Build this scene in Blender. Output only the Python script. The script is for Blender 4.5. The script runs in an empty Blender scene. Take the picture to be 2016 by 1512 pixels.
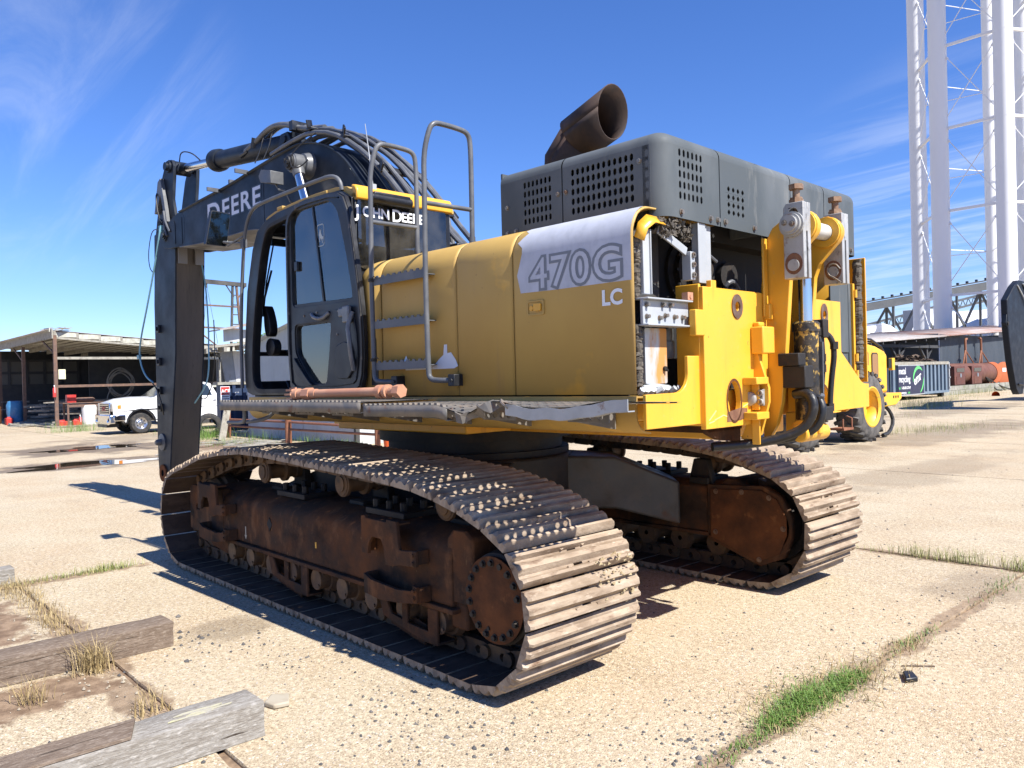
import bpy, bmesh, math, random
from mathutils import Vector, Matrix, noise
from mathutils.geometry import tessellate_polygon
random.seed(7)
R = math.radians
SC = bpy.context.scene
COL = SC.collection

# ------------------------------------------------------------------ camera
cam_d = bpy.data.cameras.new('camera')
cam_d.sensor_width = 36.0
cam_d.lens = 27.942
cam_d.clip_start = 0.05
cam_d.clip_end = 4000
cam = bpy.data.objects.new('camera', cam_d)
COL.objects.link(cam)
_rt = Vector((-0.674975, -0.737383, -0.025981)); _up = Vector((-0.01219, -0.024063, 0.999636)); _fw = Vector((0.73774, -0.675046, -0.007253))
cam.matrix_world = Matrix(((_rt.x, _up.x, -_fw.x, -5.67398), (_rt.y, _up.y, -_fw.y, 4.71749), (_rt.z, _up.z, -_fw.z, 1.76774), (0, 0, 0, 1)))
SC.camera = cam

# ------------------------------------------------------------------ sky and sun
SUN_TO = Vector((-0.86, -0.075, 1.0)).normalized()
world = bpy.data.worlds.new('World')
SC.world = world
world.use_nodes = True
wn = world.node_tree; wn.nodes.clear()
def wnode(t, **k):
    n = wn.nodes.new(t)
    for a, b in k.items(): setattr(n, a, b)
    return n
w_out = wnode('ShaderNodeOutputWorld'); w_bg = wnode('ShaderNodeBackground')
w_sky = wnode('ShaderNodeTexSky', sky_type='NISHITA', sun_disc=False)
w_sky.sun_elevation = math.asin(SUN_TO.z)
w_sky.sun_rotation = math.atan2(SUN_TO.x, SUN_TO.y)
w_sky.altitude = 0; w_sky.air_density = 1.0; w_sky.dust_density = 0.0; w_sky.ozone_density = 1.0
w_hs = wnode('ShaderNodeHueSaturation'); w_hs.inputs['Saturation'].default_value = 1.08
w_hs.inputs['Value'].default_value = 1.0
w_bg.inputs['Strength'].default_value = 0.064
wl = wn.links
w_wb = wnode('ShaderNodeMix', data_type='RGBA', blend_type='MULTIPLY'); w_wb.inputs[0].default_value = 1.0     # the camera's white balance
w_wb.inputs[7].default_value = (0.80, 0.975, 1.50, 1)
wl.new(w_sky.outputs[0], w_wb.inputs[6]); wl.new(w_wb.outputs[2], w_hs.inputs['Color'])
# thin high cloud: noise on the plane of the cloud layer (direction / height)
w_tc = wnode('ShaderNodeTexCoord'); w_sep = wnode('ShaderNodeSeparateXYZ')
wl.new(w_tc.outputs['Generated'], w_sep.inputs[0])
def wm(op, a, b=None, clamp=False):
    n = wnode('ShaderNodeMath', operation=op); n.use_clamp = clamp
    for i, x in enumerate((a, b)):
        if x is None: continue
        if isinstance(x, (int, float)): n.inputs[i].default_value = x
        else: wl.new(x, n.inputs[i])
    return n.outputs[0]
zz = wm('ADD', wm('MAXIMUM', w_sep.outputs[2], 0.0), 0.12)
cx_ = wm('DIVIDE', w_sep.outputs[0], zz); cy_ = wm('DIVIDE', w_sep.outputs[1], zz)
w_cmb = wnode('ShaderNodeCombineXYZ'); wl.new(cx_, w_cmb.inputs[0]); wl.new(cy_, w_cmb.inputs[1])
def wnoise(scale, rot, stretch, detail, dist, off):
    mp = wnode('ShaderNodeMapping'); mp.inputs['Rotation'].default_value = (0, 0, R(rot)); mp.inputs['Scale'].default_value = stretch
    mp.inputs['Location'].default_value = off
    wl.new(w_cmb.outputs[0], mp.inputs[0])
    n = wnode('ShaderNodeTexNoise'); n.inputs['Scale'].default_value = scale; n.inputs['Detail'].default_value = detail
    n.inputs['Distortion'].default_value = dist; n.inputs['Roughness'].default_value = 0.62
    wl.new(mp.outputs[0], n.inputs[0]); return n.outputs[0]
def wramp(x, lo, hi):
    n = wnode('ShaderNodeMapRange'); n.interpolation_type = 'SMOOTHSTEP'
    n.inputs[1].default_value = lo; n.inputs[2].default_value = hi; wl.new(x, n.inputs[0]); return n.outputs[0]
cov = wramp(wnoise(0.42, 20, (1, 1, 1), 2, 0.3, (3.1, 0.4, 0)), 0.60, 0.82)
def lobe(d, c0, c1):                       # two banks of thin cloud
    n = wnode('ShaderNodeVectorMath', operation='DOT_PRODUCT'); wl.new(w_tc.outputs['Generated'], n.inputs[0]); n.inputs[1].default_value = Vector(d).normalized()[:]
    return wramp(n.outputs['Value'], math.cos(R(c0)), math.cos(R(c1)))
wisp = wramp(wnoise(1.5, 66, (0.42, 2.8, 1), 8, 0.9, (0, 0.7, 0)), 0.40, 0.80)
rip = wramp(wnoise(3.0, 48, (0.45, 2.4, 1), 6, 0.6, (1.3, 0, 0)), 0.36, 0.74)
b1 = wm('MULTIPLY', lobe((0.92, -0.20, 0.31), 13, 2), wm('MULTIPLY', wisp, 0.22))
b2 = wm('MULTIPLY', lobe((0.28, -0.95, 0.11), 15, 3), wm('MULTIPLY', rip, 0.30))
cl = wm('ADD', wm('ADD', b1, b2), wm('MULTIPLY', wm('MULTIPLY', cov, wisp), 0.12))
w_mix = wnode('ShaderNodeMix', data_type='RGBA')
wl.new(wm('MINIMUM', cl, 0.62), w_mix.inputs[0]); wl.new(w_hs.outputs[0], w_mix.inputs[6]); w_mix.inputs[7].default_value = (9.2, 9.6, 10.2, 1)
wl.new(w_mix.outputs[2], w_bg.inputs['Color']); wl.new(w_bg.outputs[0], w_out.inputs['Surface'])

sun_d = bpy.data.lights.new('sun', 'SUN'); sun_d.energy = 5.0; sun_d.angle = R(0.53); sun_d.color = (1.0, 0.955, 0.88)
sun = bpy.data.objects.new('sun', sun_d); COL.objects.link(sun)
sun.rotation_euler = (-SUN_TO).to_track_quat('-Z', 'Y').to_euler(); sun.location = (0, 0, 30)

vs = SC.view_settings
vs.view_transform = 'Standard'; vs.look = 'None'; vs.exposure = 0.98; vs.gamma = 1.0; vs.use_curve_mapping = False
SC.cycles.use_denoising = True
SC.cycles.max_bounces = 8; SC.cycles.transparent_max_bounces = 16
SC.cycles.caustics_reflective = False; SC.cycles.caustics_refractive = False

# ------------------------------------------------------------------ helpers
TH = 0.0357                                   # the upperstructure is swung by two degrees
ROT = Matrix.Rotation(TH, 4, 'Z')

SPLIT = {'hinge','valve_block','trim_pocket','handle_pocket','inner_wall','shed_wall','wear_pad','door_handle','rafter','lattice_bar','pedal','inner_sheet','cap_bolt','cover_bolt_small','rail_web','cable_joint','bay_post','end_wall','door_seam','sign_edge','pin_boss','hose_line','ear_rib','weld_strap','hose_fitting','engine_line','bay_back','wheel_nut','rim_opening','drain_plug','saddle','valve_port','windscreen_bar','pull_handle'}
class MB:
    """collects shapes; build() links them as one mesh object"""
    def __init__(s): s.v = []; s.f = []; s.m = []; s.mi = 0
    def add(s, vs, fs):
        b = len(s.v); s.v += [tuple(v) for v in vs]
        s.f += [tuple(i + b for i in f) for f in fs]; s.m += [s.mi] * len(fs); return s
    def box(s, x0, x1, y0, y1, z0, z1):
        x0, x1 = min(x0, x1), max(x0, x1); y0, y1 = min(y0, y1), max(y0, y1); z0, z1 = min(z0, z1), max(z0, z1)
        return s.add([(x0,y0,z0),(x1,y0,z0),(x1,y1,z0),(x0,y1,z0),(x0,y0,z1),(x1,y0,z1),(x1,y1,z1),(x0,y1,z1)],
                     [(0,3,2,1),(4,5,6,7),(0,1,5,4),(1,2,6,5),(2,3,7,6),(3,0,4,7)])
    def bar(s, p0, p1, w, h, up=(0,0,1)):
        p0 = Vector(p0); p1 = Vector(p1); d = (p1 - p0).normalized(); u = Vector(up)
        if abs(d.dot(u)) > 0.98: u = Vector((1,0,0))
        a = d.cross(u).normalized() * (w/2); b = a.cross(d).normalized() * (h/2)
        vs = [p + sa*a + sb*b for p in (p0, p1) for sa, sb in ((-1,-1),(1,-1),(1,1),(-1,1))]
        return s.add(vs, [(3,2,1,0),(4,5,6,7),(0,1,5,4),(1,2,6,5),(2,3,7,6),(3,0,4,7)])
    def plate(s, outer, axis, a, b, holes=()):
        """polygon (with holes) in the plane across axis, extruded from a to b"""
        loops = [list(outer)] + [list(h) for h in holes]
        def p3(q, c): return {'x': (c, q[0], q[1]), 'y': (q[0], c, q[1]), 'z': (q[0], q[1], c)}[axis]
        flat = [q for l in loops for q in l]; n = len(flat)
        if len(loops) == 1 and len(outer) <= 4: tris = [tuple(range(n))]
        else: tris = tessellate_polygon([[Vector((q[0], q[1], 0)) for q in l] for l in loops])
        vs = [p3(q, a) for q in flat] + [p3(q, b) for q in flat]
        fs = [tuple(t) for t in tris] + [tuple(i + n for i in reversed(t)) for t in tris]
        k = 0
        for l in loops:
            m = len(l)
            for i in range(m): fs.append((k+i, k+(i+1) % m, n+k+(i+1) % m, n+k+i))
            k += m
        return s.add(vs, fs)
    def cyl(s, p0, p1, r0, r1=None, n=16, cap=True):
        r1 = r0 if r1 is None else r1; p0 = Vector(p0); p1 = Vector(p1); d = (p1 - p0).normalized()
        u = d.orthogonal().normalized(); w = d.cross(u); vs = []
        for p, r in ((p0, r0), (p1, r1)):
            vs += [p + r*(math.cos(2*math.pi*i/n)*u + math.sin(2*math.pi*i/n)*w) for i in range(n)]
        fs = [(i, (i+1) % n, n+(i+1) % n, n+i) for i in range(n)]
        if cap: fs += [tuple(reversed(range(n))), tuple(range(n, 2*n))]
        return s.add(vs, fs)
    def lathe(s, p0, d, prof, n=24):
        """prof: (distance along d, radius) pairs"""
        p0 = Vector(p0); d = Vector(d).normalized(); u = d.orthogonal().normalized(); w = d.cross(u); vs = []; fs = []
        for t, r in prof:
            vs += [p0 + d*t + r*(math.cos(2*math.pi*i/n)*u + math.sin(2*math.pi*i/n)*w) for i in range(n)]
        for k in range(len(prof)-1):
            for i in range(n): fs.append((k*n+i, k*n+(i+1) % n, (k+1)*n+(i+1) % n, (k+1)*n+i))
        return s.add(vs, fs)
    def tube(s, path, r, n=8, sm=0, cap=True):
        P = [Vector(p) for p in path]
        for _ in range(sm):                       # corner cutting rounds the bends
            Q = [P[0]]
            for a, b in zip(P, P[1:]): Q += [a.lerp(b, .25), a.lerp(b, .75)]
            P = Q + [P[-1]]
        T = []
        for i in range(len(P)):
            T.append((P[min(i+1, len(P)-1)] - P[max(i-1, 0)]).normalized())
        u = T[0].orthogonal().normalized(); vs = []; fs = []
        for i, p in enumerate(P):
            u = (u - T[i]*u.dot(T[i])).normalized(); w = T[i].cross(u)
            rr = r[i] if isinstance(r, (list, tuple)) else r
            vs += [p + rr*(math.cos(2*math.pi*k/n)*u + math.sin(2*math.pi*k/n)*w) for k in range(n)]
        for i in range(len(P)-1):
            for k in range(n): fs.append((i*n+k, i*n+(k+1) % n, (i+1)*n+(k+1) % n, (i+1)*n+k))
        if cap: fs += [tuple(reversed(range(n))), tuple(range((len(P)-1)*n, len(P)*n))]
        return s.add(vs, fs)
    def sheet(s, rows, thick=0.0, nrm=None):
        """grid of points: rows[i][j]"""
        nr = len(rows); nc = len(rows[0]); vs = [p for r in rows for p in r]
        fs = [(i*nc+j, i*nc+j+1, (i+1)*nc+j+1, (i+1)*nc+j) for i in range(nr-1) for j in range(nc-1)]
        return s.add(vs, fs)
    def hexbolt(s, p, d, r=.015, h=.012, washer=True):
        p = Vector(p); d = Vector(d).normalized()
        if washer: s.cyl(p, p + d*.004, r*1.45, n=10)
        s.cyl(p + d*.003, p + d*(h+.003), r, n=6); return s
    def mesh(s, name, mats, smooth=True, angle=38, up=False):
        me = bpy.data.meshes.new(name)
        me.from_pydata([ROT @ Vector(v) for v in s.v] if up else s.v, [], s.f)
        for m in (mats if isinstance(mats, (list, tuple)) else [mats]): me.materials.append(m)
        if any(s.m): me.polygons.foreach_set('material_index', s.m)
        bm = bmesh.new(); bm.from_mesh(me); bmesh.ops.recalc_face_normals(bm, faces=bm.faces); bm.to_mesh(me); bm.free()
        if smooth:
            me.polygons.foreach_set('use_smooth', [True]*len(me.polygons)); me.set_sharp_from_angle(angle=R(angle))
        me.update(); return me
    def islands(s):
        par = list(range(len(s.v)))
        def find(a):
            while par[a] != a: par[a] = par[par[a]]; a = par[a]
            return a
        for f in s.f:
            for i in f[1:]: par[find(i)] = find(f[0])
        out = {}
        for f, m in zip(s.f, s.m): out.setdefault(find(f[0]), []).append((f, m))
        for fs in out.values():
            ids = sorted({i for f, _ in fs for i in f}); mp = {i: k for k, i in enumerate(ids)}; q = MB()
            q.v = [s.v[i] for i in ids]; q.f = [tuple(mp[i] for i in f) for f, _ in fs]; q.m = [m for _, m in fs]; yield q
    def build(s, name, mats, parent=None, up=False, bevel=0, seg=2, smooth=True, angle=38, solid=0):
        if name in SPLIT:                     # each separate piece becomes an object of its own
            o = None
            for q in s.islands(): o = q.build1(name, mats, parent, up, bevel, seg, smooth, angle, solid)
            return o
        return s.build1(name, mats, parent, up, bevel, seg, smooth, angle, solid)
    def build1(s, name, mats, parent=None, up=False, bevel=0, seg=2, smooth=True, angle=38, solid=0):
        o = bpy.data.objects.new(name, s.mesh(name, mats, smooth, angle, up)); COL.objects.link(o); o.parent = parent
        if solid:
            md = o.modifiers.new('solid', 'SOLIDIFY'); md.thickness = solid; md.offset = 0
        if bevel:
            md = o.modifiers.new('bevel', 'BEVEL'); md.width = bevel; md.segments = seg; md.limit_method = 'ANGLE'; md.angle_limit = R(40); md.use_clamp_overlap = True
        return o

def tag(o, label=None, cat=None, group=None, kind=None):
    if label: o['label'] = label
    if cat: o['category'] = cat
    if group: o['group'] = group
    if kind: o['kind'] = kind
    return o
def empty(name, loc=(0,0,0), rz=0, parent=None):
    o = bpy.data.objects.new(name, None); COL.objects.link(o); o.location = loc; o.rotation_euler = (0, 0, rz); o.empty_display_size = .2; o.parent = parent; return o
def inst(name, me, parent, mat=None):
    o = bpy.data.objects.new(name, me); COL.objects.link(o); o.parent = parent
    if mat is not None: o.matrix_local = mat
    return o
def ngon(cx, cz, rx, rz=None, n=16, ph=0):
    rz = rx if rz is None else rz
    return [(cx + rx*math.cos(ph+2*math.pi*i/n), cz + rz*math.sin(ph+2*math.pi*i/n)) for i in range(n)]
def slot(cx, cz, w, h, c=.35):
    c = c*min(w, h); a, b = w/2, h/2
    return [(cx-a+c,cz-b),(cx+a-c,cz-b),(cx+a,cz-b+c),(cx+a,cz+b-c),(cx+a-c,cz+b),(cx-a+c,cz+b),(cx-a,cz+b-c),(cx-a,cz-b+c)]
def rrect(x0, x1, z0, z1, r, n=4):
    P = []
    for cx, cz, a in ((x1-r, z1-r, 0), (x0+r, z1-r, 90), (x0+r, z0+r, 180), (x1-r, z0+r, 270)):
        P += [(cx + r*math.cos(R(a+90*i/n)), cz + r*math.sin(R(a+90*i/n))) for i in range(n+1)]
    return P
def smooth_poly(P, k=2, closed=True):
    P = [Vector(p) for p in P]
    for _ in range(k):
        Q = []
        n = len(P)
        for i in range(n if closed else n-1):
            a, b = P[i], P[(i+1) % n]; Q += [a.lerp(b, .25), a.lerp(b, .75)]
        P = Q if closed else [P[0]] + Q + [P[-1]]
    return [tuple(p) for p in P]
def rpoly(P, r, n=4):
    """polygon with filleted corners"""
    P = [Vector(p) for p in P]; O = []
    for i in range(len(P)):
        a, b, c = P[i-1], P[i], P[(i+1) % len(P)]; u = (a-b); v = (c-b); k = min(r, u.length*.45, v.length*.45); p, q = b + u.normalized()*k, b + v.normalized()*k
        for j in range(n+1):
            t = j/n; O.append(tuple(p*(1-t)**2 + b*2*t*(1-t) + q*t*t))
    return O
def text_mesh(s, size, bold=0.0, shear=0.0, ext=0.0, space=1.0, align='LEFT'):
    cu = bpy.data.curves.new('t', 'FONT'); cu.body = s; cu.size = size; cu.offset = bold; cu.shear = shear; cu.extrude = ext; cu.space_character = space; cu.align_x = align
    cu.resolution_u = 4
    ob = bpy.data.objects.new('t', cu); COL.objects.link(ob)
    me = bpy.data.meshes.new_from_object(ob)
    bpy.data.objects.remove(ob); bpy.data.curves.remove(cu)
    return me
def lettering(name, parts, mat, parent, o, ex, ey, up=False, xs=1.0):
    """parts: (string, size, x, y, kw). Letters lie in the plane through o spanned by ex, ey"""
    ex = Vector(ex).normalized(); ey = Vector(ey).normalized(); ez = ex.cross(ey); o = Vector(o); mb = MB()
    for st, size, x, y, kw in parts:
        me = text_mesh(st, size, **kw)
        vs = [o + ex*((v.co.x*xs)+x) + ey*(v.co.y+y) + ez*v.co.z for v in me.vertices]
        mb.add(vs, [tuple(p.vertices) for p in me.polygons]); bpy.data.meshes.remove(me)
    me = bpy.data.meshes.new(name); me.from_pydata([ROT @ Vector(v) for v in mb.v] if up else mb.v, [], mb.f); me.materials.append(mat)
    ob = bpy.data.objects.new(name, me); COL.objects.link(ob); ob.parent = parent; return ob
# ------------------------------------------------------------------ materials
MATS = {}
def M(name, col, rough=.5, metal=0.0, layers=(), bump=None, spec=.5, rvar=.12, coat=0.0, rnd=0.0, emit=None):
    """layers: (colour, scale, lo, hi, stretch, detail[, rough]) mixed over the base by noise"""
    if name in MATS: return MATS[name]
    m = bpy.data.materials.new(name); m.use_nodes = True; nt = m.node_tree; N = nt.nodes; L = nt.links
    bs = N['Principled BSDF']; bs.inputs['Metallic'].default_value = metal; bs.inputs['Specular IOR Level'].default_value = spec
    bs.inputs['Coat Weight'].default_value = coat; bs.inputs['Coat Roughness'].default_value = .15
    tc = N.new('ShaderNodeTexCoord'); src = tc.outputs['Object']
    oi = None
    if rnd:
        oi = N.new('ShaderNodeObjectInfo'); ad = N.new('ShaderNodeVectorMath'); ad.operation = 'MULTIPLY_ADD'
        cb = N.new('ShaderNodeCombineXYZ')
        for i in range(3): L.new(oi.outputs['Random'], cb.inputs[i])
        ad.inputs[1].default_value = (37, 53, 71); L.new(cb.outputs[0], ad.inputs[0]); L.new(src, ad.inputs[2]); src = ad.outputs[0]
    def nz(scale, stretch=(1,1,1), det=4, dist=0.0):
        mp = N.new('ShaderNodeMapping'); mp.inputs['Scale'].default_value = stretch; L.new(src, mp.inputs[0])
        n = N.new('ShaderNodeTexNoise'); n.inputs['Scale'].default_value = scale; n.inputs['Detail'].default_value = det; n.inputs['Roughness'].default_value = .62
        n.inputs['Distortion'].default_value = dist
        L.new(mp.outputs[0], n.inputs[0]); return n.outputs[0]
    def mr(x, lo, hi, a=0.0, b=1.0):
        n = N.new('ShaderNodeMapRange'); n.inputs[1].default_value = lo; n.inputs[2].default_value = hi; n.inputs[3].default_value = a; n.inputs[4].default_value = b
        L.new(x, n.inputs[0]); return n.outputs[0]
    c = N.new('ShaderNodeRGB'); c.outputs[0].default_value = (*col, 1); cur = c.outputs[0]
    if rnd:
        hs = N.new('ShaderNodeHueSaturation'); L.new(cur, hs.inputs['Color']); L.new(mr(oi.outputs['Random'], 0, 1, 1-rnd, 1+rnd), hs.inputs['Value']); cur = hs.outputs[0]
    rg = None
    if rvar:
        rg = mr(nz(3.0, det=5), .3, .7, max(0, rough-rvar), min(1, rough+rvar))
    for ly in layers:
        lc, sc, lo, hi, st, det = ly[:6]
        fac = mr(nz(sc, st, det), lo, hi)
        mx = N.new('ShaderNodeMix'); mx.data_type = 'RGBA'; L.new(fac, mx.inputs[0]); L.new(cur, mx.inputs[6]); mx.inputs[7].default_value = (*lc, 1); cur = mx.outputs[2]
        if len(ly) > 6 and rg is not None:
            fm = N.new('ShaderNodeMix'); L.new(fac, fm.inputs[0]); L.new(rg, fm.inputs[2]); fm.inputs[3].default_value = ly[6]; rg = fm.outputs[0]
    L.new(cur, bs.inputs['Base Color'])
    if rg is not None: L.new(rg, bs.inputs['Roughness'])
    else: bs.inputs['Roughness'].default_value = rough
    if bump:
        sc, strength = bump[:2]; st = bump[2] if len(bump) > 2 else (1,1,1)
        b = N.new('ShaderNodeBump'); b.inputs['Strength'].default_value = strength; b.inputs['Distance'].default_value = .01
        L.new(nz(sc, st, 6), b.inputs['Height']); L.new(b.outputs[0], bs.inputs['Normal'])
    if emit: bs.inputs['Emission Color'].default_value = (*emit[0], 1); bs.inputs['Emission Strength'].default_value = emit[1]
    MATS[name] = m; return m
def glass(name, tint, refl=.9, rough=.02, dirt=.1, ior=1.5):
    m = bpy.data.materials.new(name); m.use_nodes = True; nt = m.node_tree; N = nt.nodes; L = nt.links; N.clear()
    out = N.new('ShaderNodeOutputMaterial'); tr = N.new('ShaderNodeBsdfTransparent'); tr.inputs[0].default_value = (*tint, 1)
    gl = N.new('ShaderNodeBsdfGlossy'); gl.inputs['Roughness'].default_value = rough; gl.inputs[0].default_value = (refl, refl, refl, 1)
    fr = N.new('ShaderNodeFresnel'); fr.inputs[0].default_value = ior
    df = N.new('ShaderNodeBsdfDiffuse'); df.inputs[0].default_value = (.55, .52, .46, 1)
    mx = N.new('ShaderNodeMixShader'); L.new(fr.outputs[0], mx.inputs[0]); L.new(tr.outputs[0], mx.inputs[1]); L.new(gl.outputs[0], mx.inputs[2])
    tc = N.new('ShaderNodeTexCoord'); nz = N.new('ShaderNodeTexNoise'); nz.inputs['Scale'].default_value = 5; nz.inputs['Detail'].default_value = 8; L.new(tc.outputs['Object'], nz.inputs[0])
    mr = N.new('ShaderNodeMapRange'); mr.inputs[1].default_value = .35; mr.inputs[2].default_value = .8; mr.inputs[4].default_value = dirt; L.new(nz.outputs[0], mr.inputs[0])
    m2 = N.new('ShaderNodeMixShader'); L.new(mr.outputs[0], m2.inputs[0]); L.new(mx.outputs[0], m2.inputs[1]); L.new(df.outputs[0], m2.inputs[2])
    L.new(m2.outputs[0], out.inputs[0]); MATS[name] = m; return m
S1 = (1,1,1)
RUST = (.16,.062,.026); RUSTD = (.055,.028,.017); DUST = (.36,.27,.19)
M('yellow', (.74,.385,.032), .42, layers=[((.66,.335,.03),1.3,.4,.75,S1,4), ((.46,.23,.03),7,.58,.80,(1,1,.12),6), ((.60,.36,.08),22,.60,.75,S1,5), (RUST,13,.685,.73,S1,6,.85), ((.12,.07,.04),40,.72,.75,S1,4,.9)], bump=(60,.04), coat=.08)
M('faded_yellow', (.475,.31,.088), .55, layers=[((.41,.262,.078),.9,.38,.68,(1,1,.6),5), ((.62,.36,.07),2.2,.63,.72,S1,4), ((.36,.235,.10),5,.56,.78,(1,1,.10),6), ((.20,.12,.06),34,.70,.76,S1,5,.8), ((.10,.07,.05),75,.735,.76,S1,3)], bump=(90,.03), rvar=.1, spec=.35)
M('cover_grey', (.080,.092,.100), .55, layers=[((.15,.163,.172),1.2,.42,.74,(1,1,.5),5), ((.20,.20,.19),7,.60,.80,(1,1,.25),6), ((.05,.045,.04),30,.73,.78,S1,4)], bump=(70,.04), rvar=.1, spec=.10)
M('boom_paint', (.008,.012,.020), .45, layers=[((.032,.04,.055),2,.4,.7,S1,4), ((.12,.11,.10),14,.70,.80,S1,6,.8)], bump=(50,.02), rvar=.08, coat=.0, spec=.18)
M('stick_paint', (.040,.036,.035), .45, layers=[((.085,.07,.06),3,.38,.72,(1,1,.12),6,.6), ((.025,.022,.022),40,.58,.72,(1,1,.05),5)], bump=(80,.05))
M('black_plastic', (.009,.010,.013), .42, layers=[((.035,.037,.042),5,.5,.75,S1,5,.6)], bump=(150,.04))
M('rubber', (.014,.014,.015), .62, layers=[((.06,.053,.045),8,.5,.8,S1,5,.85)], bump=(40,.08))
M('hose', (.011,.011,.012), .42, layers=[((.05,.045,.04),20,.55,.8,S1,4,.7)], bump=(90,.15))
M('pipe_grey', (.085,.09,.10), .42, layers=[((.16,.165,.17),5,.45,.8,S1,5,.6), ((.11,.07,.05),25,.72,.78,S1,4,.8)], bump=(60,.04))
M('steel_grey', (.30,.32,.34), .45, layers=[((.40,.42,.44),2,.4,.7,S1,4), ((.42,.22,.08),6,.66,.76,(1,1,.35),5,.8), ((.2,.16,.12),22,.68,.78,S1,4)], bump=(50,.05))
M('box_rusty', (.40,.42,.44), .5, layers=[((.46,.22,.06),7,.46,.58,(1,1,.28),6,.85), ((.30,.11,.03),12,.62,.72,(1,1,.3),5,.9)], bump=(60,.06))
M('rust', RUST, .9, layers=[(RUSTD,3.5,.36,.66,S1,6), ((.27,.115,.045),9,.60,.78,S1,6), ((.03,.022,.018),2.1,.62,.74,S1,5)], bump=(38,.35), spec=.12)
M('frame_rust', (.125,.052,.023), .88, layers=[((.05,.033,.024),2.6,.36,.60,S1,6), ((.20,.095,.045),7,.55,.75,(1,1,.5),6), ((.02,.016,.014),1.6,.52,.66,(1,1,1.5),5), ((.28,.17,.08),55,.68,.76,(1,1,.2),4)], bump=(45,.35), spec=.12)
M('shoe', (.19,.140,.098), .82, metal=.0, layers=[((.36,.285,.21),5,.34,.60,(2.5,.6,1),6,.66), ((.10,.052,.03),9,.58,.74,(2,.5,1),6,.9), ((.46,.38,.30),22,.58,.76,(2,.7,1),5)], bump=(55,.45), rnd=.14, spec=.15)
M('shoe_inner', (.062,.040,.029), .8, layers=[((.10,.066,.046),6,.4,.68,(2,.6,1),6), ((.03,.022,.018),9,.55,.72,S1,5)], bump=(45,.3), rnd=.14, spec=.2)
M('link', (.085,.05,.03), .7, layers=[((.17,.09,.035),8,.42,.68,S1,5), ((.022,.017,.013),5,.55,.70,S1,5)], bump=(50,.3), rnd=.2)
M('grease_shade', (.012,.010,.009), .7, layers=[((.04,.028,.018),6,.5,.75,S1,5)], bump=(25,.4))  # near-black grease; the underside's shade is put into this colour too
M('galv', (.30,.315,.33), .42, metal=.35, layers=[((.42,.43,.45),4,.4,.7,S1,5), ((.22,.12,.07),9,.64,.74,S1,5,.85)], bump=(70,.08))
M('deck_steel', (.105,.10,.095), .6, layers=[((.20,.17,.14),7,.42,.7,S1,6), ((.14,.065,.035),11,.58,.72,S1,5,.9)], bump=(60,.15))
M('chrome', (.62,.63,.65), .16, metal=1.0, layers=[((.42,.42,.43),10,.6,.8,(1,1,.2),4)], rvar=.07)
M('white_vinyl', (.66,.68,.73), .45, layers=[((.56,.58,.63),3,.4,.7,S1,4)], rvar=.06)
M('decal_white', (.50,.52,.58), .55, layers=[((.44,.46,.52),2,.4,.7,S1,4), ((.40,.42,.47),9,.45,.65,(1,1,.7),6)], rvar=.06)
M('decal_grey', (.17,.185,.21), .5, rvar=.05)
M('letter_white', (.78,.80,.82), .4, rvar=.05)
M('letter_lilac', (.50,.54,.66), .45, rvar=.05)
M('foam', (.095,.080,.062), .95, layers=[((.16,.145,.125),9,.45,.7,S1,6), ((.025,.022,.02),18,.5,.68,S1,5)], bump=(22,1.0))
M('exhaust_rust', (.030,.017,.013), .75, layers=[((.055,.030,.021),4,.42,.70,S1,5), ((.018,.012,.011),7,.5,.72,(1,1,.4),5)], bump=(55,.12), rvar=.1)
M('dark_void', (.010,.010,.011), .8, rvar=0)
M('seat_cloth', (.05,.048,.045), .9, layers=[((.085,.08,.075),12,.4,.7,S1,4)], bump=(200,.2))
M('bolt', (.26,.235,.20), .42, metal=.7, layers=[((.20,.10,.05),40,.5,.7,S1,3,.8)])
M('bolt_rust', (.20,.12,.075), .6, metal=.3, layers=[((.28,.20,.14),40,.5,.7,S1,3,.8)])
M('grease_yellow', (.035,.026,.016), .42, layers=[((.50,.31,.06),26,.53,.60,(1,1,.8),4,.5), ((.01,.009,.008),14,.48,.62,S1,5,.35)], bump=(30,.6))
M('copper_paint', (.42,.20,.12), .6, layers=[((.50,.27,.17),6,.4,.7,S1,5), ((.25,.12,.07),12,.6,.75,S1,5)], bump=(60,.1))
M('mirror', (.07,.08,.075), .10, metal=1.0, layers=[((.012,.014,.012),9,.45,.56,S1,6,.4), ((.25,.27,.24),14,.66,.72,S1,4)], rvar=0.03)
glass('cab_glass', (.82,.92,.91), .9, .0, .02)
glass('door_glass', (.70,.86,.86), 1.0, .0, .07, 2.0)
glass('clear_glass', (.90,.95,.95), .9, .01, .03)
m_ = MATS
# ------------------------------------------------------------------ the excavator: undercarriage
EX = empty('excavator')
tag(EX, 'large yellow and charcoal tracked excavator with its counterweight removed, in the middle of the yard', 'excavator')
YC = (1.482, -1.482); SW = .90
# loop of the shoe plates (x, z), walked rearward along the top
ctl = []
def arc(cx, cz, r, a0, a1, n):
    return [(cx + r*math.cos(R(a0+(a1-a0)*i/n)), cz + r*math.sin(R(a0+(a1-a0)*i/n))) for i in range(n+1)]
loop = [(-1.6,.052),(0,.052),(1.6,.052)] + arc(2.245,.505,.453,-90,62,14) + [(2.05,1.00),(1.7,1.10),(1.2,1.17),(.75,1.205),(.3,1.20),(-.35,1.172),(-1.05,1.15),(-1.65,1.115),(-2.05,1.05)] + arc(-2.245,.505,.453,108,270,16)
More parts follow.
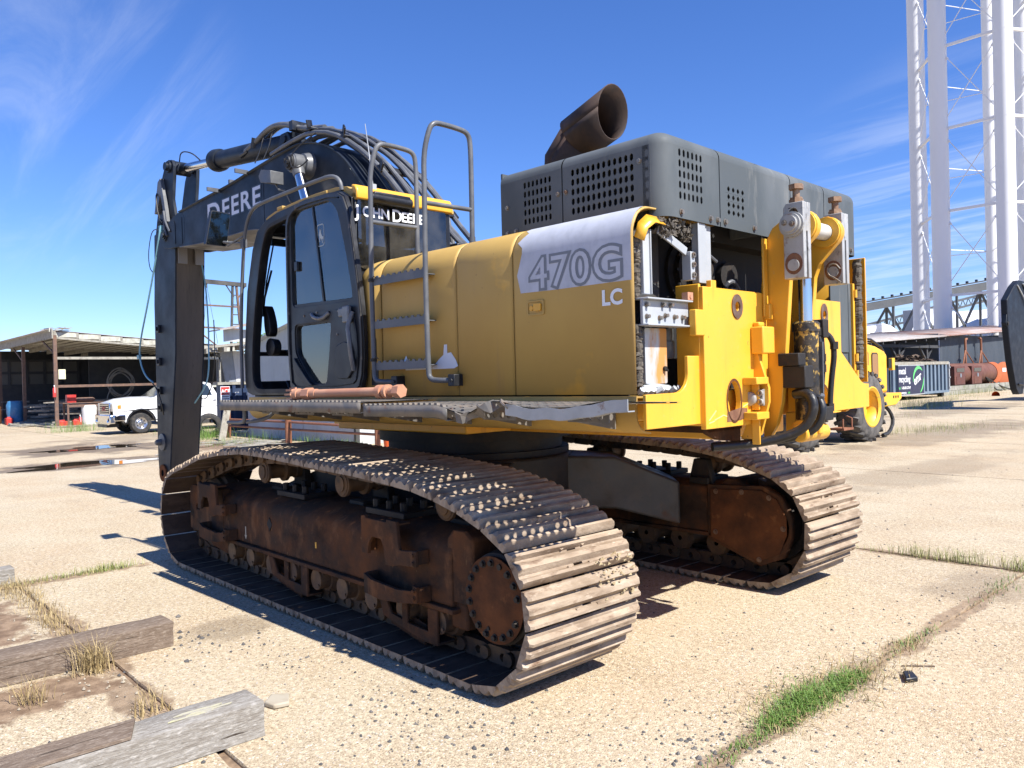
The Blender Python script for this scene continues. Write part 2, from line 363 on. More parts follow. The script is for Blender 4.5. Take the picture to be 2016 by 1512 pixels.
# resample evenly
_seg = [(Vector((*a,0)), Vector((*b,0))) for a, b in zip(loop, loop[1:] + loop[:1])]
_len = [(b-a).length for a, b in _seg]; TOT = sum(_len); NSH = 53; PITCH = TOT/NSH
def on_loop(s):
    s %= TOT
    for (a, b), l in zip(_seg, _len):
        if s <= l: return a.lerp(b, s/l if l else 0)
        s -= l
    return _seg[0][0]
def shoe_mesh():
    """triple grouser shoe: x along the chain, y across, z outward"""
    p = PITCH*.5
    prof = [(-p+.004,-.004),(-p+.008,.010),(-p+.022,.014),(-p+.034,.046),(-p+.050,.048),(-p+.064,.016),(-.040,.014),(-.016,.046),(.012,.048),(.036,.016),
            (p-.062,.016),(p-.046,.046),(p-.030,.044),(p-.020,.016),(p-.016,-.004)]
    inner = [(x, -.012 if z < .012 else -.006) for x, z in prof]
    ys = [-.45,-.432,-.17,-.035,.035,.17,.432,.45]
    mb = MB(); n = len(prof)
    def z_at(y, z): return z*.62+.004 if abs(y) > .44 and z > .03 else z
    top = [[(x, y, z_at(y, z)) for x, z in prof] for y in ys]
    bot = [[(x, y, -.012) for x, z in prof] for y in ys]
    vs = [v for r in top for v in r] + [v for r in bot for v in r]; o = len(ys)*n; fs = []; inn = []
    holes = {(3,5),(3,9)}  # cells left open
    for j in range(len(ys)-1):
        for i in range(n-1):
            a, b, c, d = j*n+i, j*n+i+1, (j+1)*n+i+1, (j+1)*n+i
            if (j, i) in holes:
                fs += [(a,b,b+o,a+o),(b,c,c+o,b+o),(c,d,d+o,c+o),(d,a,a+o,d+o)]; continue
            fs.append((a,b,c,d)); inn.append((d+o,c+o,b+o,a+o))
    for i in range(n-1):
        fs.append((i, i+o, i+1+o, i+1)); k = (len(ys)-1)*n; fs.append((k+i, k+i+1, k+i+1+o, k+i+o))
    for j in range(len(ys)-1):
        fs.append((j*n, (j+1)*n, (j+1)*n+o, j*n+o)); k = n-1; fs.append((j*n+k, j*n+k+o, (j+1)*n+k+o, (j+1)*n+k))
    mb.add(vs, fs); k0 = len(mb.v) - len(vs); mb.f += inn; mb.m += [1]*len(inn)
    for x in (-.062, .060):
        for y in (-.085, .085): mb.cyl((x, y, .012), (x, y, .034), .016, n=6)
    return mb.mesh('track_shoe', [m_['shoe'], m_['shoe_inner']], angle=32)
def link_mesh():
    mb = MB(); p = PITCH*.5
    for s in (-1, 1):
        y0, y1 = s*.075, s*.135
        pr = [(-p-.03,-.075),(-p-.02,-.105),(-p+.03,-.118),(p-.03,-.118),(p+.02,-.10),(p+.035,-.07),(p+.02,-.035),(p-.03,-.012),(-p+.03,-.012),(-p-.02,-.04)]
        hole = slot(-.03, -.060, .052, .05)
        mb.plate(pr, 'y', y0, y1, [hole])
        mb.cyl((p, s*.13, -.067), (p, s*.158, -.067), .040, n=12)
        mb.cyl((-p, s*.05, -.067), (-p, s*.09, -.067), .045, n=10)
    mb.cyl((p, -.14, -.067), (p, .14, -.067), .026, n=10)
    return mb.mesh('track_link', m_['link'], angle=40)
ME_SHOE, ME_LINK = shoe_mesh(), link_mesh()
for yc in YC:
    tr = empty('track', parent=EX)
    for k in range(NSH):
        a = on_loop(k*PITCH + (.05 if yc > 0 else .12)); b = on_loop((k+1)*PITCH + (.05 if yc > 0 else .12))
        c = (a+b)/2; t = (b-a).normalized()
        ex = Vector((t.x, 0, t.y)); nz_ = Vector((t.y, 0, -t.x)); ey = nz_.cross(ex)
        mt = Matrix(((ex.x, ey.x, nz_.x, c.x),(ex.y, ey.y, nz_.y, yc),(ex.z, ey.z, nz_.z, c.y),(0,0,0,1)))
        inst('track_shoe', ME_SHOE, tr, mt); inst('track_link', ME_LINK, tr, mt)

# caked mud pressed into the shoes at the tail of the near track
mb = MB()
random.seed(3)
for i in range(70):
    x, z = -2.705 + random.uniform(-.02,.005), .62 + random.uniform(-.13, .14); y = 1.24 + random.uniform(-.15,.16)
    r = random.uniform(.004,.013); c = Vector((x, y, z))
    a = random.uniform(0, 6)
    mb.add([c + Vector((-r*.8, r*1.6*math.cos(a+2.1*k), r*math.sin(a+2.1*k))) for k in range(3)] + [c + Vector((r,0,0))], [(0,1,2),(0,1,3),(1,2,3),(2,0,3)])
M('mud', (.40,.33,.20), .95, layers=[((.30,.22,.12),20,.4,.6,S1,4)], bump=(60,.5))
mb.build('caked_mud', m_['mud'], EX, smooth=False)['kind'] = 'stuff'

for s, yc in ((1, YC[0]), (-1, YC[1])):
    def Y(d): return yc + s*d                      # d > 0: towards the outside
    near = s > 0
    # side beam of the track frame with rounded upper shoulders
    pr = [(Y(.285),.385),(Y(.285),.70),(Y(.27),.745),(Y(.235),.775),(Y(.10),.83),(Y(-.22),.83),(Y(-.28),.77),(Y(-.285),.385)]
    mb = MB(); mb.plate(pr, 'x', -1.86, 1.86)
    fr_ = mb.build('track_frame', m_['frame_rust'], EX, bevel=.012)
    mb = MB(); mb.box(-1.90, 1.80, Y(-.30), Y(.315), .352, .384)
    mb.build('bottom_flange', m_['frame_rust'], fr_, bevel=.006)
    # yoke block at the idler with a slotted window
    pr = [(1.52,.36),(1.52,.815),(2.28,.80),(2.325,.76),(2.335,.375),(2.25,.355)]
    mb = MB(); mb.plate(pr, 'y', Y(.22), Y(.29), [slot(2.13,.595,.10,.055)])
    mb.plate(pr, 'y', Y(-.29), Y(-.22)); mb.box(1.53, 2.0, Y(-.22), Y(.22), .37, .80)
    mb.plate([(2.16,.354),(1.52,.354),(1.49,.20),(1.62,.20),(1.95,.235)], 'y', Y(.20), Y(.225))
    mb.plate([(2.16,.354),(1.52,.354),(1.49,.20),(1.62,.20),(1.95,.235)], 'y', Y(-.225), Y(-.20))
    mb.build('idler_yoke', m_['frame_rust'], EX, bevel=.012)
    mb = MB(); mb.lathe((2.245, Y(-.12), .505), (0, s, 0), [(0,.02),(0,.33),(.03,.36),(.07,.36),(.08,.40),(.16,.40),(.17,.36),(.21,.36),(.24,.33),(.24,.02)], 32)
    mb.build('idler_wheel', m_['link'], EX)
    # final drive end of the frame
    mb = MB(); mb.plate([(-1.80,.42),(-1.80,.80),(-1.86,.86),(-1.99,.862),(-2.05,.82),(-2.05,.46),(-2.0,.42)], 'y', Y(-.27), Y(.27))
    mb.box(-1.96, -1.80, Y(-.05), Y(.25), .25, .42)
    mb.build('drive_bracket', m_['frame_rust'], fr_, bevel=.018)
    hub = MB(); hub.lathe((-2.245, Y(-.30), .505), (0, s, 0), [(0,.05),(0,.22),(.18,.24),(.18,.30),(.24,.30),(.24,.285),(.40,.285),(.48,.275),(.545,.262),(.55,.25),(.555,.245),(.572,.245),(.575,.0)], 40)
    hb = hub.build('final_drive', m_['grease_shade'], EX)
    mb = MB(); mb.lathe((-2.245, Y(.270), .505), (0, s, 0), [(0,.0),(0,.243),(.014,.249),(.016,.243),(.016,.0)], 40)
    dk = mb.build('cover_disc', m_['rust'], hb)
    for k in range(18):
        if k in (5, 9): continue
        a = R(20*k+8); p = (-2.245 + .212*math.cos(a), Y(.285), .505 + .212*math.sin(a))
        mb = MB(); mb.cyl(p, (p[0], Y(.290), p[2]), .023, n=12); mb.cyl((p[0], Y(.290), p[2]), (p[0], Y(.306), p[2]), .0165, n=6)
        mb.build('bolt', m_['grease_shade'], hb)
    mb = MB(); mb.cyl((-2.31, Y(.285), .705), (-2.31, Y(.297), .705), .018, n=10); mb.cyl((-2.20, Y(.285), .335), (-2.20, Y(.295), .335), .012, n=10)
    mb.build('drain_plug', m_['grease_shade'], hb)
    # sprocket teeth
    mb = MB()
    pts = []
    for k in range(42):
        a = 2*math.pi*k/42; r = .40 if k % 2 else .345
        pts.append((-2.245 + r*math.cos(a), .505 + r*math.sin(a)))
    mb.plate(pts, 'y', Y(-.035), Y(.035), [ngon(-2.245,.505,.26,n=24)]); mb.build('sprocket', m_['link'], EX)
    # lower rollers with their collars
    for k in range(9):
        x = 1.36 - k*.385
        mb = MB(); mb.lathe((x, Y(-.20), .272), (0, s, 0), [(0,.02),(0,.10),(.05,.115),(.06,.085),(.10,.082),(.30,.082),(.34,.085),(.35,.115),(.40,.10),(.40,.02)], 20)
        mb.box(x-.075, x+.075, Y(.20), Y(.265), .27, .352); mb.cyl((x, Y(.20), .272), (x, Y(.285), .272), .078, n=18)
        mb.cyl((x-.045, Y(.285), .235), (x-.045, Y(.295), .235), .012, n=6)
        mb.build('track_roller', m_['link'], EX)
    # chain guards hanging under the beam
    for gx in (.27, -1.38):
        mb = MB(); g = [(gx-.36,.352),(gx-.36,.135),(gx-.16,.135),(gx+.24,.205),(gx+.30,.352),(gx+.22,.352),(gx+.14,.235),(gx+.02,.22),(gx+.02,.352),(gx-.04,.352),(gx-.04,.21),(gx-.26,.20),(gx-.26,.352)]
        mb.plate(g, 'y', Y(.292), Y(.312)); mb.box(gx-.36, gx-.14, Y(.17), Y(.312), .128, .146); mb.bar((gx-.15, Y(.24), .137), (gx+.24, Y(.24), .204), .14, .016, (0,1,0))
        for dx in (-.30, .0, .24): mb.box(gx+dx-.012, gx+dx+.012, Y(.20), Y(.292), .20, .352)
        mb.build('chain_guard', m_['frame_rust'], EX, bevel=.006)
    # carrier rollers on their brackets
    for x, z in ((.98,1.00),(-.35,1.00),(-1.62,.965)):
        mb = MB(); mb.lathe((x, Y(-.20), z), (0, s, 0), [(0,.0),(0,.075),(.05,.082),(.06,.07),(.12,.068),(.13,.10),(.16,.10),(.17,.07),(.30,.068),(.31,.10),(.335,.10),(.34,.088),(.345,.088),(.35,.062),(.36,.06),(.362,.0)], 24)
        mb.build('carrier_roller', m_['link'], EX)
        mb = MB(); mb.plate([(x-.13,.80),(x+.13,.80),(x+.07,z+.05),(x-.07,z+.05)], 'y', Y(-.27), Y(-.20)); mb.box(x-.10, x+.10, Y(-.30), Y(.02), .80, .86)
        mb.build('roller_bracket', m_['grease_shade'], fr_, bevel=.01)
    # bolted pads on top of the beam
    for x in (.45, -.95):
        mb = MB(); mb.box(x-.24, x+.24, Y(-.12), Y(.16), .825, .868)
        for dx in (-.17, 0, .17):
            for dy in (.11, -.06): mb.cyl((x+dx, Y(dy), .868), (x+dx, Y(dy), .93), .027, n=6)
        mb.build('mounting_pad', m_['grease_shade'], fr_, bevel=.005)
    if near:
        # boarding steps bolted to the frame
        for x0, kx in ((1.84, 1.0), (-1.035, 1.0)):
            st = MB()
            def P(dx, z): return (x0 - dx*kx, z)
            yy0, yy1 = Y(.375), Y(.402)
            outer = [P(0,.872),P(.05,.880),P(.06,.865),P(.30,.862),P(.31,.880),P(.42,.876),P(.44,.70),P(.62,.716),P(.62,.618),P(.44,.605),P(.36,.585),P(.285,.585),P(.265,.70),P(.235,.745),P(.13,.745),P(.09,.70),P(.075,.625),P(.0,.625)]
            st.plate(outer, 'y', yy0, yy1)
            for dx in (.0, .60): st.box(P(dx,0)[0]-.012, P(dx,0)[0]+.012, Y(.29), yy0, .625, .715)
            st.box(P(.0,0)[0]-.001, P(.42,0)[0], Y(.29), yy0, .850, .864)
            st.build('boarding_step', m_['frame_rust'], EX, bevel=.005)
            st = MB(); lo = [P(.02,.49),P(.02,.36),P(.20,.345),P(.44,.365),P(.62,.395),P(.62,.495),P(.585,.505),P(.58,.465),P(.40,.445),P(.10,.46)]
            st.plate(lo, 'y', yy0, yy1); st.box(P(.02,0)[0], P(.60,0)[0], Y(.29), yy0, .385, .40)
            for dx in (.02, .61): st.box(P(dx,0)[0]-.012, P(dx,0)[0]+.012, Y(.29), yy0, .39, .49)
            for dz in (.42,.47): st.hexbolt((P(.60,0)[0], yy1, dz), (0,1,0), .013)
            for dz in (.64,.69): st.hexbolt((P(.60,0)[0], yy1, dz), (0,1,0), .013)
            st.build('boarding_step', m_['frame_rust'], EX, bevel=.005)
        mb = MB(); mb.plate(slot(.585,.605,.085,.12,.6), 'y', Y(.284), Y(.2875)); mb.build('access_hole', m_['dark_void'], fr_)
        mb = MB(); mb.plate([(-.205,.515),(-.185,.515),(-.185,.56),(-.205,.56)], 'y', Y(.2851), Y(.2875)); mb.build('sticker', m_['yellow'], fr_)
        mb = MB(); mb.plate([(1.045,.53),(1.06,.53),(1.06,.455),(1.075,.455),(1.0525,.42),(1.03,.455),(1.045,.455)], 'y', Y(.2851), Y(.288)); mb.build('arrow_mark', M('chalk', (.42,.38,.30), .8), fr_)
    # inner side: boxed motor cover at the sprocket end
    cv = [(-1.70,.33),(-1.70,.80),(-2.26,.83),(-2.40,.76),(-2.49,.60),(-2.49,.44),(-2.42,.26),(-2.2,.16)]
    mb = MB(); mb.plate(cv, 'y', Y(-.30), Y(-.24)); cvo = mb.build('motor_cover', m_['frame_rust'], EX, bevel=.012)
    cc = Vector((-2.08,.52)); ins = [(cc.x + (x-cc.x)*.90, cc.y + (z-cc.y)*.88) for x, z in cv]
    mb = MB(); mb.plate(ins, 'y', Y(-.312), Y(-.30)); mb.build('cover_plate', m_['rust'], cvo, bevel=.006)
    mb = MB()
    for x, z in ((-1.80,.75),(-2.05,.765),(-2.3,.74),(-1.79,.40),(-2.2,.22),(-2.42,.50)): mb.hexbolt((x, Y(-.312), z), (0,-s,0), .016)
    mb.build('cover_bolt_small', m_['bolt_rust'], cvo)

# X-shaped centre frame and slew ring
mb = MB(); mb.plate(ngon(0,0,.98,.80,n=12,ph=R(15)), 'z', .72, 1.10); cf = mb.build('centre_frame', m_['grease_shade'], EX, bevel=.02)
M('leg_paint', (.045,.047,.048), .5, layers=[((.10,.09,.075),4,.4,.7,S1,5,.7), ((.10,.05,.03),3,.60,.72,S1,5,.85), ((.018,.015,.013),2,.5,.7,S1,5)], bump=(40,.2))
for sx in (-1, 1):
    for sy in (-1, 1):
        mb = MB(); a0 = Vector((sx*.45, sy*.35, 0)); a1 = Vector((sx*1.35, sy*1.22, 0)); pd = Vector((a1.y-a0.y, a0.x-a1.x, 0)).normalized()
        vs = []
        for a, w, z0, z1 in ((a0,.34,.62,1.09),(a0.lerp(a1,.55),.27,.60,1.055),(a1,.24,.45,.82)):
            for q, z in ((-w,z0),(w,z0),(w,z1),(-w,z1)): vs.append((a.x+pd.x*q, a.y+pd.y*q, z))
        fs = [(0,1,2,3),(11,10,9,8)] + [(4*k+i,4*k+(i+1)%4,4*k+4+(i+1)%4,4*k+4+i) for k in (0,1) for i in range(4)]
        mb.add(vs, fs); mb.build('frame_leg', m_['leg_paint'], cf, bevel=.02)
mb = MB(); mb.lathe((0,0,1.09), (0,0,1), [(0,.0),(0,.86),(.06,.86),(.06,.80),(.16,.80),(.16,.88),(.25,.88),(.25,.0)], 48); mb.build('slew_ring', m_['grease_shade'], EX)
# ------------------------------------------------------------------ upperstructure: frame and walkway (swung frame: up=True)
def UB(mb, name, mat, parent=EX, **k): return mb.build(name, m_[mat] if isinstance(mat, str) else mat, parent, up=True, **k)
mb = MB(); mb.box(-2.80, 1.75, -.46, .42, 1.34, 1.62); mb.box(-2.75, 1.45, -1.30, 1.30, 1.50, 1.63); mb.box(-.9,.9,-.9,.9,1.345,1.50)
uf = UB(mb, 'main_frame', 'yellow', bevel=.01)
# left and right side rails: D-shaped pressed channel, open at the rear
for s in (1, -1):
    prof = [(1.415,1.652),(1.42,1.60),(1.42,1.545),(1.412,1.51),(1.392,1.478),(1.362,1.455),(1.325,1.443),(1.29,1.44)]
    inn = [(1.29,1.448),(1.322,1.451),(1.356,1.462),(1.385,1.484),(1.403,1.513),(1.410,1.546),(1.410,1.60),(1.407,1.644),(1.30,1.644),(1.30,1.652)]
    P = [(s*y, z) for y, z in prof + inn]
    mb = MB(); mb.plate(P, 'x', -2.90, 1.62 if s > 0 else 1.5)
    rl = UB(mb, 'side_rail', 'faded_yellow' if s > 0 else 'yellow', angle=50)
    if s > 0:
        mb = MB(); mb.box(-2.90, -2.885, 1.30, 1.405, 1.51, 1.516); mb.plate([(1.30,1.45),(1.30,1.644),(1.404,1.644),(1.404,1.52),(1.38,1.48),(1.34,1.455)], 'x', -2.72, -2.71); UB(mb, 'rail_web', 'yellow', rl)
# walkway plates: punched sheet, front one straight, rear one crushed
def deck(name, x0, x1, y0, y1, z, dz, mat, ny=5, th=.006):
    nx = max(2, int(round(abs(x1-x0)/.066))); mb = MB(); hx = (x1-x0)/nx; hy = (y1-y0)/ny; base = {}
    vs = []; fs = []
    def V(x, y, lay):
        vs.append((x, y, z + dz(x, (y-y0)/(y1-y0)) - lay*th)); return len(vs)-1
    for lay in (0, 1):
        G = [[V(x0+hx*i, y0+hy*j, lay) for j in range(ny+1)] for i in range(nx+1)]
        for i in range(nx):
            for j in range(ny):
                cx, cy = x0+hx*(i+.5), y0+hy*(j+.5); rx, ry = abs(hx)*.30, hy*.28
                a, b, c, d = G[i][j], G[i+1][j], G[i+1][j+1], G[i][j+1]
                if (i + 2*j) % 9 == 4: fs.append((a,b,c,d)); base[(lay,i,j)] = None; continue
                sgn = 1 if hx > 0 else -1
                o = [V(cx + sgn*rx*math.cos(R(-157.5+45*k)), cy + ry*math.sin(R(-157.5+45*k)), lay) for k in range(8)]
                base[(lay,i,j)] = o
                fs += [(a,b,o[2],o[1]),(b,c,o[4],o[3]),(c,d,o[6],o[5]),(d,a,o[0],o[7]),(a,o[1],o[0]),(b,o[3],o[2]),(c,o[5],o[4]),(d,o[7],o[6])]
    for i in range(nx):
        for j in range(ny):
            o, q = base[(0,i,j)], base[(1,i,j)]
            if o: fs += [(o[k],o[(k+1)%8],q[(k+1)%8],q[k]) for k in range(8)]
    mb.add(vs, fs); return mb
def flat(x, t): return 0.0
def crush(x, t):
    pts = [(-1.19,-.006),(-1.54,0),(-1.93,.002),(-2.09,-.036),(-2.20,-.045),(-2.30,-.002),(-2.42,.032),(-2.52,.012),(-2.63,-.006),(-2.74,-.008),(-2.96,-.004),(-3.07,.014),(-3.32,.045)]
    for (a, u), (b, v) in zip(pts, pts[1:]):
        if b <= x <= a:
            k = (a-x)/(a-b); return (u + (v-u)*k) * t**1.6
    return 0.0
WY = 2.02
wk = UB(deck('walkway', .92, -1.15, 1.428, WY-.004, 1.638, flat, 'deck_steel', 9), 'walkway_plate', 'deck_steel', smooth=False)
wk2 = UB(deck('walkway', -1.19, -3.20, 1.428, WY-.004, 1.624, crush, 'deck_steel', 9), 'walkway_plate', 'deck_steel', smooth=False)
def edge_face(x0, x1, z, h, dz, mat, par, name, teeth=True):
    mb = MB(); n = int(abs(x1-x0)/.04); top = []; bot = []
    for i in range(n+1):
        x = x0 + (x1-x0)*i/n; zz_ = z + dz(x, 1.0)
        top.append((x, WY, zz_)); bot.append((x, WY, zz_-h))
    mb.sheet([top, bot]); mb.sheet([bot, [(x, WY-.05, z_) for x, y, z_ in bot]])
    o = UB(mb, name, mat, par, solid=.006)
    if teeth:
        mb = MB()
        k = x0
        while k > x1 + .03:
            zt = z + dz(k, 1.0); w = .016
            mb.add([(k-w,WY-.0015,zt-.004),(k+w,WY-.0015,zt-.004),(k+w*.6,WY-.0015,zt+.014),(k-w*.6,WY-.0015,zt+.014),(k-w,WY-.026,zt-.004),(k+w,WY-.026,zt-.004),(k+w*.6,WY-.026,zt+.010),(k-w*.6,WY-.026,zt+.010)],
                   [(0,1,2,3),(7,6,5,4),(0,4,5,1),(1,5,6,2),(2,6,7,3),(3,7,4,0)]); k -= .052
        UB(mb, 'grip_teeth', mat, par, smooth=False)
    return o
edge_face(.92, -1.15, 1.636, .068, flat, 'deck_steel', wk, 'edge_skirt')
edge_face(-1.19, -2.02, 1.622, .066, crush, 'deck_steel', wk2, 'edge_skirt')
def bent(x, t): return crush(x, t) - .004 + .004*math.sin(x*31)
bs_k = edge_face(-2.50, -3.30, 1.624, .056, bent, 'galv', wk2, 'bent_skirt', False)
bs_k.data.polygons.foreach_set('use_smooth', [False]*len(bs_k.data.polygons))
mb = MB()
n = 16; t_ = []; b_ = []
for i in range(n+1):
    x = -2.00 - .52*i/n; z = 1.625 + crush(x, 1)
    t_.append((x, WY - .03*math.sin(i*1.1), z + .012*math.sin(i*2.3))); b_.append((x, WY - .03 - .05*math.sin(i*.9+1), z - .045 - .02*math.sin(i*1.7)))
mb.sheet([t_, b_]); UB(mb, 'torn_skirt', 'deck_steel', wk2, solid=.008, smooth=False)
# hanging support brackets with lightening holes under the walkway
for x in (.55, .02, -.50, -1.02, -1.55, -2.10, -2.75):
    mb = MB(); mb.plate([(1.425,1.60),(1.97,1.60),(1.97,1.57),(1.425,1.47)], 'x', x-.012, x+.012)
    mb.plate([(x-.30,1.615),(x-.03,1.615),(x-.03,1.535),(x-.30,1.535)], 'y', 1.84, 1.847, [ngon(x-.08-.055*k,1.565,.019,n=10) for k in range(4)])
    UB(mb, 'walkway_bracket', 'deck_steel', wk if x > -1.1 else wk2)
mb = MB(); mb.tube([(.60,1.96,1.60),(.60,1.96,1.49),(.63,1.96,1.465),(.92,1.95,1.46)], .016, 8, 1); mb.tube([(.60,1.94,1.47),(.44,1.90,1.485),(.36,1.85,1.52),(.36,1.8,1.60)],.016,8,1); UB(mb, 'grab_loop', 'pipe_grey', wk)

# ------------------------------------------------------------------ engine hood, left side, four panels
HZ0 = 1.662
def hood_prof(inset=0.0, drop=0.0):
    P = [(1.42-inset, HZ0),(1.42-inset, 2.40),(1.42-inset, 2.53)]
    P += [(1.25-inset + .17*math.cos(R(a)), 2.53-drop + .17*math.sin(R(a))) for a in (12,24,36,48,60,72,84,90)]
    P += [(.9, 2.705-drop), (.42, 2.71-drop)]
    return P
def hood_panel(x0, x1, name='hood_panel'):
    mb = MB(); rows = [[(x, y, z) for y, z in hood_prof()] for x in (x0, x0-.02, (x0+x1)/2, x1+.02, x1)]
    for k in (0, 4):                      # folded lips at the seams
        rows[k] = [(rows[k][j][0], p[1]-(.006 if j < 6 else 0), p[2]-(.006 if j >= 4 else 0)) for j, p in enumerate(rows[k])]
    mb.sheet(rows); return UB(mb, name, 'faded_yellow', EX, solid=.012, angle=60)
# front panel rounds in behind the cab
mb = MB(); rows = []
for a in (0, 15, 30, 45, 60, 75, 90):
    ins = .15*(1-math.cos(R(a))); rows.append([(-.36 + .15*math.sin(R(a)), y, z) for y, z in hood_prof(ins, ins*.6)])
rows.reverse(); rows.append([(-.566, y, z) for y, z in hood_prof()])
mb.sheet(rows); UB(mb, 'hood_panel', 'faded_yellow', EX, solid=.012, angle=60)
h1 = hood_panel(-.576, -1.430); h2 = hood_panel(-1.438, -1.972); h3 = hood_panel(-1.982, -2.90)
# peeled label behind the ladder
mb = MB(); lab = [(-.86,1.845),(-1.40,1.845),(-1.44,1.86),(-1.42,1.90),(-1.37,1.955),(-1.33,1.95),(-1.33,2.01),(-1.30,2.01),(-1.29,1.94),(-1.24,1.91),(-1.20,1.88),(-.90,1.885),(-.87,1.95),(-.83,1.90)]
mb.plate(lab, 'y', 1.4275, 1.4295); UB(mb, 'label_scrap', 'white_vinyl', h1)
# model decal, its characters and the latch
mb = MB(); dc = [(-2.07,2.30),(-2.055,2.42),(-2.075,2.46),(-2.055,2.52),(-2.06,2.53)] ; rows = []
xs_ = [-2.05,-2.09,-2.30,-2.50,-2.70,-2.895]
prof = [(1.4275,2.285),(1.4275,2.40),(1.4275,2.53)] + [(1.25 + .1775*math.cos(R(a)), 2.53 + .1775*math.sin(R(a))) for a in (12,24,36,48,60,72)]
for i, x in enumerate(xs_): rows.append([(x + (.03*math.sin(j*1.9) if i == 0 else 0), y, z + (.004 if i < 2 and j == 0 else 0)) for j, (y, z) in enumerate(prof)])
mb.sheet(rows); dcl = UB(mb, 'decal_patch', 'decal_white', h3, angle=60)
g0 = dict(bold=.017, space=1.10); g1 = dict(bold=.0005, space=1.10)
lettering('model_outline', [('470G', .262, 0, 0, g0)], m_['decal_grey'], h3, (-2.135, 1.4295, 2.305), (-1,0,0), (0,.0,1), True, xs=1.13)
lettering('model_number', [('470G', .262, 0, 0, g1)], m_['decal_white'], h3, (-2.135, 1.4310, 2.305), (-1,0,0), (0,.0,1), True, xs=1.13)
lettering('series_letters', [('LC', .118, 0, 0, dict(bold=.004))], m_['letter_white'], h3, (-2.685, 1.4295, 2.162), (-1,0,0), (0,0,1), True, xs=1.05)
mb = MB(); mb.plate(rrect(-2.245,-2.105,2.145,2.235,.012), 'y', 1.426, 1.434, [rrect(-2.235,-2.115,2.155,2.225,.008)]); mb.plate(rrect(-2.235,-2.115,2.155,2.225,.008), 'y', 1.4265, 1.428)
lt = UB(mb, 'latch', 'faded_yellow', h3, bevel=.003)
mb = MB(); mb.plate(rrect(-2.225,-2.165,2.17,2.215,.01), 'y', 1.429, 1.442); mb.cyl((-2.14,1.428,2.19),(-2.14,1.434,2.19),.016,n=12); UB(mb, 'latch_handle', 'yellow', lt, bevel=.003)
mb = MB(); mb.plate(rrect(-.50,-.45,1.95,2.10,.01),'y',1.4275,1.433); mb.plate(rrect(-.52,-.43,1.74,1.86,.005),'y',1.4275,1.43); UB(mb, 'handle_pocket', 'black_plastic', h1)
# plywood-thin closing sheets inside so that no daylight leaks
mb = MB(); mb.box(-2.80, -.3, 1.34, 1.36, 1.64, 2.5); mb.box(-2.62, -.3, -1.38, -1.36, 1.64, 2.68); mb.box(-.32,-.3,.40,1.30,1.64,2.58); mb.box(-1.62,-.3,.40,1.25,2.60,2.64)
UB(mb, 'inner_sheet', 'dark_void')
# right-hand hood, closed
mb = MB(); rows = []
prR = [(-1.42, HZ0),(-1.42,2.53)] + [(-1.25-.17*math.cos(R(a)), 2.53+.17*math.sin(R(a))) for a in (15,30,45,60,75,90)] + [(-.45,2.71)]
for x in (.6,-.4): rows.append([(x,y,z) for y,z in prR])
mb.sheet(rows); UB(mb, 'tank_cover', 'yellow', solid=.012, angle=60)
for xa, xb in ((-.41,-1.6),(-1.61,-2.90)):
    mb = MB(); mb.sheet([[(x,y,z) for y,z in prR] for x in (xa,xb)]); UB(mb, 'hood_panel', 'yellow', solid=.012, angle=60)
mb = MB(); mb.box(.58,.60,-1.41,-.45,1.66,2.69); UB(mb, 'tank_front', 'yellow')

# ------------------------------------------------------------------ grey engine cover with punched slots
CX, CYL, CYR, CZ0, CZ1, CR = -2.96, 1.20, -1.45, 2.655, 3.140, .075
def slots_grid(us, vs, w, h): return [slot(u, v, w, h, .40) for u in us for v in vs]
def lin(a, b, n): return [a + (b-a)*i/(n-1) for i in range(n)]
ZR = CZ1 - CR
def slotted(mb, axis, c0, c1, u0, u1, v0, v1, us, vs, w, h):
    """flat sheet with rounded slots: the block of slots cell by cell, plain strips around it"""
    us = sorted(us); vs = sorted(vs); pu = (us[1]-us[0]) if len(us) > 1 else w*2.2; pv = (vs[1]-vs[0]) if len(vs) > 1 else h*1.6
    a0, a1, b0, b1 = us[0]-pu/2, us[-1]+pu/2, vs[0]-pv/2, vs[-1]+pv/2; lo, hi = min(u0,u1), max(u0,u1)
    for q in ((lo,a0,v0,v1),(a1,hi,v0,v1),(a0,a1,v0,b0),(a0,a1,b1,v1)):
        if q[1]-q[0] > .001 and q[3]-q[2] > .001: mb.plate([(q[0],q[2]),(q[1],q[2]),(q[1],q[3]),(q[0],q[3])], axis, c0, c1)
    for u in us:
        for v in vs: mb.plate([(u-pu/2,v-pv/2),(u+pu/2,v-pv/2),(u+pu/2,v+pv/2),(u-pu/2,v+pv/2)], axis, c0, c1, [slot(u, v, w, h, .40)])
def cover_left(x0, x1, us, nm='cover_panel'):
    mb = MB(); slotted(mb, 'y', CYL-.006, CYL, x0, x1, CZ0, ZR, us, rz, .021, .042)
    rows = [[(x, CYL-CR+CR*math.cos(R(a)), ZR+CR*math.sin(R(a))) for a in (0,15,30,45,60,75,90)] + [(x, 0.3, CZ1+.004)] for x in (x0, x1)]
    mb.sheet(rows); return UB(mb, nm, 'cover_grey', angle=40)
rz = [2.783,2.842,2.901,2.960,3.019]
hA = lin(-1.885,-2.105,7)
cl1 = cover_left(-1.66, -2.205, hA)
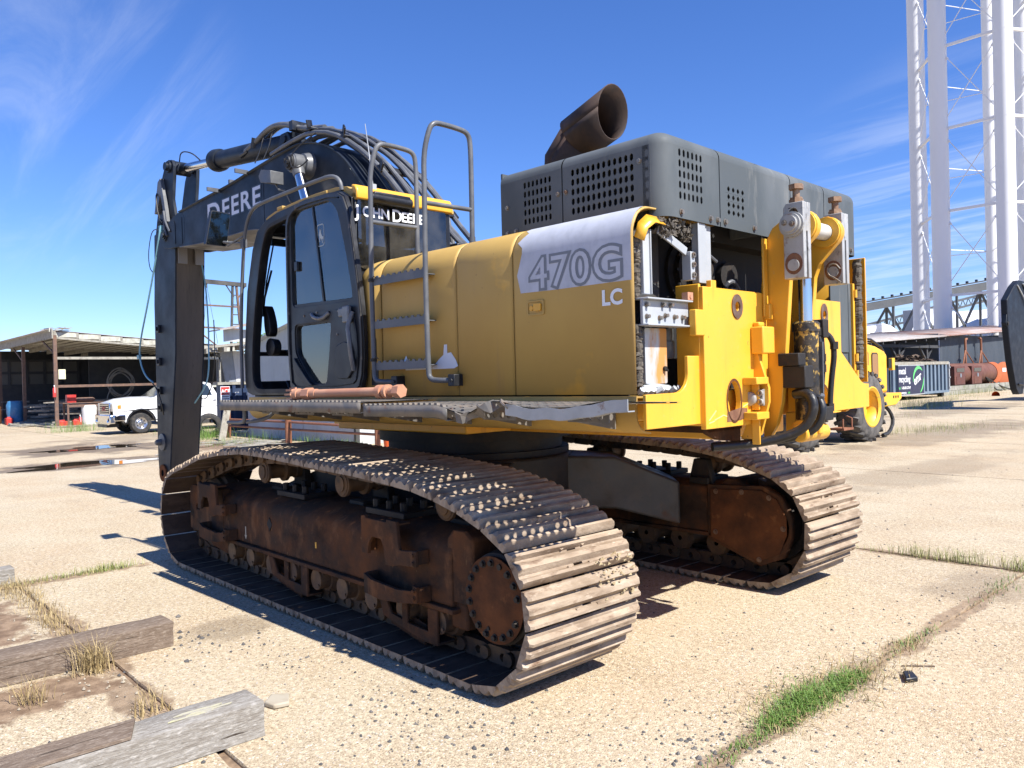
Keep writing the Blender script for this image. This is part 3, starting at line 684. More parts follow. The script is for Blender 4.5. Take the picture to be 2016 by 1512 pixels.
# panel two wraps the rear left corner (radius) and runs to the first rear seam
mb = MB(); K = .10
slotted(mb, 'y', CYL-.006, CYL, -2.215, -2.80, CZ0, ZR, lin(-2.297,-2.745,12), rz, .025, .043); slotted(mb, 'y', CYL-.006, CYL, -2.80, CX+K+.04, CZ0, ZR, [-2.85], rz, .021, .042); mb.plate([(CX+K+.04,CZ0),(CX+K,CZ0),(CX+K,ZR),(CX+K+.04,ZR)], 'y', CYL-.006, CYL)
slotted(mb, 'x', CX, CX+.006, CYL-K, .615, CZ0, ZR, lin(1.035,.815,6), [2.785,2.846,2.907,2.968,3.029], .022, .046)
def corner(cx, cy, a0, a1, k):
    rows = []
    for i in range(9):
        a = R(a0 + (a1-a0)*i/8); ux, uy = math.cos(a), math.sin(a); col = [(cx+k*ux, cy+k*uy, CZ0), (cx+k*ux, cy+k*uy, ZR)]
        for b in (15,30,45,60,75,90):
            rr = k - CR + CR*math.cos(R(b)); col.append((cx+rr*ux, cy+rr*uy, ZR+CR*math.sin(R(b))))
        rows.append(col)
    return rows
mb.sheet(corner(CX+K, CYL-K, 90, 180, K))
def top_round_x(y0, y1):
    return [[(CX+CR-CR*math.cos(R(a)), y, ZR+CR*math.sin(R(a))) for a in (0,15,30,45,60,75,90)] + [(-1.9, y, CZ1+.004)] for y in (y0, y1)]
mb.sheet([[(x, CYL-CR+CR*math.cos(R(a)), ZR+CR*math.sin(R(a))) for a in (0,15,30,45,60,75,90)] for x in (-2.215, CX+K)])
mb.sheet(top_round_x(CYL-K, .615))
mb.add([(-2.215,CYL-CR,CZ1),(CX+K,CYL-CR,CZ1),(CX+K,.6,CZ1+.001),(-2.215,.6,CZ1+.001)], [(0,1,2,3)])
cl2 = UB(mb, 'cover_panel', 'cover_grey', angle=40)
mb = MB(); slotted(mb, 'x', CX, CX+.006, .605, -.305, CZ0, ZR, lin(.505,.335,4), [2.755,2.802,2.850,2.898], .030, .034); mb.sheet(top_round_x(.605,-.305)); cl3 = UB(mb, 'cover_panel', 'cover_grey', angle=40)
mb = MB(); mb.plate([(-.315,CZ0),(-.835,CZ0),(-.835,ZR),(-.315,ZR)], 'x', CX, CX+.006); mb.sheet(top_round_x(-.315,-.835)); cl4 = UB(mb, 'cover_panel', 'cover_grey', angle=40)
mb = MB(); mb.plate([(-.845,CZ0),(CYR+K,CZ0),(CYR+K,ZR),(-.845,ZR)], 'x', CX, CX+.006); mb.sheet(top_round_x(-.845,CYR+K)); mb.sheet(corner(CX+K, CYR+K, 270, 180, K))
mb.plate([(CX+K,CZ0),(-1.66,CZ0),(-1.66,CZ1),(CX+K,CZ1)], 'y', CYR, CYR+.006); cl5 = UB(mb, 'cover_panel', 'cover_grey', angle=40)
mb = MB(); mb.box(-1.67,-1.655,CYR+.01,CYL-.01,CZ0,CZ1); mb.box(-1.9,-1.655,CYR+.01,CYL-.08,CZ1-.012,CZ1+.002); mb.box(CX+.02,-1.66,.1,.14,CZ0,CZ1-.02); UB(mb, 'cover_bulkhead', 'cover_grey')
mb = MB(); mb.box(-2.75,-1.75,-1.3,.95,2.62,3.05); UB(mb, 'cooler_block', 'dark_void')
# bolts
for x, z in ((-1.72,2.90),(-2.175,2.91),(-2.24,2.91),(-2.80,2.985),(-1.72,2.73),(-1.80,2.735),(-2.10,2.705),(-2.19,2.70),(-2.24,2.70),(-2.33,2.70),(-2.56,2.70),(-2.70,2.715),(-2.80,2.715)):
    mb = MB(); mb.hexbolt((x, CYL, z), (0,1,0), .012, .010); UB(mb, 'cover_bolt', 'bolt', cl1 if x > -2.2 else cl2)
for y in (1.03,.72,.64,.555,.20,-.20,-.50,-.95,-1.3):
    mb = MB(); mb.hexbolt((CX, y, 2.69), (-1,0,0), .014, .012); UB(mb, 'cover_bolt', 'bolt', cl2 if y > .61 else cl3 if y > -.31 else cl4 if y > -.84 else cl5)
# exhaust elbow, mitred pipe
def pipe_ring(c, ax, r, tilt=None, n=28):
    ax = Vector(ax).normalized(); u = Vector((0,1,0)); w = ax.cross(u).normalized(); pts = []
    for i in range(n):
        a = 2*math.pi*i/n; p = Vector(c) + r*(math.cos(a)*u + math.sin(a)*w); pts.append(p)
    return pts
EY = .16
def ring_cut(c, d, pn, r, n=28):
    """circle of radius r swept along d, cut by the plane through c with normal pn"""
    d = Vector(d).normalized(); pn = Vector(pn).normalized(); u = Vector((0,1,0)); w = d.cross(u).normalized(); c = Vector(c); o = []
    for i in range(n):
        a = 2*math.pi*i/n; p = c + r*(math.cos(a)*u + math.sin(a)*w); p = p + d*((c-p).dot(pn)/d.dot(pn)); o.append(tuple(p))
    return o
d1 = Vector((-.10,0,1)); d2 = Vector((-.66,0,.62)); d3 = Vector((-.93,0,.33))
mb = MB(); c0, c1, c2, c3 = (-1.30,EY,3.10), (-1.335,EY,3.47), (-1.50,EY,3.635), (-1.80,EY,3.735)
def close(r): return r + [r[0]]
r_a = ring_cut(c0, d1, (0,0,1), .165); r_b = ring_cut(c1, d1, (d1.normalized()+d2.normalized()), .165); r_c = ring_cut(c2, d2, (d2.normalized()+d3.normalized()), .165)
mb.sheet([close(r_a), close(r_b), close(r_c)])
exh = UB(mb, 'exhaust_pipe', 'exhaust_rust', solid=.008, angle=30)
mb = MB(); r_d = ring_cut((-1.47,EY,3.625), d3, (d2.normalized()+d3.normalized()), .178); r_e = ring_cut((-1.815,EY,3.742), d3, (-1,0,-.12), .178)
mb.sheet([close(r_d), close(r_e)]); UB(mb, 'exhaust_tip', 'exhaust_rust', exh, solid=.008, angle=30)

# ------------------------------------------------------------------ rear face: frame plates
RX = -2.955
fil = [(1.012,1.87),(1.012,1.77)] + [(1.13 - .118*math.cos(R(a)), 1.77 - .108*math.sin(R(a))) for a in (15,35,55,75,90)] + [(1.42,1.660)]
mb = MB(); mb.plate([(1.42,1.660),(1.42,1.472),(.885,1.472),(.885,1.87)] + fil[:-1], 'x', RX-.012, RX+.012); rp = UB(mb, 'rear_plate', 'yellow', bevel=.004)
mb = MB(); mb.box(RX-.02, RX+.14, .872, .894, 1.46, 2.29); UB(mb, 'rear_rib', 'yellow', rp, bevel=.004)
mb = MB(); mb.box(RX-.055, RX-.01, .89, .985, 1.985, 2.135); UB(mb, 'hinge_block', 'yellow', rp, bevel=.005)
PX = -2.985
LP = [(.892,1.440),(.892,2.272),(.80,2.272),(.80,2.315),(.745,2.315),(.745,2.272),(.115,2.272),(.115,1.95),(.20,1.44)]
mb = MB(); mb.plate(LP, 'x', PX-.018, PX+.018, [ngon(.517,2.171,.030,.030,16), ngon(.571,1.596,.078,.120,24)]); lp = UB(mb, 'mounting_plate', 'yellow', bevel=.004)
mb = MB(); mb.plate(ngon(.517,2.171,.062,.075,24), 'x', PX-.026, PX-.0185, [ngon(.517,2.171,.030,.030,16)]); UB(mb, 'bare_pad', M('bare_steel', (.18,.12,.09), .5, metal=.4, layers=[((.10,.05,.03),12,.4,.7,S1,4)]), lp)
mb = MB(); mb.plate(ngon(.571,1.596,.092,.136,24), 'x', PX-.0205, PX-.0185, [ngon(.571,1.596,.079,.121,24)]); UB(mb, 'rust_ring', 'rust', lp)
mb = MB(); mb.plate([(.66,1.472),(.655,1.53),(.50,1.55),(.42,1.545),(.425,1.49),(.50,1.475)], 'x', PX-.0205, PX-.0185); UB(mb, 'rust_scar', M('bare_rust', (.13,.055,.03), .8, layers=[((.22,.11,.06),14,.4,.7,S1,5)]), lp)
mb = MB()
for a, b in (((.86,1.49),(.78,1.545)),((.86,1.475),(.80,1.485)),((.80,1.49),(.70,1.515)),((.70,1.515),(.66,1.505)),((.47,1.555),(.36,1.585))): mb.bar((PX-.0187,a[0],a[1]),(PX-.0187,b[0],b[1]),.006,.002,(1,0,0))
UB(mb, 'paint_scratch', M('scratch', (.80,.62,.22), .6), lp)
RP = [(-.255,1.455),(-.255,2.272),(-.985,2.272),(-.985,1.90),(-1.345,1.672),(-1.40,1.655),(-1.485,1.652),(-1.485,1.472),(-.98,1.468),(-.95,1.455)]
mb = MB(); mb.plate(RP, 'x', PX-.018, PX+.018, [ngon(-.700,2.165,.030,.030,16), ngon(-.665,1.545,.085,.110,24)]); rp2 = UB(mb, 'mounting_plate', 'yellow', bevel=.004)
mb = MB(); mb.plate(ngon(-.700,2.165,.055,.082,24), 'x', PX-.026, PX-.0185, [ngon(-.700,2.165,.030,.030,16)]); UB(mb, 'bare_pad', m_['bare_steel'], rp2)
mb = MB(); mb.plate(ngon(-.665,1.545,.10,.125,24), 'x', PX-.0205, PX-.0185, [ngon(-.665,1.545,.086,.111,24)]); UB(mb, 'rust_ring', 'rust', rp2)
mb = MB(); mb.box(RX-.01, RX+.2, -1.52, -1.488, 1.47, 1.655); UB(mb, 'corner_bracket', 'yellow', rp2, bevel=.004)
mb = MB(); mb.box(-2.93,-2.70,-1.40,.885,1.47,1.66); UB(mb, 'tail_beam', 'yellow', rp, bevel=.005)
mb = MB(); mb.plate([(.66,1.462),(.60,1.39),(.48,1.345),(.22,1.315),(.22,1.462)], 'x', -2.84, -2.80); mb.box(-2.84,-2.4,.20,.66,1.40,1.462); UB(mb, 'belly_plate', 'frame_rust', rp)

# counterweight lifting gear: two arms, cross pin, slotted links, cylinder
def arm_profile():
    P = [(-2.96,1.33),(-3.00,1.335),(-3.05,1.42),(-3.09,1.57),(-3.10,1.66),(-3.125,1.90),(-3.15,2.20),(-3.165,2.38),(-3.20,2.47)]
    P += [(-3.245+.105*math.cos(R(a)), 2.665+.105*math.sin(R(a))) for a in (225,200,180,160,140,120,100,85)]
    P += [(-3.13,2.735),(-3.05,2.685),(-3.0,2.60),(-2.985,2.45),(-2.96,2.3)]
    return P
for y0, y1, nm in ((.090,.135,'a'),(-.255,-.210,'b')):
    mb = MB(); mb.plate(arm_profile(), 'y', y0, y1); am = UB(mb, 'lifting_arm', 'yellow', bevel=.004)
    mb = MB(); mb.lathe((-3.245, y0-.02, 2.665), (0,1,0), [(0,.055),(0,.098),(.085,.098),(.085,.055)], 28); UB(mb, 'arm_boss', 'yellow', am)
mb = MB(); mb.cyl((-3.245,.30,2.665),(-3.245,-.44,2.665),.052,n=24); UB(mb, 'cross_pin', M('worn_white', (.55,.55,.53), .4, layers=[((.40,.38,.34),6,.4,.7,S1,5)]))
M('link_grey', (.32,.32,.31), .42, metal=.2, layers=[((.45,.45,.44),5,.4,.7,S1,5), ((.20,.09,.04),8,.60,.72,S1,5,.85), ((.10,.09,.08),14,.58,.75,S1,5)], bump=(60,.06))
for y0, y1 in ((.155,.255),(-.405,-.305)):
    x0, x1, z0, z1 = -3.315, -3.185, 2.335, 2.800
    big = smooth_poly([(x1-.028,2.60),(x0+.028,2.60),(x0+.028,2.765),(x1-.028,2.765)], 2); low = ngon(-3.25,2.415,.028,n=14)
    body = [(x0,z0),(x1,z0),(x1,z1-.03),(x1-.02,z1),(x0,z1)]
    mb = MB(); ym = (y0+y1)/2
    mb.plate(body, 'y', ym+.012, y1, [big, low]); mb.plate(body, 'y', y0, ym-.012, [big, low]); mb.box(x0,x1,ym-.012,ym+.012,2.62,z1-.002); mb.box(x0+.03,x1,ym-.012,ym+.012,z0+.01,2.62)
    lk = UB(mb, 'slotted_link', 'link_grey', bevel=.004)
    mb = MB(); mb.cyl((-3.25,ym,z1-.08),(-3.25,ym,z1+.095),.022,n=12); mb.cyl((-3.25,ym,z1),(-3.25,ym,z1+.022),.046,n=6); mb.cyl((-3.25,ym,z1+.022),(-3.25,ym,z1+.034),.040,n=6); mb.cyl((-3.25,ym,z1+.085),(-3.25,ym,z1+.115),.046,n=6)
    UB(mb, 'adjusting_bolt', M('rusty_bolt', (.21,.12,.07), .6, metal=.25, layers=[((.34,.24,.16),18,.45,.7,S1,4)]), lk)
    mb = MB(); mb.lathe((-3.25, y0-.012, 2.415), (0,1,0), [(0,0),(0,.036),(.124,.036),(.124,0)], 20); UB(mb, 'link_pin', 'link_grey', lk)
    mb = MB(); mb.plate(ngon(-3.25,2.425,.056,.066,20), 'y', y1+.001, y1+.003); UB(mb, 'wear_mark', m_['bare_rust'], lk)
mb = MB(); mb.lathe((-3.245,.256,2.665), (0,1,0), [(0,0),(0,.078),(.018,.078),(.018,.066),(.040,.066),(.040,.050),(.058,.050),(.058,0)], 32)
pc = UB(mb, 'pin_cap', 'link_grey')
mb = MB(); mb.hexbolt((-3.27,.314,2.66),(0,1,0),.013); mb.hexbolt((-3.222,.314,2.672),(0,1,0),.013); UB(mb, 'cap_bolt', 'bolt', pc)
mb = MB(); mb.tube([(-3.30,-.296,2.43),(-3.27,-.29,2.47),(-3.22,-.288,2.46),(-3.22,-.286,2.40),(-3.27,-.28,2.37),(-3.31,-.276,2.34)], .006, 6, 1); UB(mb, 'split_pin', 'bolt')
CXc, CYc = -3.175, -.045
mb = MB(); mb.cyl((CXc,CYc,2.03),(CXc+.0,CYc,2.63),.042,n=24); cr = UB(mb, 'lift_rod', 'chrome')
mb = MB(); mb.cyl((CXc,CYc,1.40),(CXc,CYc,2.04),.076,n=28); mb.lathe((CXc,CYc,2.02),(0,0,1),[(0,.076),(.0,.086),(.05,.086),(.065,.07),(.065,.042)],28); lc_ = UB(mb, 'lift_cylinder', 'grease_yellow')
mb = MB(); mb.lathe((CXc,CYc-.11,1.385),(0,1,0),[(0,0),(0,.07),(.22,.07),(.22,0)],24); mb.lathe((CXc-.02,CYc-.17,1.37),(0,1,0),[(0,0),(0,.055),(.34,.055),(.34,0)],20); mb.box(CXc-.09,CXc+.14,CYc-.03,CYc+.03,1.36,1.50); UB(mb, 'cylinder_eye', 'yellow', lc_, bevel=.01)
# lower gusset bolted on the left arm, with small shelves and a valve
mb = MB(); mb.plate([(-2.97,1.98),(-3.0,1.98),(-3.10,1.67),(-3.10,1.58),(-3.04,1.37),(-3.0,1.345),(-2.90,1.34),(-2.97,1.5)], 'y', .30, .325); gs = UB(mb, 'gusset', 'yellow', bevel=.004)
for z, w in ((1.69,.15),(1.475,.15)):
    mb = MB(); mb.box(-3.10,PX-.02,.32,.32+w,z,z+.045); mb.box(-3.06,PX-.02,.36,.372,z-.16,z); UB(mb, 'shelf_bracket', 'yellow', gs, bevel=.005)
mb = MB(); mb.box(-3.09,PX-.02,.21,.36,1.88,2.05); mb.box(-3.05,PX-.02,.24,.33,2.05,2.08); UB(mb, 'stop_block', 'yellow', gs, bevel=.008)
mb = MB(); mb.box(-3.02,PX-.02,.145,.20,2.12,2.62); mb.box(-3.05,-3.0,.15,.19,2.10,2.20); UB(mb, 'guide_strip', 'yellow', gs, bevel=.005)
mb = MB(); mb.box(-3.075,-2.98,.326,.352,1.555,1.66); UB(mb, 'valve_block', 'link_grey', gs, bevel=.004)
mb = MB(); mb.lathe((-3.0,.352,1.60),(0,1,0),[(0,0),(0,.045),(.05,.045),(.055,.035),(.055,0)],20)
for z in (1.58,1.635): mb.lathe((-3.06,.352,z),(0,1,0),[(0,0),(0,.02),(.02,.02),(.02,.011),(.008,.011),(.008,0)],14)
UB(mb, 'valve_port', 'link_grey', gs)
mb = MB(); mb.hexbolt((-3.02,.326,1.375),(0,1,0),.014); UB(mb, 'gusset_bolt', 'bolt', gs)
# hoses and fittings beside the cylinder
def hose(path, r, parent=lc_, mat='hose', name='hose', sm=2): return UB(MB().tube(path, r, 10, sm), name, mat, parent)
hose([(-3.20,-.16,2.00),(-3.22,-.165,1.90),(-3.21,-.15,1.75),(-3.20,-.14,1.62),(-3.18,-.13,1.56)], .020)
hose([(-3.20,-.22,1.98),(-3.21,-.215,1.80),(-3.20,-.205,1.66),(-3.20,-.20,1.56)], .016)
hose([(-3.20,-.26,2.02),(-3.23,-.30,1.98),(-3.24,-.32,1.88),(-3.22,-.31,1.72),(-3.21,-.30,1.56),(-3.21,-.30,1.46)], .019)
hose([(-3.20,-.19,1.99),(-3.20,-.20,1.85),(-3.20,-.19,1.70),(-3.19,-.18,1.60)], .015)
hose([(-3.16,.10,1.62),(-3.26,.13,1.63),(-3.30,.14,1.58),(-3.30,.145,1.50),(-3.24,.16,1.40),(-3.10,.22,1.34),(-2.95,.32,1.31),(-2.8,.5,1.30)], .030)
hose([(-3.18,.02,1.60),(-3.27,.03,1.60),(-3.31,.04,1.55),(-3.31,.05,1.46),(-3.25,.07,1.38),(-3.10,.13,1.33),(-2.90,.28,1.315)], .028)
mb = MB(); mb.box(-3.24,-3.15,-.24,-.16,1.98,2.10); mb.box(-3.26,-3.14,-.24,-.12,1.44,1.53); mb.box(-3.25,-3.10,.02,.14,1.66,1.80); mb.box(-3.22,-3.08,.06,.16,1.80,1.88); mb.box(-3.235,-3.15,-.12,-.05,1.58,1.66); vb = UB(mb, 'valve_block', 'grease_shade', lc_, bevel=.006)
for p in ((-3.20,-.16,2.02),(-3.205,-.205,1.85),(-3.205,-.205,1.78),(-3.21,-.30,1.52),(-3.24,-.315,1.93),(-3.28,.135,1.60),(-3.29,.035,1.575)):
    mb = MB(); mb.cyl((p[0],p[1],p[2]-.025),(p[0],p[1],p[2]+.025),.028,n=6); UB(mb, 'hose_fitting', 'grease_shade', lc_)
mb = MB(); mb.bar((-3.245,-.10,1.95),(-3.245,-.095,1.62),.012,.03); mb.tube([(-3.16,-.02,1.62),(-3.22,-.10,1.60),(-3.22,-.16,1.60)],.02,8); UB(mb, 'hose_bracket', 'pipe_grey', lc_)

# ------------------------------------------------------------------ open rear bay behind the left hood
# sealing foam along the hood edge
random.seed(11)
def foam_strip(p0, p1, w, n, name='sealing_foam'):
    mb = MB(); p0 = Vector(p0); p1 = Vector(p1); path = []; rad = []
    for i in range(n+1):
        path.append(p0.lerp(p1, i/n) + Vector((random.uniform(-.004,.004), random.uniform(-.004,.004), 0))); rad.append(w*random.uniform(.82,1.12))
    mb.tube(path, rad, 9); return UB(mb, name, 'foam', rp)
foam_strip((-2.885,1.375,2.56),(-2.885,1.375,2.20), .024, 60); foam_strip((-2.885,1.372,2.03),(-2.885,1.372,1.70), .026, 56)
mb = MB()
for i in range(200):
    u = random.random(); c = Vector((-2.93+random.uniform(-.03,.03), 1.22-.30*u, 2.60 - .02*math.sin(u*9) + random.uniform(-.045,.045)*(1-.3*u))); r = random.uniform(.014,.028)
    vs = [c + Vector((random.uniform(-r,r), random.uniform(-r,r), random.uniform(-r,r))) for _ in range(6)]
    mb.add(vs, [(0,1,2),(2,3,4),(4,5,0),(0,2,4),(1,3,5),(1,2,3),(3,4,5),(5,0,1)])
UB(mb, 'torn_foam', 'foam', rp, smooth=False)['kind'] = 'stuff'
# yellow corner flap and silver skin curl of the hood end
mb = MB(); mb.sheet([[(-2.90,1.40,2.52),(-2.905,1.37,2.60),(-2.91,1.30,2.65),(-2.92,1.22,2.645)],[(-2.955,1.385,2.49),(-2.96,1.355,2.56),(-2.965,1.29,2.60),(-2.97,1.20,2.595)]]); UB(mb, 'hood_flap', 'yellow', h3, solid=.005)
mb = MB(); mb.box(-2.92,-2.88,1.292,1.35,2.21,2.57); mb.box(-2.93,-2.89,1.284,1.292,2.21,2.57); UB(mb, 'bay_post', 'steel_grey', rp, bevel=.003)
mb = MB(); mb.box(-2.935,-2.915,1.385,.945,2.045,2.178); mb.box(-2.97,-2.88,1.385,.945,2.178,2.188); mb.box(-2.97,-2.88,1.385,.945,2.035,2.045); bm_ = UB(mb, 'cross_beam', 'steel_grey', rp, bevel=.003)
for y, z in ((1.355,2.15),(1.355,2.085),(1.205,2.155),(1.13,2.155),(1.235,2.08),(1.18,2.095),(1.09,2.09),(1.01,2.09)):
    mb = MB(); mb.hexbolt((-2.935,y,z),(-1,0,0),.011,.02); UB(mb, 'beam_bolt', 'bolt', bm_)
mb = MB(); mb.box(-2.95,-2.90,.765,.84,2.30,2.655); mb.box(-2.955,-2.945,.84,.85,2.30,2.655); mb.box(-2.93,-2.88,.675,.735,2.28,2.655); mb.box(-2.94,-2.93,.735,.765,2.30,2.655)
mb.box(-2.96,-2.90,.90,.945,2.31,2.475); mb.bar((-2.93,1.22,2.575),(-2.93,.945,2.475),.05,.012,(1,0,0)); ps = UB(mb, 'bay_post', 'steel_grey', rp, bevel=.003)
for z in (2.34,2.40,2.455):
    mb = MB(); mb.lathe((-2.96,.92,z),(-1,0,0),[(0,0),(0,.016),(.012,.016),(.012,.008),(.004,.008),(.004,0)],12); UB(mb, 'beam_bolt', 'bolt', ps)
mb = MB(); mb.box(-2.74,-2.73,.95,1.36,2.20,2.62); UB(mb, 'bay_panel', 'leg_paint')
mb = MB(); mb.lathe((-2.742,1.16,2.36),(-1,0,0),[(0,.0),(0,.04),(.03,.04),(.03,.022),(.005,.022)],18); UB(mb, 'bay_port', 'leg_paint')
mb = MB(); mb.plate(rrect(1.075,1.285,1.715,2.03,.012,3), 'x', -2.87, -2.80); gb = UB(mb, 'relay_box', 'box_rusty', bevel=.006)
mb = MB(); mb.cyl((-2.872,1.108,1.80),(-2.885,1.108,1.80),.014,n=10); mb.cyl((-2.872,1.10,1.79),(-2.892,1.10,1.79),.006,n=8); UB(mb, 'box_lock', 'grease_shade', gb)
M('filter_paint', (.055,.065,.072), .4, layers=[((.09,.10,.11),9,.4,.7,S1,4)], bump=(40,.06))
for y, z0, z1, r in ((1.035,1.90,2.04,.040),(.955,1.86,2.035,.052)):
    mb = MB(); mb.lathe((-2.78,y,z0),(0,0,1),[(0,.0),(.0,r*.85),(.012,r),(.10,r),(.105,r*.86),(.13,r*.9),(z1-z0,r*.9)],24); UB(mb, 'filter_bowl', 'filter_paint')
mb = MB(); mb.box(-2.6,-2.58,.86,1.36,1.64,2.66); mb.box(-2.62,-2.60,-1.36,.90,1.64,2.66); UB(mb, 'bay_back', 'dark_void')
# drive-end of the engine seen through the opening
mb = MB(); mb.lathe((-2.62,.50,2.42),(-1,.12,0),[(0,.0),(0,.21),(.05,.21),(.06,.17),(.10,.165),(.11,.10),(.16,.095),(.165,.05),(.2,.05),(.2,0)],30); mb.lathe((-2.60,.22,2.40),(-1,.1,0),[(0,0),(0,.12),(.14,.12),(.15,.09),(.2,.09),(.2,0)],24)
for k in range(12): a = R(30*k); mb.cyl((-2.69,.507+.185*math.cos(a),2.42+.185*math.sin(a)),(-2.705,.507+.185*math.cos(a),2.42+.185*math.sin(a)),.012,n=6)
UB(mb, 'engine_fan', 'grease_shade')
mb = MB(); mb.tube([(-2.80,.66,2.62),(-2.82,.55,2.52),(-2.83,.45,2.47)],.012,8,1); mb.tube([(-2.8,.30,2.30),(-2.83,.33,2.34),(-2.85,.28,2.36),(-2.84,.2,2.31)],.015,8,1); mb.box(-2.86,-2.82,.24,.32,2.29,2.31); UB(mb, 'engine_line', 'pipe_grey')
random.seed(5)
mb = MB()
for i in range(9):
    y = 1.36-.05*i; mb.cyl((-2.88,y,1.668),(-2.91,y+random.uniform(-.03,.03),1.69),random.uniform(.014,.022),n=7)
mb.tube([(-2.86,1.30,1.69),(-2.87,1.20,1.70),(-2.86,1.05,1.685)],.02,8,1); UB(mb, 'bay_fittings', 'steel_grey')
mb = MB(); mb.box(-2.97,-2.93,.945,1.0,2.19,2.235); mb.cyl((-2.975,.97,2.21),(-2.965,.97,2.21),.012,n=8); UB(mb, 'catch_bracket', 'copper_paint')
# right-hand door frame standing open at the rear: yellow skin, seal, grey cooler panel
mb = MB(); mb.box(-2.97,-2.55,-1.56,-1.545,1.665,2.655); UB(mb, 'side_door', 'yellow', bevel=.004)
foam_strip((-2.95,-1.44,2.63),(-2.95,-1.43,1.69), .035, 110)
mb = MB(); mb.box(-2.945,-2.92,-1.395,-1.365,1.66,2.44); hp = UB(mb, 'hinge_post', 'yellow', rp2, bevel=.003)
mb = MB()
for z in (2.36,1.86,1.73): mb.cyl((-2.955,-1.385,z-.03),(-2.955,-1.385,z+.03),.014,n=8)
UB(mb, 'hinge', 'yellow', hp)
mb = MB(); mb.box(-2.92,-2.90,-1.36,-1.19,1.66,2.44); mb.box(-2.93,-2.92,-1.352,-1.31,1.66,2.44); mb.box(-2.93,-2.915,-1.30,-.99,1.9,2.44); UB(mb, 'cooler_panel', 'cover_grey', rp2, bevel=.003)
# ------------------------------------------------------------------ cab
CAB = empty('cab', parent=EX)
side = [(-.20,1.672),(1.55,1.672),(1.65,1.70),(1.69,1.80),(1.69,2.05),(1.60,2.65),(1.47,3.03),(1.37,3.18),(1.22,3.255),(1.0,3.295),(.5,3.325),(-.05,3.305),(-.20,3.22)]
opn = rpoly([(.62,1.715),(1.515,1.715),(1.515,2.06),(1.41,2.58),(1.275,3.0),(1.17,3.185),(.62,3.235)], .16)
rearw = rpoly([(.54,2.05),(.54,3.24),(-.06,3.23),(-.13,2.05)], .08)
mb = MB(); mb.plate(side, 'y', 1.345, 1.415, [opn, rearw]); UB(mb, 'side_frame', 'black_plastic', CAB, bevel=.012)
def band(poly, k, y0, y1):
    c = Vector((sum(p[0] for p in poly)/len(poly), sum(p[1] for p in poly)/len(poly)))
    return [((Vector(p)-c)*k + c)[:] for p in poly]
mb = MB(); mb.plate(band(opn,1.035,0,0), 'y', 1.405, 1.428, [band(opn,.985,0,0)]); UB(mb, 'door_seal', 'rubber', CAB, bevel=.008)
mb = MB(); mb.plate(rearw, 'y', 1.375, 1.381); UB(mb, 'side_glass', 'door_glass', CAB)
winr = smooth_poly([(-.08,2.05),(1.40,1.98),(1.47,2.15),(1.38,2.62),(1.25,3.0),(1.12,3.18),(-.08,3.22)], 1)
mb = MB(); mb.plate(side, 'y', .42, .48, [winr]); UB(mb, 'side_frame', 'black_plastic', CAB, bevel=.01)
mb = MB(); mb.plate(winr, 'y', .447, .453); UB(mb, 'side_glass', 'cab_glass', CAB)
# rear wall with window
rh = rrect(.52,1.33,2.68,3.20,.06)
mb = MB(); mb.plate([(.43,1.67),(1.40,1.67),(1.40,3.26),(.43,3.26)], 'x', -.22, -.17, [rh]); UB(mb, 'rear_wall', 'black_plastic', CAB, bevel=.01)
mb = MB(); mb.plate(rrect(.49,1.385,2.66,3.225,.05), 'x', -.236, -.230); rg = UB(mb, 'rear_window', glass('tint_glass', (.55,.66,.68), 1.0, .0, .10, 1.8), CAB)
a_, b_ = dict(bold=.003), dict(bold=.0028)
lettering('maker_lettering', [('J',.135,0,-.012,a_),('OHN',.112,.062,0,b_),('D',.138,.345,-.008,a_),('EERE',.112,.440,0,b_)], m_['letter_white'], CAB, (-.239,1.405,3.075), (0,-1,0), (0,0,1), True, xs=1.0)
# windscreen, its bar and wiper
wsx = [(1.675,1.80),(1.68,2.05),(1.59,2.65),(1.46,3.03),(1.37,3.17)]
mb = MB(); mb.sheet([[(x,1.34,z) for x,z in wsx],[(x,.49,z) for x,z in wsx]]); UB(mb, 'windscreen', 'clear_glass', CAB, angle=60)
mb = MB(); mb.box(1.655,1.69,.48,1.35,2.045,2.085); mb.box(1.64,1.67,.8,1.20,2.085,2.105); mb.box(1.60,1.69,.48,1.35,1.675,1.80); mb.box(1.24,1.42,.48,1.35,3.16,3.25); UB(mb, 'windscreen_bar', 'black_plastic', CAB, bevel=.008)
for yy in (1.29, .50):
    mb = MB(); mb.tube([(1.66,yy+.02,1.75),(1.675,yy+.02,2.05),(1.59,yy+.02,2.65),(1.46,yy+.02,3.03),(1.37,yy+.02,3.17)], .032, 8); UB(mb, 'front_pillar', 'black_plastic', CAB)
mb = MB(); mb.tube([(1.43,1.22,3.10),(1.55,1.24,2.75),(1.60,1.26,2.42)], .008, 6); mb.bar((1.52,1.20,2.86),(1.62,1.27,2.46),.02,.012); mb.box(1.38,1.44,1.10,1.26,3.08,3.14); UB(mb, 'wiper', 'black_plastic', CAB)
mb = MB(); mb.plate(smooth_poly([(1.50,2.22),(1.40,2.22),(1.39,2.34),(1.47,2.52),(1.52,2.50)],2), 'y', 1.22, 1.30); mb.lathe((1.44,1.20,2.12),(0,1,0),[(0,0),(0,.075),(.08,.085),(.09,.05),(.09,0)],20); UB(mb, 'pillar_monitor', 'black_plastic', CAB, bevel=.01)
mb = MB(); mb.box(-.17,1.64,.48,1.345,1.655,1.69); UB(mb, 'cab_floor', 'rubber', CAB)
mb = MB(); mb.box(-.15,1.15,.49,1.34,3.235,3.262); UB(mb, 'headliner', 'black_plastic', CAB)
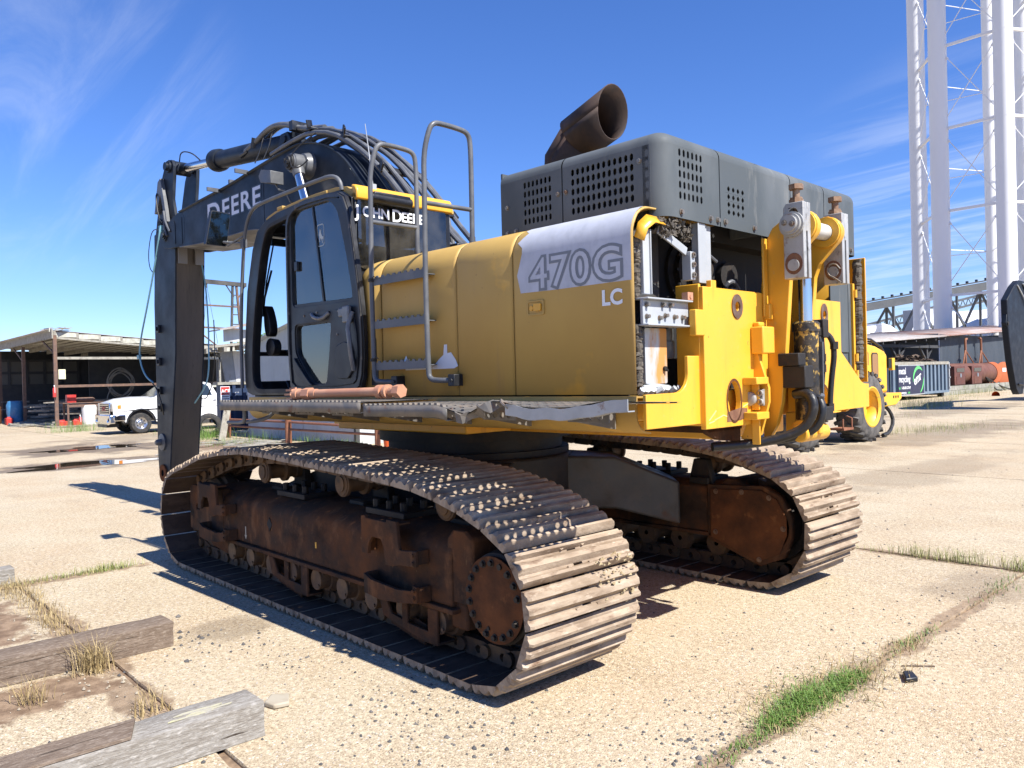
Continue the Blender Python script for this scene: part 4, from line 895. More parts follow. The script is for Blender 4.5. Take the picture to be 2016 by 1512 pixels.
M('cab_trim', (.20,.205,.21), .6, layers=[((.15,.15,.155),3,.4,.7,S1,4)])
mb = MB(); mb.box(-.16,1.5,.482,.50,1.69,2.03); UB(mb, 'side_trim', 'cab_trim', CAB)
mb = MB(); mb.plate([(-.168,2.40),(.02,2.40),(.02,3.22),(-.168,3.22)], 'y', .482, .52); UB(mb, 'pillar_trim', 'cab_trim', CAB)
mb = MB(); mb.plate([(.55,1.70),(.62,1.70),(.62,3.24),(.55,3.24)], 'y', 1.30, 1.344); UB(mb, 'pillar_trim', 'cab_trim', CAB)
mb = MB(); mb.box(-.168,-.15,.50,1.34,1.70,2.64); UB(mb, 'rear_trim', 'cab_trim', CAB)
# seat, consoles, pedals, levers
mb = MB(); mb.box(.12,.60,.66,1.14,2.02,2.16); st = UB(mb, 'seat', 'seat_cloth', CAB, bevel=.05, seg=3)
mb = MB(); mb.plate([(.14,2.10),(.02,2.14),(-.05,2.75),(.02,2.82),(.09,2.78)], 'y', .68, 1.12); UB(mb, 'backrest', 'seat_cloth', st, bevel=.04, seg=3)
mb = MB(); mb.box(.0,.08,.78,1.02,2.84,3.0); UB(mb, 'headrest', 'seat_cloth', st, bevel=.03)
mb = MB(); mb.box(.18,.52,.75,1.05,1.69,2.02); UB(mb, 'seat_base', 'black_plastic', st)
for y in (1.17,.53):
    mb = MB(); mb.box(.25,.85,y,y+.12,2.02,2.20); mb.tube([(.80,y+.06,2.20),(.84,y+.06,2.36)],.014,8); mb.lathe((.84,y+.06,2.34),(.1,0,1),[(0,.018),(.03,.026),(.09,.028),(.12,.015),(.12,0)],12); UB(mb, 'control_console', 'black_plastic', CAB, bevel=.015)
mb = MB(); mb.plate(smooth_poly([(.66,2.02),(.70,2.02),(.72,2.32),(.66,2.30)],2), 'y', 1.30, 1.35); UB(mb, 'armrest', M('tan_plastic', (.30,.26,.21), .7), CAB, bevel=.01)
mb = MB(); mb.tube([(.74,1.32,1.95),(.70,1.33,2.25),(.73,1.31,2.52)],.012,8,1); UB(mb, 'lock_lever', M('red_plastic', (.35,.03,.02), .45), CAB)
mb = MB(); mb.bar((1.15,1.00,1.76),(1.38,1.03,1.78),.10,.05); mb.bar((1.28,1.16,1.72),(1.34,1.16,1.80),.05,.02); mb.bar((1.0,.75,1.69),(1.2,.76,1.95),.09,.02); mb.bar((.70,1.26,1.72),(.76,1.26,1.95),.10,.10); UB(mb, 'pedal', 'black_plastic', CAB, bevel=.012)
# roof
mb = MB(); mb.plate(smooth_poly([(-.225,3.26),(-.245,3.21),(-.22,3.195),(-.17,3.245),(1.12,3.262),(1.22,3.262),(1.22,3.285),(1.0,3.325),(.5,3.352),(-.08,3.342)],1), 'y', .40, 1.40); rf = UB(mb, 'roof', 'faded_yellow', CAB, bevel=.02, angle=50)
mb = MB(); mb.plate([(-.205,3.205),(-.248,3.205),(-.252,3.275),(-.225,3.318),(-.17,3.33)], 'y', .42, 1.40); UB(mb, 'roof_lip', 'yellow', rf, bevel=.012)
mb = MB(); mb.cyl((-.255,1.28,3.225),(-.255,.88,3.225),.042,n=20); mb.box(-.29,-.235,.90,1.26,3.225,3.275); UB(mb, 'rear_work_lamp_hood', 'black_plastic', rf, bevel=.01)
for x in (.95,.22):
    mb = MB(); mb.box(x-.05,x+.05,1.37,1.41,3.315,3.345); UB(mb, 'roof_clip', 'faded_yellow', rf, bevel=.006)
# roof-side rail, mirror and work lamp
mb = MB(); mb.tube([(1.70,1.44,1.74),(1.70,1.44,2.34),(1.60,1.44,3.05),(1.53,1.44,3.28),(1.40,1.44,3.40),(1.2,1.44,3.42),(.20,1.44,3.435),(.03,1.43,3.43),(-.05,1.42,3.38),(-.06,1.41,3.30)], .017, 10, 2); hr = UB(mb, 'cab_rail', 'pipe_grey', CAB)
mb = MB(); mb.tube([(1.58,1.44,3.10),(1.70,1.46,3.12),(1.84,1.52,3.14)], .014, 8); mb.box(1.56,1.62,1.42,1.46,3.06,3.14); mb.bar((1.60,1.44,3.17),(1.80,1.50,3.10),.02,.012); UB(mb, 'mirror_bracket', 'pipe_grey', CAB)
mp = smooth_poly([(1.625,3.435),(1.60,3.437),(1.46,3.428),(1.437,3.425),(1.442,3.39),(1.48,3.14),(1.487,3.105),(1.52,3.103),(1.66,3.103),(1.69,3.105),(1.684,3.14),(1.632,3.40)], 1)
mb = MB(); mb.plate(mp, 'x', 1.852, 1.905); mo = UB(mb, 'side_mirror', 'black_plastic', CAB, bevel=.012)
mb = MB(); mb.plate(band(mp,.94,0,0), 'x', 1.847, 1.851); UB(mb, 'mirror_glass', 'mirror', mo)
mb = MB(); mb.plate([(2.62,4.00),(2.86,4.05),(2.90,4.13),(2.84,4.19),(2.62,4.14)], 'y', .44, .60); mb.tube([(2.70,.50,4.02),(2.66,.48,3.95),(2.58,.45,3.93),(2.52,.42,3.80),(2.52,.30,3.76)], .012, 6); UB(mb, 'boom_lamp', 'pipe_grey', EX, bevel=.012)
mb = MB(); mb.tube([(-.21,1.22,3.34),(-.16,1.21,3.60),(-.10,1.20,3.86)], [.006,.004,.003], 6); mb.box(-.235,-.19,1.20,1.245,3.30,3.345); UB(mb, 'antenna', 'steel_grey', CAB)
# the door, swung right back against the hood: its inner face shows
DO = empty('cab_door', parent=EX)
do = smooth_poly([(.70,3.01),(.68,3.20),(.56,3.275),(.40,3.29),(-.10,3.28),(-.25,3.20),(-.33,2.83),(-.41,2.36),(-.435,2.02),(-.40,1.74),(-.29,1.69),(.58,1.68),(.71,1.75)], 1)
ug = rpoly([(.625,3.225),(.0,3.225),(-.11,3.12),(-.22,2.75),(-.30,2.40),(.63,2.415)], .07)
lg = rpoly([(.57,2.255),(.02,2.255),(.06,2.0),(.11,1.765),(.33,1.765),(.57,2.03)], .05)
mb = MB(); mb.plate(do, 'y', 1.452, 1.49, [ug, lg]); UB(mb, 'door_frame', 'black_plastic', DO, bevel=.012)
mb = MB(); mb.plate(band(do,.985,0,0), 'y', 1.488, 1.505, [band(do,.945,0,0)]); UB(mb, 'door_seal', M('seal_edge', (.028,.028,.03), .45, layers=[((.16,.14,.12),14,.58,.70,S1,4,.7)], bump=(60,.1)), DO, bevel=.006)
mb = MB(); mb.plate(band(ug,1.01,0,0), 'y', 1.462, 1.467); UB(mb, 'door_window', 'door_glass', DO)
mb = MB(); mb.plate(band(lg,1.01,0,0), 'y', 1.462, 1.467); UB(mb, 'lower_window', 'door_glass', DO)
mb = MB(); mb.bar((.285,1.472,3.215),(.15,1.472,2.41),.022,.010,(0,1,0)); mb.bar((.60,1.478,2.425),(-.28,1.478,2.405),.03,.016,(0,1,0)); mb.box(.53,.58,1.47,1.492,2.72,2.80); UB(mb, 'window_bar', 'black_plastic', DO, bevel=.003)
pan = smooth_poly([(.64,2.36),(-.30,2.34),(-.355,2.10),(-.34,1.80),(-.26,1.745),(.55,1.735),(.63,1.80)], 1)
mb = MB(); mb.plate(pan, 'y', 1.489, 1.500, [band(lg,1.05,0,0)]); dp = UB(mb, 'door_trim', 'black_plastic', DO, bevel=.01)
mb = MB(); mb.plate(smooth_poly([(-.05,2.05),(-.17,2.09),(-.30,2.07),(-.31,1.80),(-.02,1.80)],1), 'y', 1.499, 1.515); mb.plate(smooth_poly([(.58,2.0),(.54,1.95),(.34,1.78),(.28,1.75),(.36,1.75),(.60,1.86)],1), 'y', 1.499, 1.522); UB(mb, 'trim_pocket', 'black_plastic', dp, bevel=.008)
mb = MB(); mb.tube([(.30,1.50,2.335),(.22,1.53,2.30),(.10,1.53,2.28),(.03,1.50,2.33)], .016, 8, 1); mb.tube([(-.30,1.50,2.31),(-.285,1.54,2.20),(-.315,1.545,2.10),(-.32,1.54,1.98),(-.30,1.50,1.86)], .018, 8, 1); UB(mb, 'pull_handle', M('worn_grey', (.17,.175,.18), .35, layers=[((.10,.10,.10),12,.4,.7,S1,4)]), dp)
mb = MB(); mb.box(-.29,-.20,1.50,1.535,2.23,2.36); mb.box(-.20,-.12,1.50,1.52,2.28,2.35); UB(mb, 'door_latch', m_['worn_grey'], dp, bevel=.015)
for x, z in ((.42,2.33),(.22,2.345),(-.10,2.33),(-.08,2.15),(-.22,1.85)):
    mb = MB(); mb.hexbolt((x,1.50,z),(0,1,0),.007,.004); UB(mb, 'trim_screw', 'bolt', dp)
for z in (1.85, 3.0):
    mb = MB(); mb.cyl((.68,1.44,z-.06),(.68,1.44,z+.06),.024,n=10); mb.box(.62,.68,1.405,1.45,z-.04,z+.04); UB(mb, 'door_hinge', 'black_plastic', DO)
# the round-cornered emblem with the leaping deer on the sliding pane
em = rrect(.13,.235,2.88,3.06,.025,4)
mb = MB(); mb.plate(band(em,1.0,0,0), 'y', 1.4672, 1.4686, [band(em,.93,0,0)])
deer = [(.200,2.995),(.192,3.03),(.186,3.0),(.178,3.022),(.176,2.985),(.160,2.960),(.142,2.955),(.146,2.935),(.160,2.938),(.150,2.905),(.158,2.905),(.170,2.938),(.186,2.948),(.196,2.918),(.203,2.920),(.199,2.955),(.210,2.975)]
mb.plate(deer, 'y', 1.4672, 1.4684); UB(mb, 'emblem', M('emblem_white', (.42,.46,.46), .6), DO)

# ------------------------------------------------------------------ access ladder with hoop rails
LAD = empty('ladder', parent=EX)
for x, foot in ((-.60,-.80),(-1.24,-1.44)):
    mb = MB(); mb.tube([(foot,1.475,1.765),(foot+.10,1.51,1.765),(x,1.515,1.775),(x+.01,1.515,1.85),(x+.02,1.512,2.5),(x+.02,1.50,3.10),(x+.02,1.50,3.32),(x-.01,1.47,3.49),(x-.02,1.44,3.53),(x-.01,1.38,3.545),(x+.0,1.18,3.545),(x+.0,1.11,3.53),(x+.0,1.085,3.47),(x+.0,1.085,3.2),(x+.0,1.09,2.715)], .0185, 12, 2)
    ra = UB(mb, 'hoop_rail', 'pipe_grey', LAD)
    mb = MB(); mb.tube([(x+.02,1.503,2.955 if x > -1 else 2.985),(x,1.088,2.955 if x > -1 else 2.985)], .0165, 10); UB(mb, 'rail_bar', 'pipe_grey', ra)
    mb = MB(); mb.box(foot-.045,foot+.02,1.425,1.505,1.725,1.805); mb.cyl((foot-.02,1.505,1.765),(foot-.02,1.515,1.765),.014,n=6); UB(mb, 'rail_foot', 'black_plastic', ra, bevel=.012)
    mb = MB(); mb.cyl((x,1.09,2.705),(x,1.09,2.725),.045,n=16); mb.cyl((x,1.09,2.725),(x,1.09,2.79),.023,n=12); UB(mb, 'rail_base', 'pipe_grey', ra)
for z in (2.51, 2.19, 1.885):
    t = [(-.605,z-.033),(-1.225,z-.033),(-1.225,z+.022)]; k = -1.225
    while k < -.64:
        t += [(k+.006,z+.022),(k+.014,z+.036),(k+.036,z+.036),(k+.044,z+.022)]; k += .0689
    t += [(-.605,z+.022)]
    mb = MB(); mb.plate(t, 'y', 1.505, 1.513); mb.plate(t, 'y', 1.30 if z < 2 else 1.40, 1.308 if z < 2 else 1.408); mb.box(-1.22,-.61,1.40,1.505,z-.012,z-.006); UB(mb, 'ladder_step', 'pipe_grey', LAD)
for x, z in ((-.60,2.52),(-.60,1.93)):
    mb = MB(); mb.lathe((x+.015,1.515,z-.012),(0,0,1),[(0,.020),(0,.025),(.024,.025),(.024,.020)],12); mb.tube([(x,1.53,z),(x-.05,1.54,z+.02),(x-.08,1.54,z+.005)],.004,5); UB(mb, 'cable_tie', 'rubber', LAD)

# ------------------------------------------------------------------ boom
BO = empty('boom', parent=EX)
btop = [(.05,2.30),(.30,2.72),(.72,3.22),(1.24,3.74),(1.61,4.11),(2.0,4.33),(2.42,4.44),(2.83,4.44),(3.59,4.385),(4.22,4.33),(5.06,4.29),(5.85,4.25)]
bbot = [(5.85,3.765),(5.1,3.715),(4.18,3.69),(3.70,3.68),(3.2,3.60),(2.7,3.43),(2.2,3.12),(1.6,2.72),(1.0,2.32),(.45,2.0),(.2,1.95),(.05,2.08)]
def cr_spline(P, k=3):
    O = []
    for i in range(len(P)-1):
        a, b, c, d = [Vector(P[max(0, min(len(P)-1, j))]) for j in (i-1, i, i+1, i+2)]
        for q in range(k):
            t = q/k; O.append(tuple(.5*((2*b) + (c-a)*t + (2*a-5*b+4*c-d)*t*t + (3*b-a-3*c+d)*t**3)))
    return O + [tuple(P[-1])]
bt = cr_spline(btop, 4); bb = cr_spline(bbot, 3)
mb = MB(); mb.plate(bt + bb, 'y', -.30, .30); bod = UB(mb, 'boom_box', 'boom_paint', BO)
mb = MB(); n = len(bt)
mb.sheet([[(x, -.325, z+.006) for x, z in bt], [(x, .325, z+.006) for x, z in bt]]); UB(mb, 'top_plate', 'boom_paint', BO, solid=.016)
mb = MB(); mb.sheet([[(x, -.32, z-.006) for x, z in bb], [(x, .32, z-.006) for x, z in bb]]); UB(mb, 'bottom_plate', M('under_paint', (.10,.095,.09), .5, layers=[((.05,.05,.055),3,.4,.7,S1,5)]), BO, solid=.016)
tip = [(5.70,4.28),(6.05,4.235),(6.42,4.13),(6.55,4.02),(6.56,3.92),(6.48,3.83),(6.30,3.79),(6.05,3.78),(5.70,3.755)]
for y0, y1 in ((.262,.302),(-.302,-.262)):
    mb = MB(); mb.plate(smooth_poly(tip,1), 'y', y0, y1); tp = UB(mb, 'boom_fork', 'boom_paint', BO, bevel=.006)
mb = MB(); mb.lathe((6.40,.30,4.0),(0,1,0),[(0,0),(0,.085),(.02,.085),(.02,.06),(.035,.06),(.035,.035),(.05,.035),(.05,0)],24); mb.cyl((6.40,-.32,4.0),(6.40,.30,4.0),.05,n=16); UB(mb, 'fork_pin', 'black_plastic', BO)
mb = MB(); mb.plate([(6.02,3.83),(6.06,3.83),(6.06,4.10),(6.10,4.16),(6.06,4.16),(6.02,4.10)], 'y', .302, .309); mb.plate([(5.78,3.80),(5.90,3.79),(5.90,4.15),(5.78,4.17)], 'y', .302, .307); mb.plate([(3.36,3.69),(3.375,3.69),(3.375,4.38),(3.36,4.38)], 'y', .3005, .304); UB(mb, 'weld_strap', 'boom_paint', BO)
kw0 = dict(bold=.022, space=1.12); kw1 = dict(bold=.006, space=1.12)
lettering('maker_shadow', [('D',.40,0,-.03,kw0),('EERE',.335,.455,0,kw0)], M('letter_navy', (.010,.012,.018), .4), BO, (4.955,.3035,3.945), (-1,0,0), (0,0,1), True, xs=1.40)
lettering('maker_lettering', [('D',.40,0,-.03,kw1),('EERE',.335,.455,0,kw1)], m_['letter_lilac'], BO, (4.955,.3055,3.945), (-1,0,0), (0,0,1), True, xs=1.40)
# boom lift cylinders either side
for s in (1, -1):
    pin = (2.30, s*.30, 4.17); bs_ = (1.25, s*.47, 1.78)
    mb = MB(); mb.lathe((pin[0], s*.30, pin[2]), (0,s,0), [(0,.0),(0,.15),(.09,.12),(.10,.09),(.105,.105),(.215,.105),(.22,.095),(.235,.095),(.235,0)], 28); pb = UB(mb, 'cylinder_boss', 'pipe_grey', BO)
    mb = MB(); mb.lathe((pin[0], s*.535, pin[2]), (0,s,0), [(0,.085),(.02,.085),(.025,.065),(.045,.06),(.045,0)], 20); mb.hexbolt((2.33,s*.58,4.19),(0,s,0),.02); mb.hexbolt((2.28,s*.58,4.16),(0,s,0),.02); UB(mb, 'pin_cap', 'rubber', pb)
    p = Vector((pin[0], s*.46, pin[2])); b = Vector((bs_[0], s*.47, bs_[2])); d = (b-p)
    mb = MB(); mb.cyl(p+d*.03, p+d*.36, .055, n=24); UB(mb, 'lift_rod', 'chrome', BO)
    mb = MB(); mb.cyl(p, p+d*.06, .085, .062, n=20); UB(mb, 'rod_eye', 'pipe_grey', BO)
    mb = MB(); mb.cyl(p+d*.36, b, .105, n=24); mb.cyl(p+d*.36, p+d*.40, .125, n=24); UB(mb, 'lift_barrel', 'boom_paint', BO)
mb = MB(); mb.tube([(2.10,.33,4.48),(2.20,.48,4.34),(2.25,.56,4.22),(2.20,.58,4.08),(2.05,.56,4.06),(1.98,.50,4.14)], .007, 6, 2); UB(mb, 'grease_line', 'hose', BO)
# stick (arm) cylinder along the boom crown
ay = .02; p = Vector((3.05,ay,4.66)); e = Vector((6.42,ay,5.03)); d = (e-p).normalized(); Ln = (e-p).length
mb = MB(); mb.cyl(p, p+d*2.10, .118, n=32); mb.lathe(p+d*2.02, d, [(0,.118),(0,.135),(.04,.150),(.15,.155),(.19,.148),(.21,.12),(.21,.07)], 32); mb.lathe(p-d*.02, d, [(0,.06),(0,.125),(.07,.125),(.08,.118)], 32); ac = UB(mb, 'arm_cylinder', 'boom_paint', BO)
mb = MB(); mb.cyl(p+d*2.1, e-d*.08, .062, n=28); UB(mb, 'arm_rod', 'chrome', BO)
mb = MB(); mb.lathe((e.x,ay-.12,e.z),(0,1,0),[(0,.04),(0,.10),(.24,.10),(.24,.04)],24); mb.cyl(e-d*.22, e-d*.05, .066,.085, n=20); UB(mb, 'rod_eye', 'boom_paint', BO)
mb = MB()
for yy in (.16,-.16): mb.plate([(2.75,4.43),(3.30,4.40),(3.14,4.74),(2.98,4.74)], 'y', yy-.02, yy+.02)
mb.cyl((3.05,-.2,4.66),(3.05,.2,4.66),.05,n=16); UB(mb, 'cylinder_lug', 'boom_paint', BO, bevel=.006)
for x in (3.75,4.55):
    mb = MB(); z = 4.385 if x < 4 else 4.31
    mb.box(x-.012,x+.012,.30,.47,z-.02,z+.03); UB(mb, 'hose_stub', 'pipe_grey', BO)
mb = MB(); mb.box(4.30,4.34,.20,.28,4.32,4.42); UB(mb, 'hose_clamp', 'pipe_grey', BO)
# steel pipes and hoses over the back of the boom
for k, (yy, off) in enumerate(((.27,0),(.20,.05),(.12,.0),(.04,.06),(-.05,.02),(-.14,.05),(-.22,0))):
    j = .02*math.sin(k*2.1)
    path = [(3.20,yy,4.50+off*.4),(2.75,yy,4.54+off*.5),(2.30,yy,4.55+off),(1.86+j,yy,4.44+off),(1.45,yy+j,4.22+off),(1.05-j,yy,3.93+off),(.72,yy,3.62+off),(.42+j,yy,3.30+off),(.12,yy+.02,3.02+off*.6),(-.12,yy+.03,2.88+off*.4)]
    if k in (2,5): path = path[:7] + [(.50,yy,3.42),(.36,yy+.05,3.10),(.25,yy+.10,2.86)]
    UB(MB().tube(path, .023 if k % 2 else .027, 9, 1), 'boom_pipe', 'pipe_grey', BO)
for yy in (.16,.08,.0,-.1):
    UB(MB().tube([(1.9,yy,4.40),(1.40,yy,4.10),(.95,yy,3.70),(.62,yy,3.28),(.40,yy,2.90)], .012, 7, 1), 'boom_hose', 'hose', BO)
for x, z, a in ((2.28,4.58,5),(1.62,4.36,35),(.98,3.87,48),(.50,3.40,48)):
    c = Vector((x,0,z)); t = Vector((-math.cos(R(a)),0,-math.sin(R(a)))); mb = MB(); mb.bar(c+Vector((0,.31,0)), c+Vector((0,-.27,0)), .10, .03, (t.z,0,-t.x)); mb.bar(c+Vector((0,.31,0))-Vector((-t.z,0,t.x))*.09, c+Vector((0,.29,0)), .02, .09)
    UB(mb, 'pipe_clamp', 'black_plastic', BO, bevel=.006)
for yy, dz in ((.12,0),(.02,.05)):
    UB(MB().tube([(4.15,yy,4.77+dz*.3),(3.85,yy,4.83+dz*.4),(3.62,yy,4.90+dz*.5),(3.38,yy,4.92+dz*.5),(3.08,yy,4.86+dz*.5),(2.75,yy,4.72+dz*.4),(2.25,yy,4.62)], .034, 10, 2), 'cylinder_hose', 'pipe_grey', BO)
mb = MB(); mb.cyl((3.92,.12,4.76),(3.88,.12,4.88),.05,n=8); mb.cyl((4.08,.12,4.76),(4.28,.12,4.74),.032,n=8); mb.box(2.82,2.90,-.02,.2,4.72,4.83); UB(mb, 'hose_fitting', 'black_plastic', BO)
for x in (3.62,3.40):
    UB(MB().tube([(x,.06,4.92),(x-.02,.17,4.80),(x-.03,.20,4.66),(x-.02,.28,4.48)], .008, 6, 2), 'cable', 'hose', BO)
UB(MB().tube([(6.30,.1,5.10),(6.10,.16,5.20),(5.86,.10,5.14),(5.80,0,5.03)], .009, 6, 2), 'cable', 'hose', BO)
# bulkhead and hose loops at the foot of the boom
mb = MB(); mb.box(-.30,.10,.10,.42,2.60,2.95); UB(mb, 'hose_bulkhead', 'black_plastic', EX, bevel=.01)
for yy, z in ((.40,2.98),(.33,2.93),(.26,3.02)):
    UB(MB().tube([(.40,yy,3.24),(.15,yy+.02,z),(-.08,yy+.03,z-.10),(-.20,yy+.03,z-.28)], .026, 8, 2), 'boom_hose', 'hose', BO)
mb = MB(); mb.cyl((-.02,.44,2.92),(-.02,.18,2.92),.034,n=12); mb.tube([(-.02,.18,2.92),(-.10,.12,2.9),(-.15,.1,2.8)],.03,8); UB(mb, 'hose_fitting', 'pipe_grey', BO)

# ------------------------------------------------------------------ stick
ST = empty('stick', parent=EX)
sk = [(6.24,3.84),(6.36,2.23),(6.69,.50),(6.76,.36),(6.88,.31),(7.02,.33),(7.10,.44),(7.13,.70),(7.11,3.04),(7.06,3.62),(7.03,4.12),(6.96,4.30),(6.50,4.34),(6.20,4.18),(6.14,4.0)]
mb = MB(); mb.plate(sk, 'y', -.195, .200); UB(mb, 'stick_box', 'stick_paint', ST, bevel=.004)
ear = [(7.03,4.10),(6.96,4.32),(6.72,4.92),(6.60,5.08),(6.47,5.145),(6.34,5.12),(6.28,5.02),(6.30,4.86),(6.36,4.55),(6.28,4.30),(6.18,4.16),(6.14,4.0),(6.24,3.84),(6.60,3.7),(7.0,3.7)]
sidep = [(6.24,3.84),(6.36,2.23),(6.69,.50),(6.76,.36),(6.88,.31),(7.02,.33),(7.10,.44),(7.13,.70),(7.11,3.04),(7.06,3.62),(7.03,4.10),(6.60,4.16),(6.14,4.0)]
for y0, y1 in ((.201,.222),(-.217,-.196)):
    mb = MB(); mb.plate(sidep, 'y', y0, y1); UB(mb, 'side_plate', 'boom_paint', ST, bevel=.004)
for s in (1,-1):
    y0, y1 = (.150,.200) if s > 0 else (-.195,-.145)
    mb = MB(); mb.plate(ear, 'y', y0, y1); er = UB(mb, 'stick_ear', 'boom_paint', ST, bevel=.006)
    mb = MB(); mb.plate([(6.90,4.40),(6.74,4.86),(6.64,4.90),(6.52,4.55),(6.44,4.22),(6.50,4.22),(6.60,4.50),(6.66,4.66),(6.80,4.42)], 'y', y1, y1+.06) if s > 0 else None
    if s > 0: UB(mb, 'ear_rib', 'pipe_grey', er, bevel=.006)
mb = MB(); mb.cyl((6.42,-.22,5.03),(6.42,.27,5.03),.045,n=18); mb.lathe((6.42,.205,5.03),(0,1,0),[(0,0),(0,.085),(.03,.085),(.03,.06),(.07,.06),(.07,0)],24); UB(mb, 'stick_pin', 'boom_paint', ST)
mb = MB(); mb.box(6.205,6.232,.06,.19,3.58,3.82); mb.box(6.205,6.232,-.185,-.06,3.58,3.82); UB(mb, 'wear_pad', M('pad_grey', (.20,.19,.18), .5), ST)
for z in (2.66,2.16,1.72,1.46):
    mb = MB(); mb.box(6.88,6.98,.222,.262,z-.06,z+.06); mb.box(6.90,6.92,.262,.29,z-.03,z+.03); UB(mb, 'pipe_bracket', 'black_plastic', ST, bevel=.006)
mb = MB(); mb.lathe((6.93,.222,.93),(0,1,0),[(0,0),(0,.13),(.02,.13),(.03,.05),(.09,.045),(.11,.03),(.11,0)],22); UB(mb, 'linkage_pin', 'pipe_grey', ST)
mb = MB(); mb.lathe((6.90,-.24,.46),(0,1,0),[(0,.05),(0,.13),(.49,.13),(.49,.05)],28); UB(mb, 'tip_bushing', 'rust', ST)
for pth in ([(6.40,.31,4.36),(6.36,.315,4.22),(6.28,.315,4.12),(6.20,.31,4.03)],[(6.42,.31,4.36),(6.38,.315,4.10),(6.30,.315,3.98)]):
    UB(MB().tube(pth, .016, 8), 'line_bracket', 'pipe_grey', ST)
M('cable_blue', (.16,.33,.40), .5)
UB(MB().tube([(6.46,.34,4.14),(6.47,.36,4.0),(6.74,.36,3.47),(7.05,.36,2.96),(7.34,.36,2.51),(7.42,.36,2.23),(7.23,.35,1.95),(6.95,.33,1.84)], .013, 7, 2), 'loose_cable', 'cable_blue', ST)
UB(MB().tube([(7.0,.34,1.86),(6.80,.32,1.72),(6.71,.30,1.50),(6.74,.27,1.35)], .010, 7, 1), 'loose_cable', 'hose', ST)
UB(MB().tube([(6.50,.33,4.10),(6.85,.31,4.16),(7.09,.27,4.02),(7.22,.25,3.80),(7.20,.24,3.62),(7.12,.23,3.55)], .007, 6, 2), 'loose_cable', 'hose', ST)
UB(MB().tube([(6.24,-.16,3.62),(6.18,-.19,3.29),(6.05,-.16,2.67),(5.98,-.12,2.29),(5.94,-.10,2.02),(6.0,-.08,1.78),(6.36,-.05,1.52)], .011, 7, 2), 'loose_cable', 'cable_blue', ST)
UB(MB().tube([(6.05,-.24,2.75),(5.95,-.2,2.3),(6.02,-.2,1.85),(6.2,-.16,1.55),(6.40,-.1,1.62)], .008, 6, 2), 'loose_cable', 'hose', ST)
mb = MB(); mb.box(6.46,6.54,.30,.34,4.06,4.16); mb.box(7.38,7.46,.34,.38,2.22,2.28); UB(mb, 'cable_joint', 'cable_blue', ST)
mb = MB(); mb.tube([(6.45,.31,4.20),(6.56,.33,4.30),(6.72,.30,4.62),(6.80,.24,4.72)],.012,7,1); UB(mb, 'loose_cable', 'hose', ST)

# ------------------------------------------------------------------ a drive shaft lying on the walkway
DS = empty('drive_shaft', (0,0,0)); tag(DS, 'coppery painted drive shaft with splined ends lying on the walkway below the cab door', 'drive shaft')
a = Vector((-.12,1.945,1.690)); b = Vector((-1.44,1.90,1.705)); d = (b-a).normalized()
UB(MB().cyl(a+d*.35, b-d*.12, .030, n=18), 'shaft_tube', 'copper_paint', DS)
mb = MB(); mb.cyl(a+d*.06, a+d*.13, .042, n=18); mb.cyl(a+d*.13, a+d*.20, .034, n=18); mb.cyl(a+d*.20, a+d*.29, .046, n=6); mb.cyl(a+d*.29, a+d*.36, .034, n=18)
for k in range(8):
    u = d.orthogonal().normalized(); w = d.cross(u); r = .043*(math.cos(k*math.pi/4)*u + math.sin(k*math.pi/4)*w); mb.bar(a+r, a+r+d*.08, .014, .014)
UB(mb, 'splined_yoke', 'copper_paint', DS)
mb = MB(); mb.cyl(b-d*.16, b-d*.13, .046, n=18); mb.cyl(b-d*.13, b-d*.05, .028, n=18); mb.cyl(b-d*.06, b, .044, n=6); mb.cyl(b-d*.24, b-d*.19, .045, n=18); UB(mb, 'shaft_flange', 'copper_paint', DS)
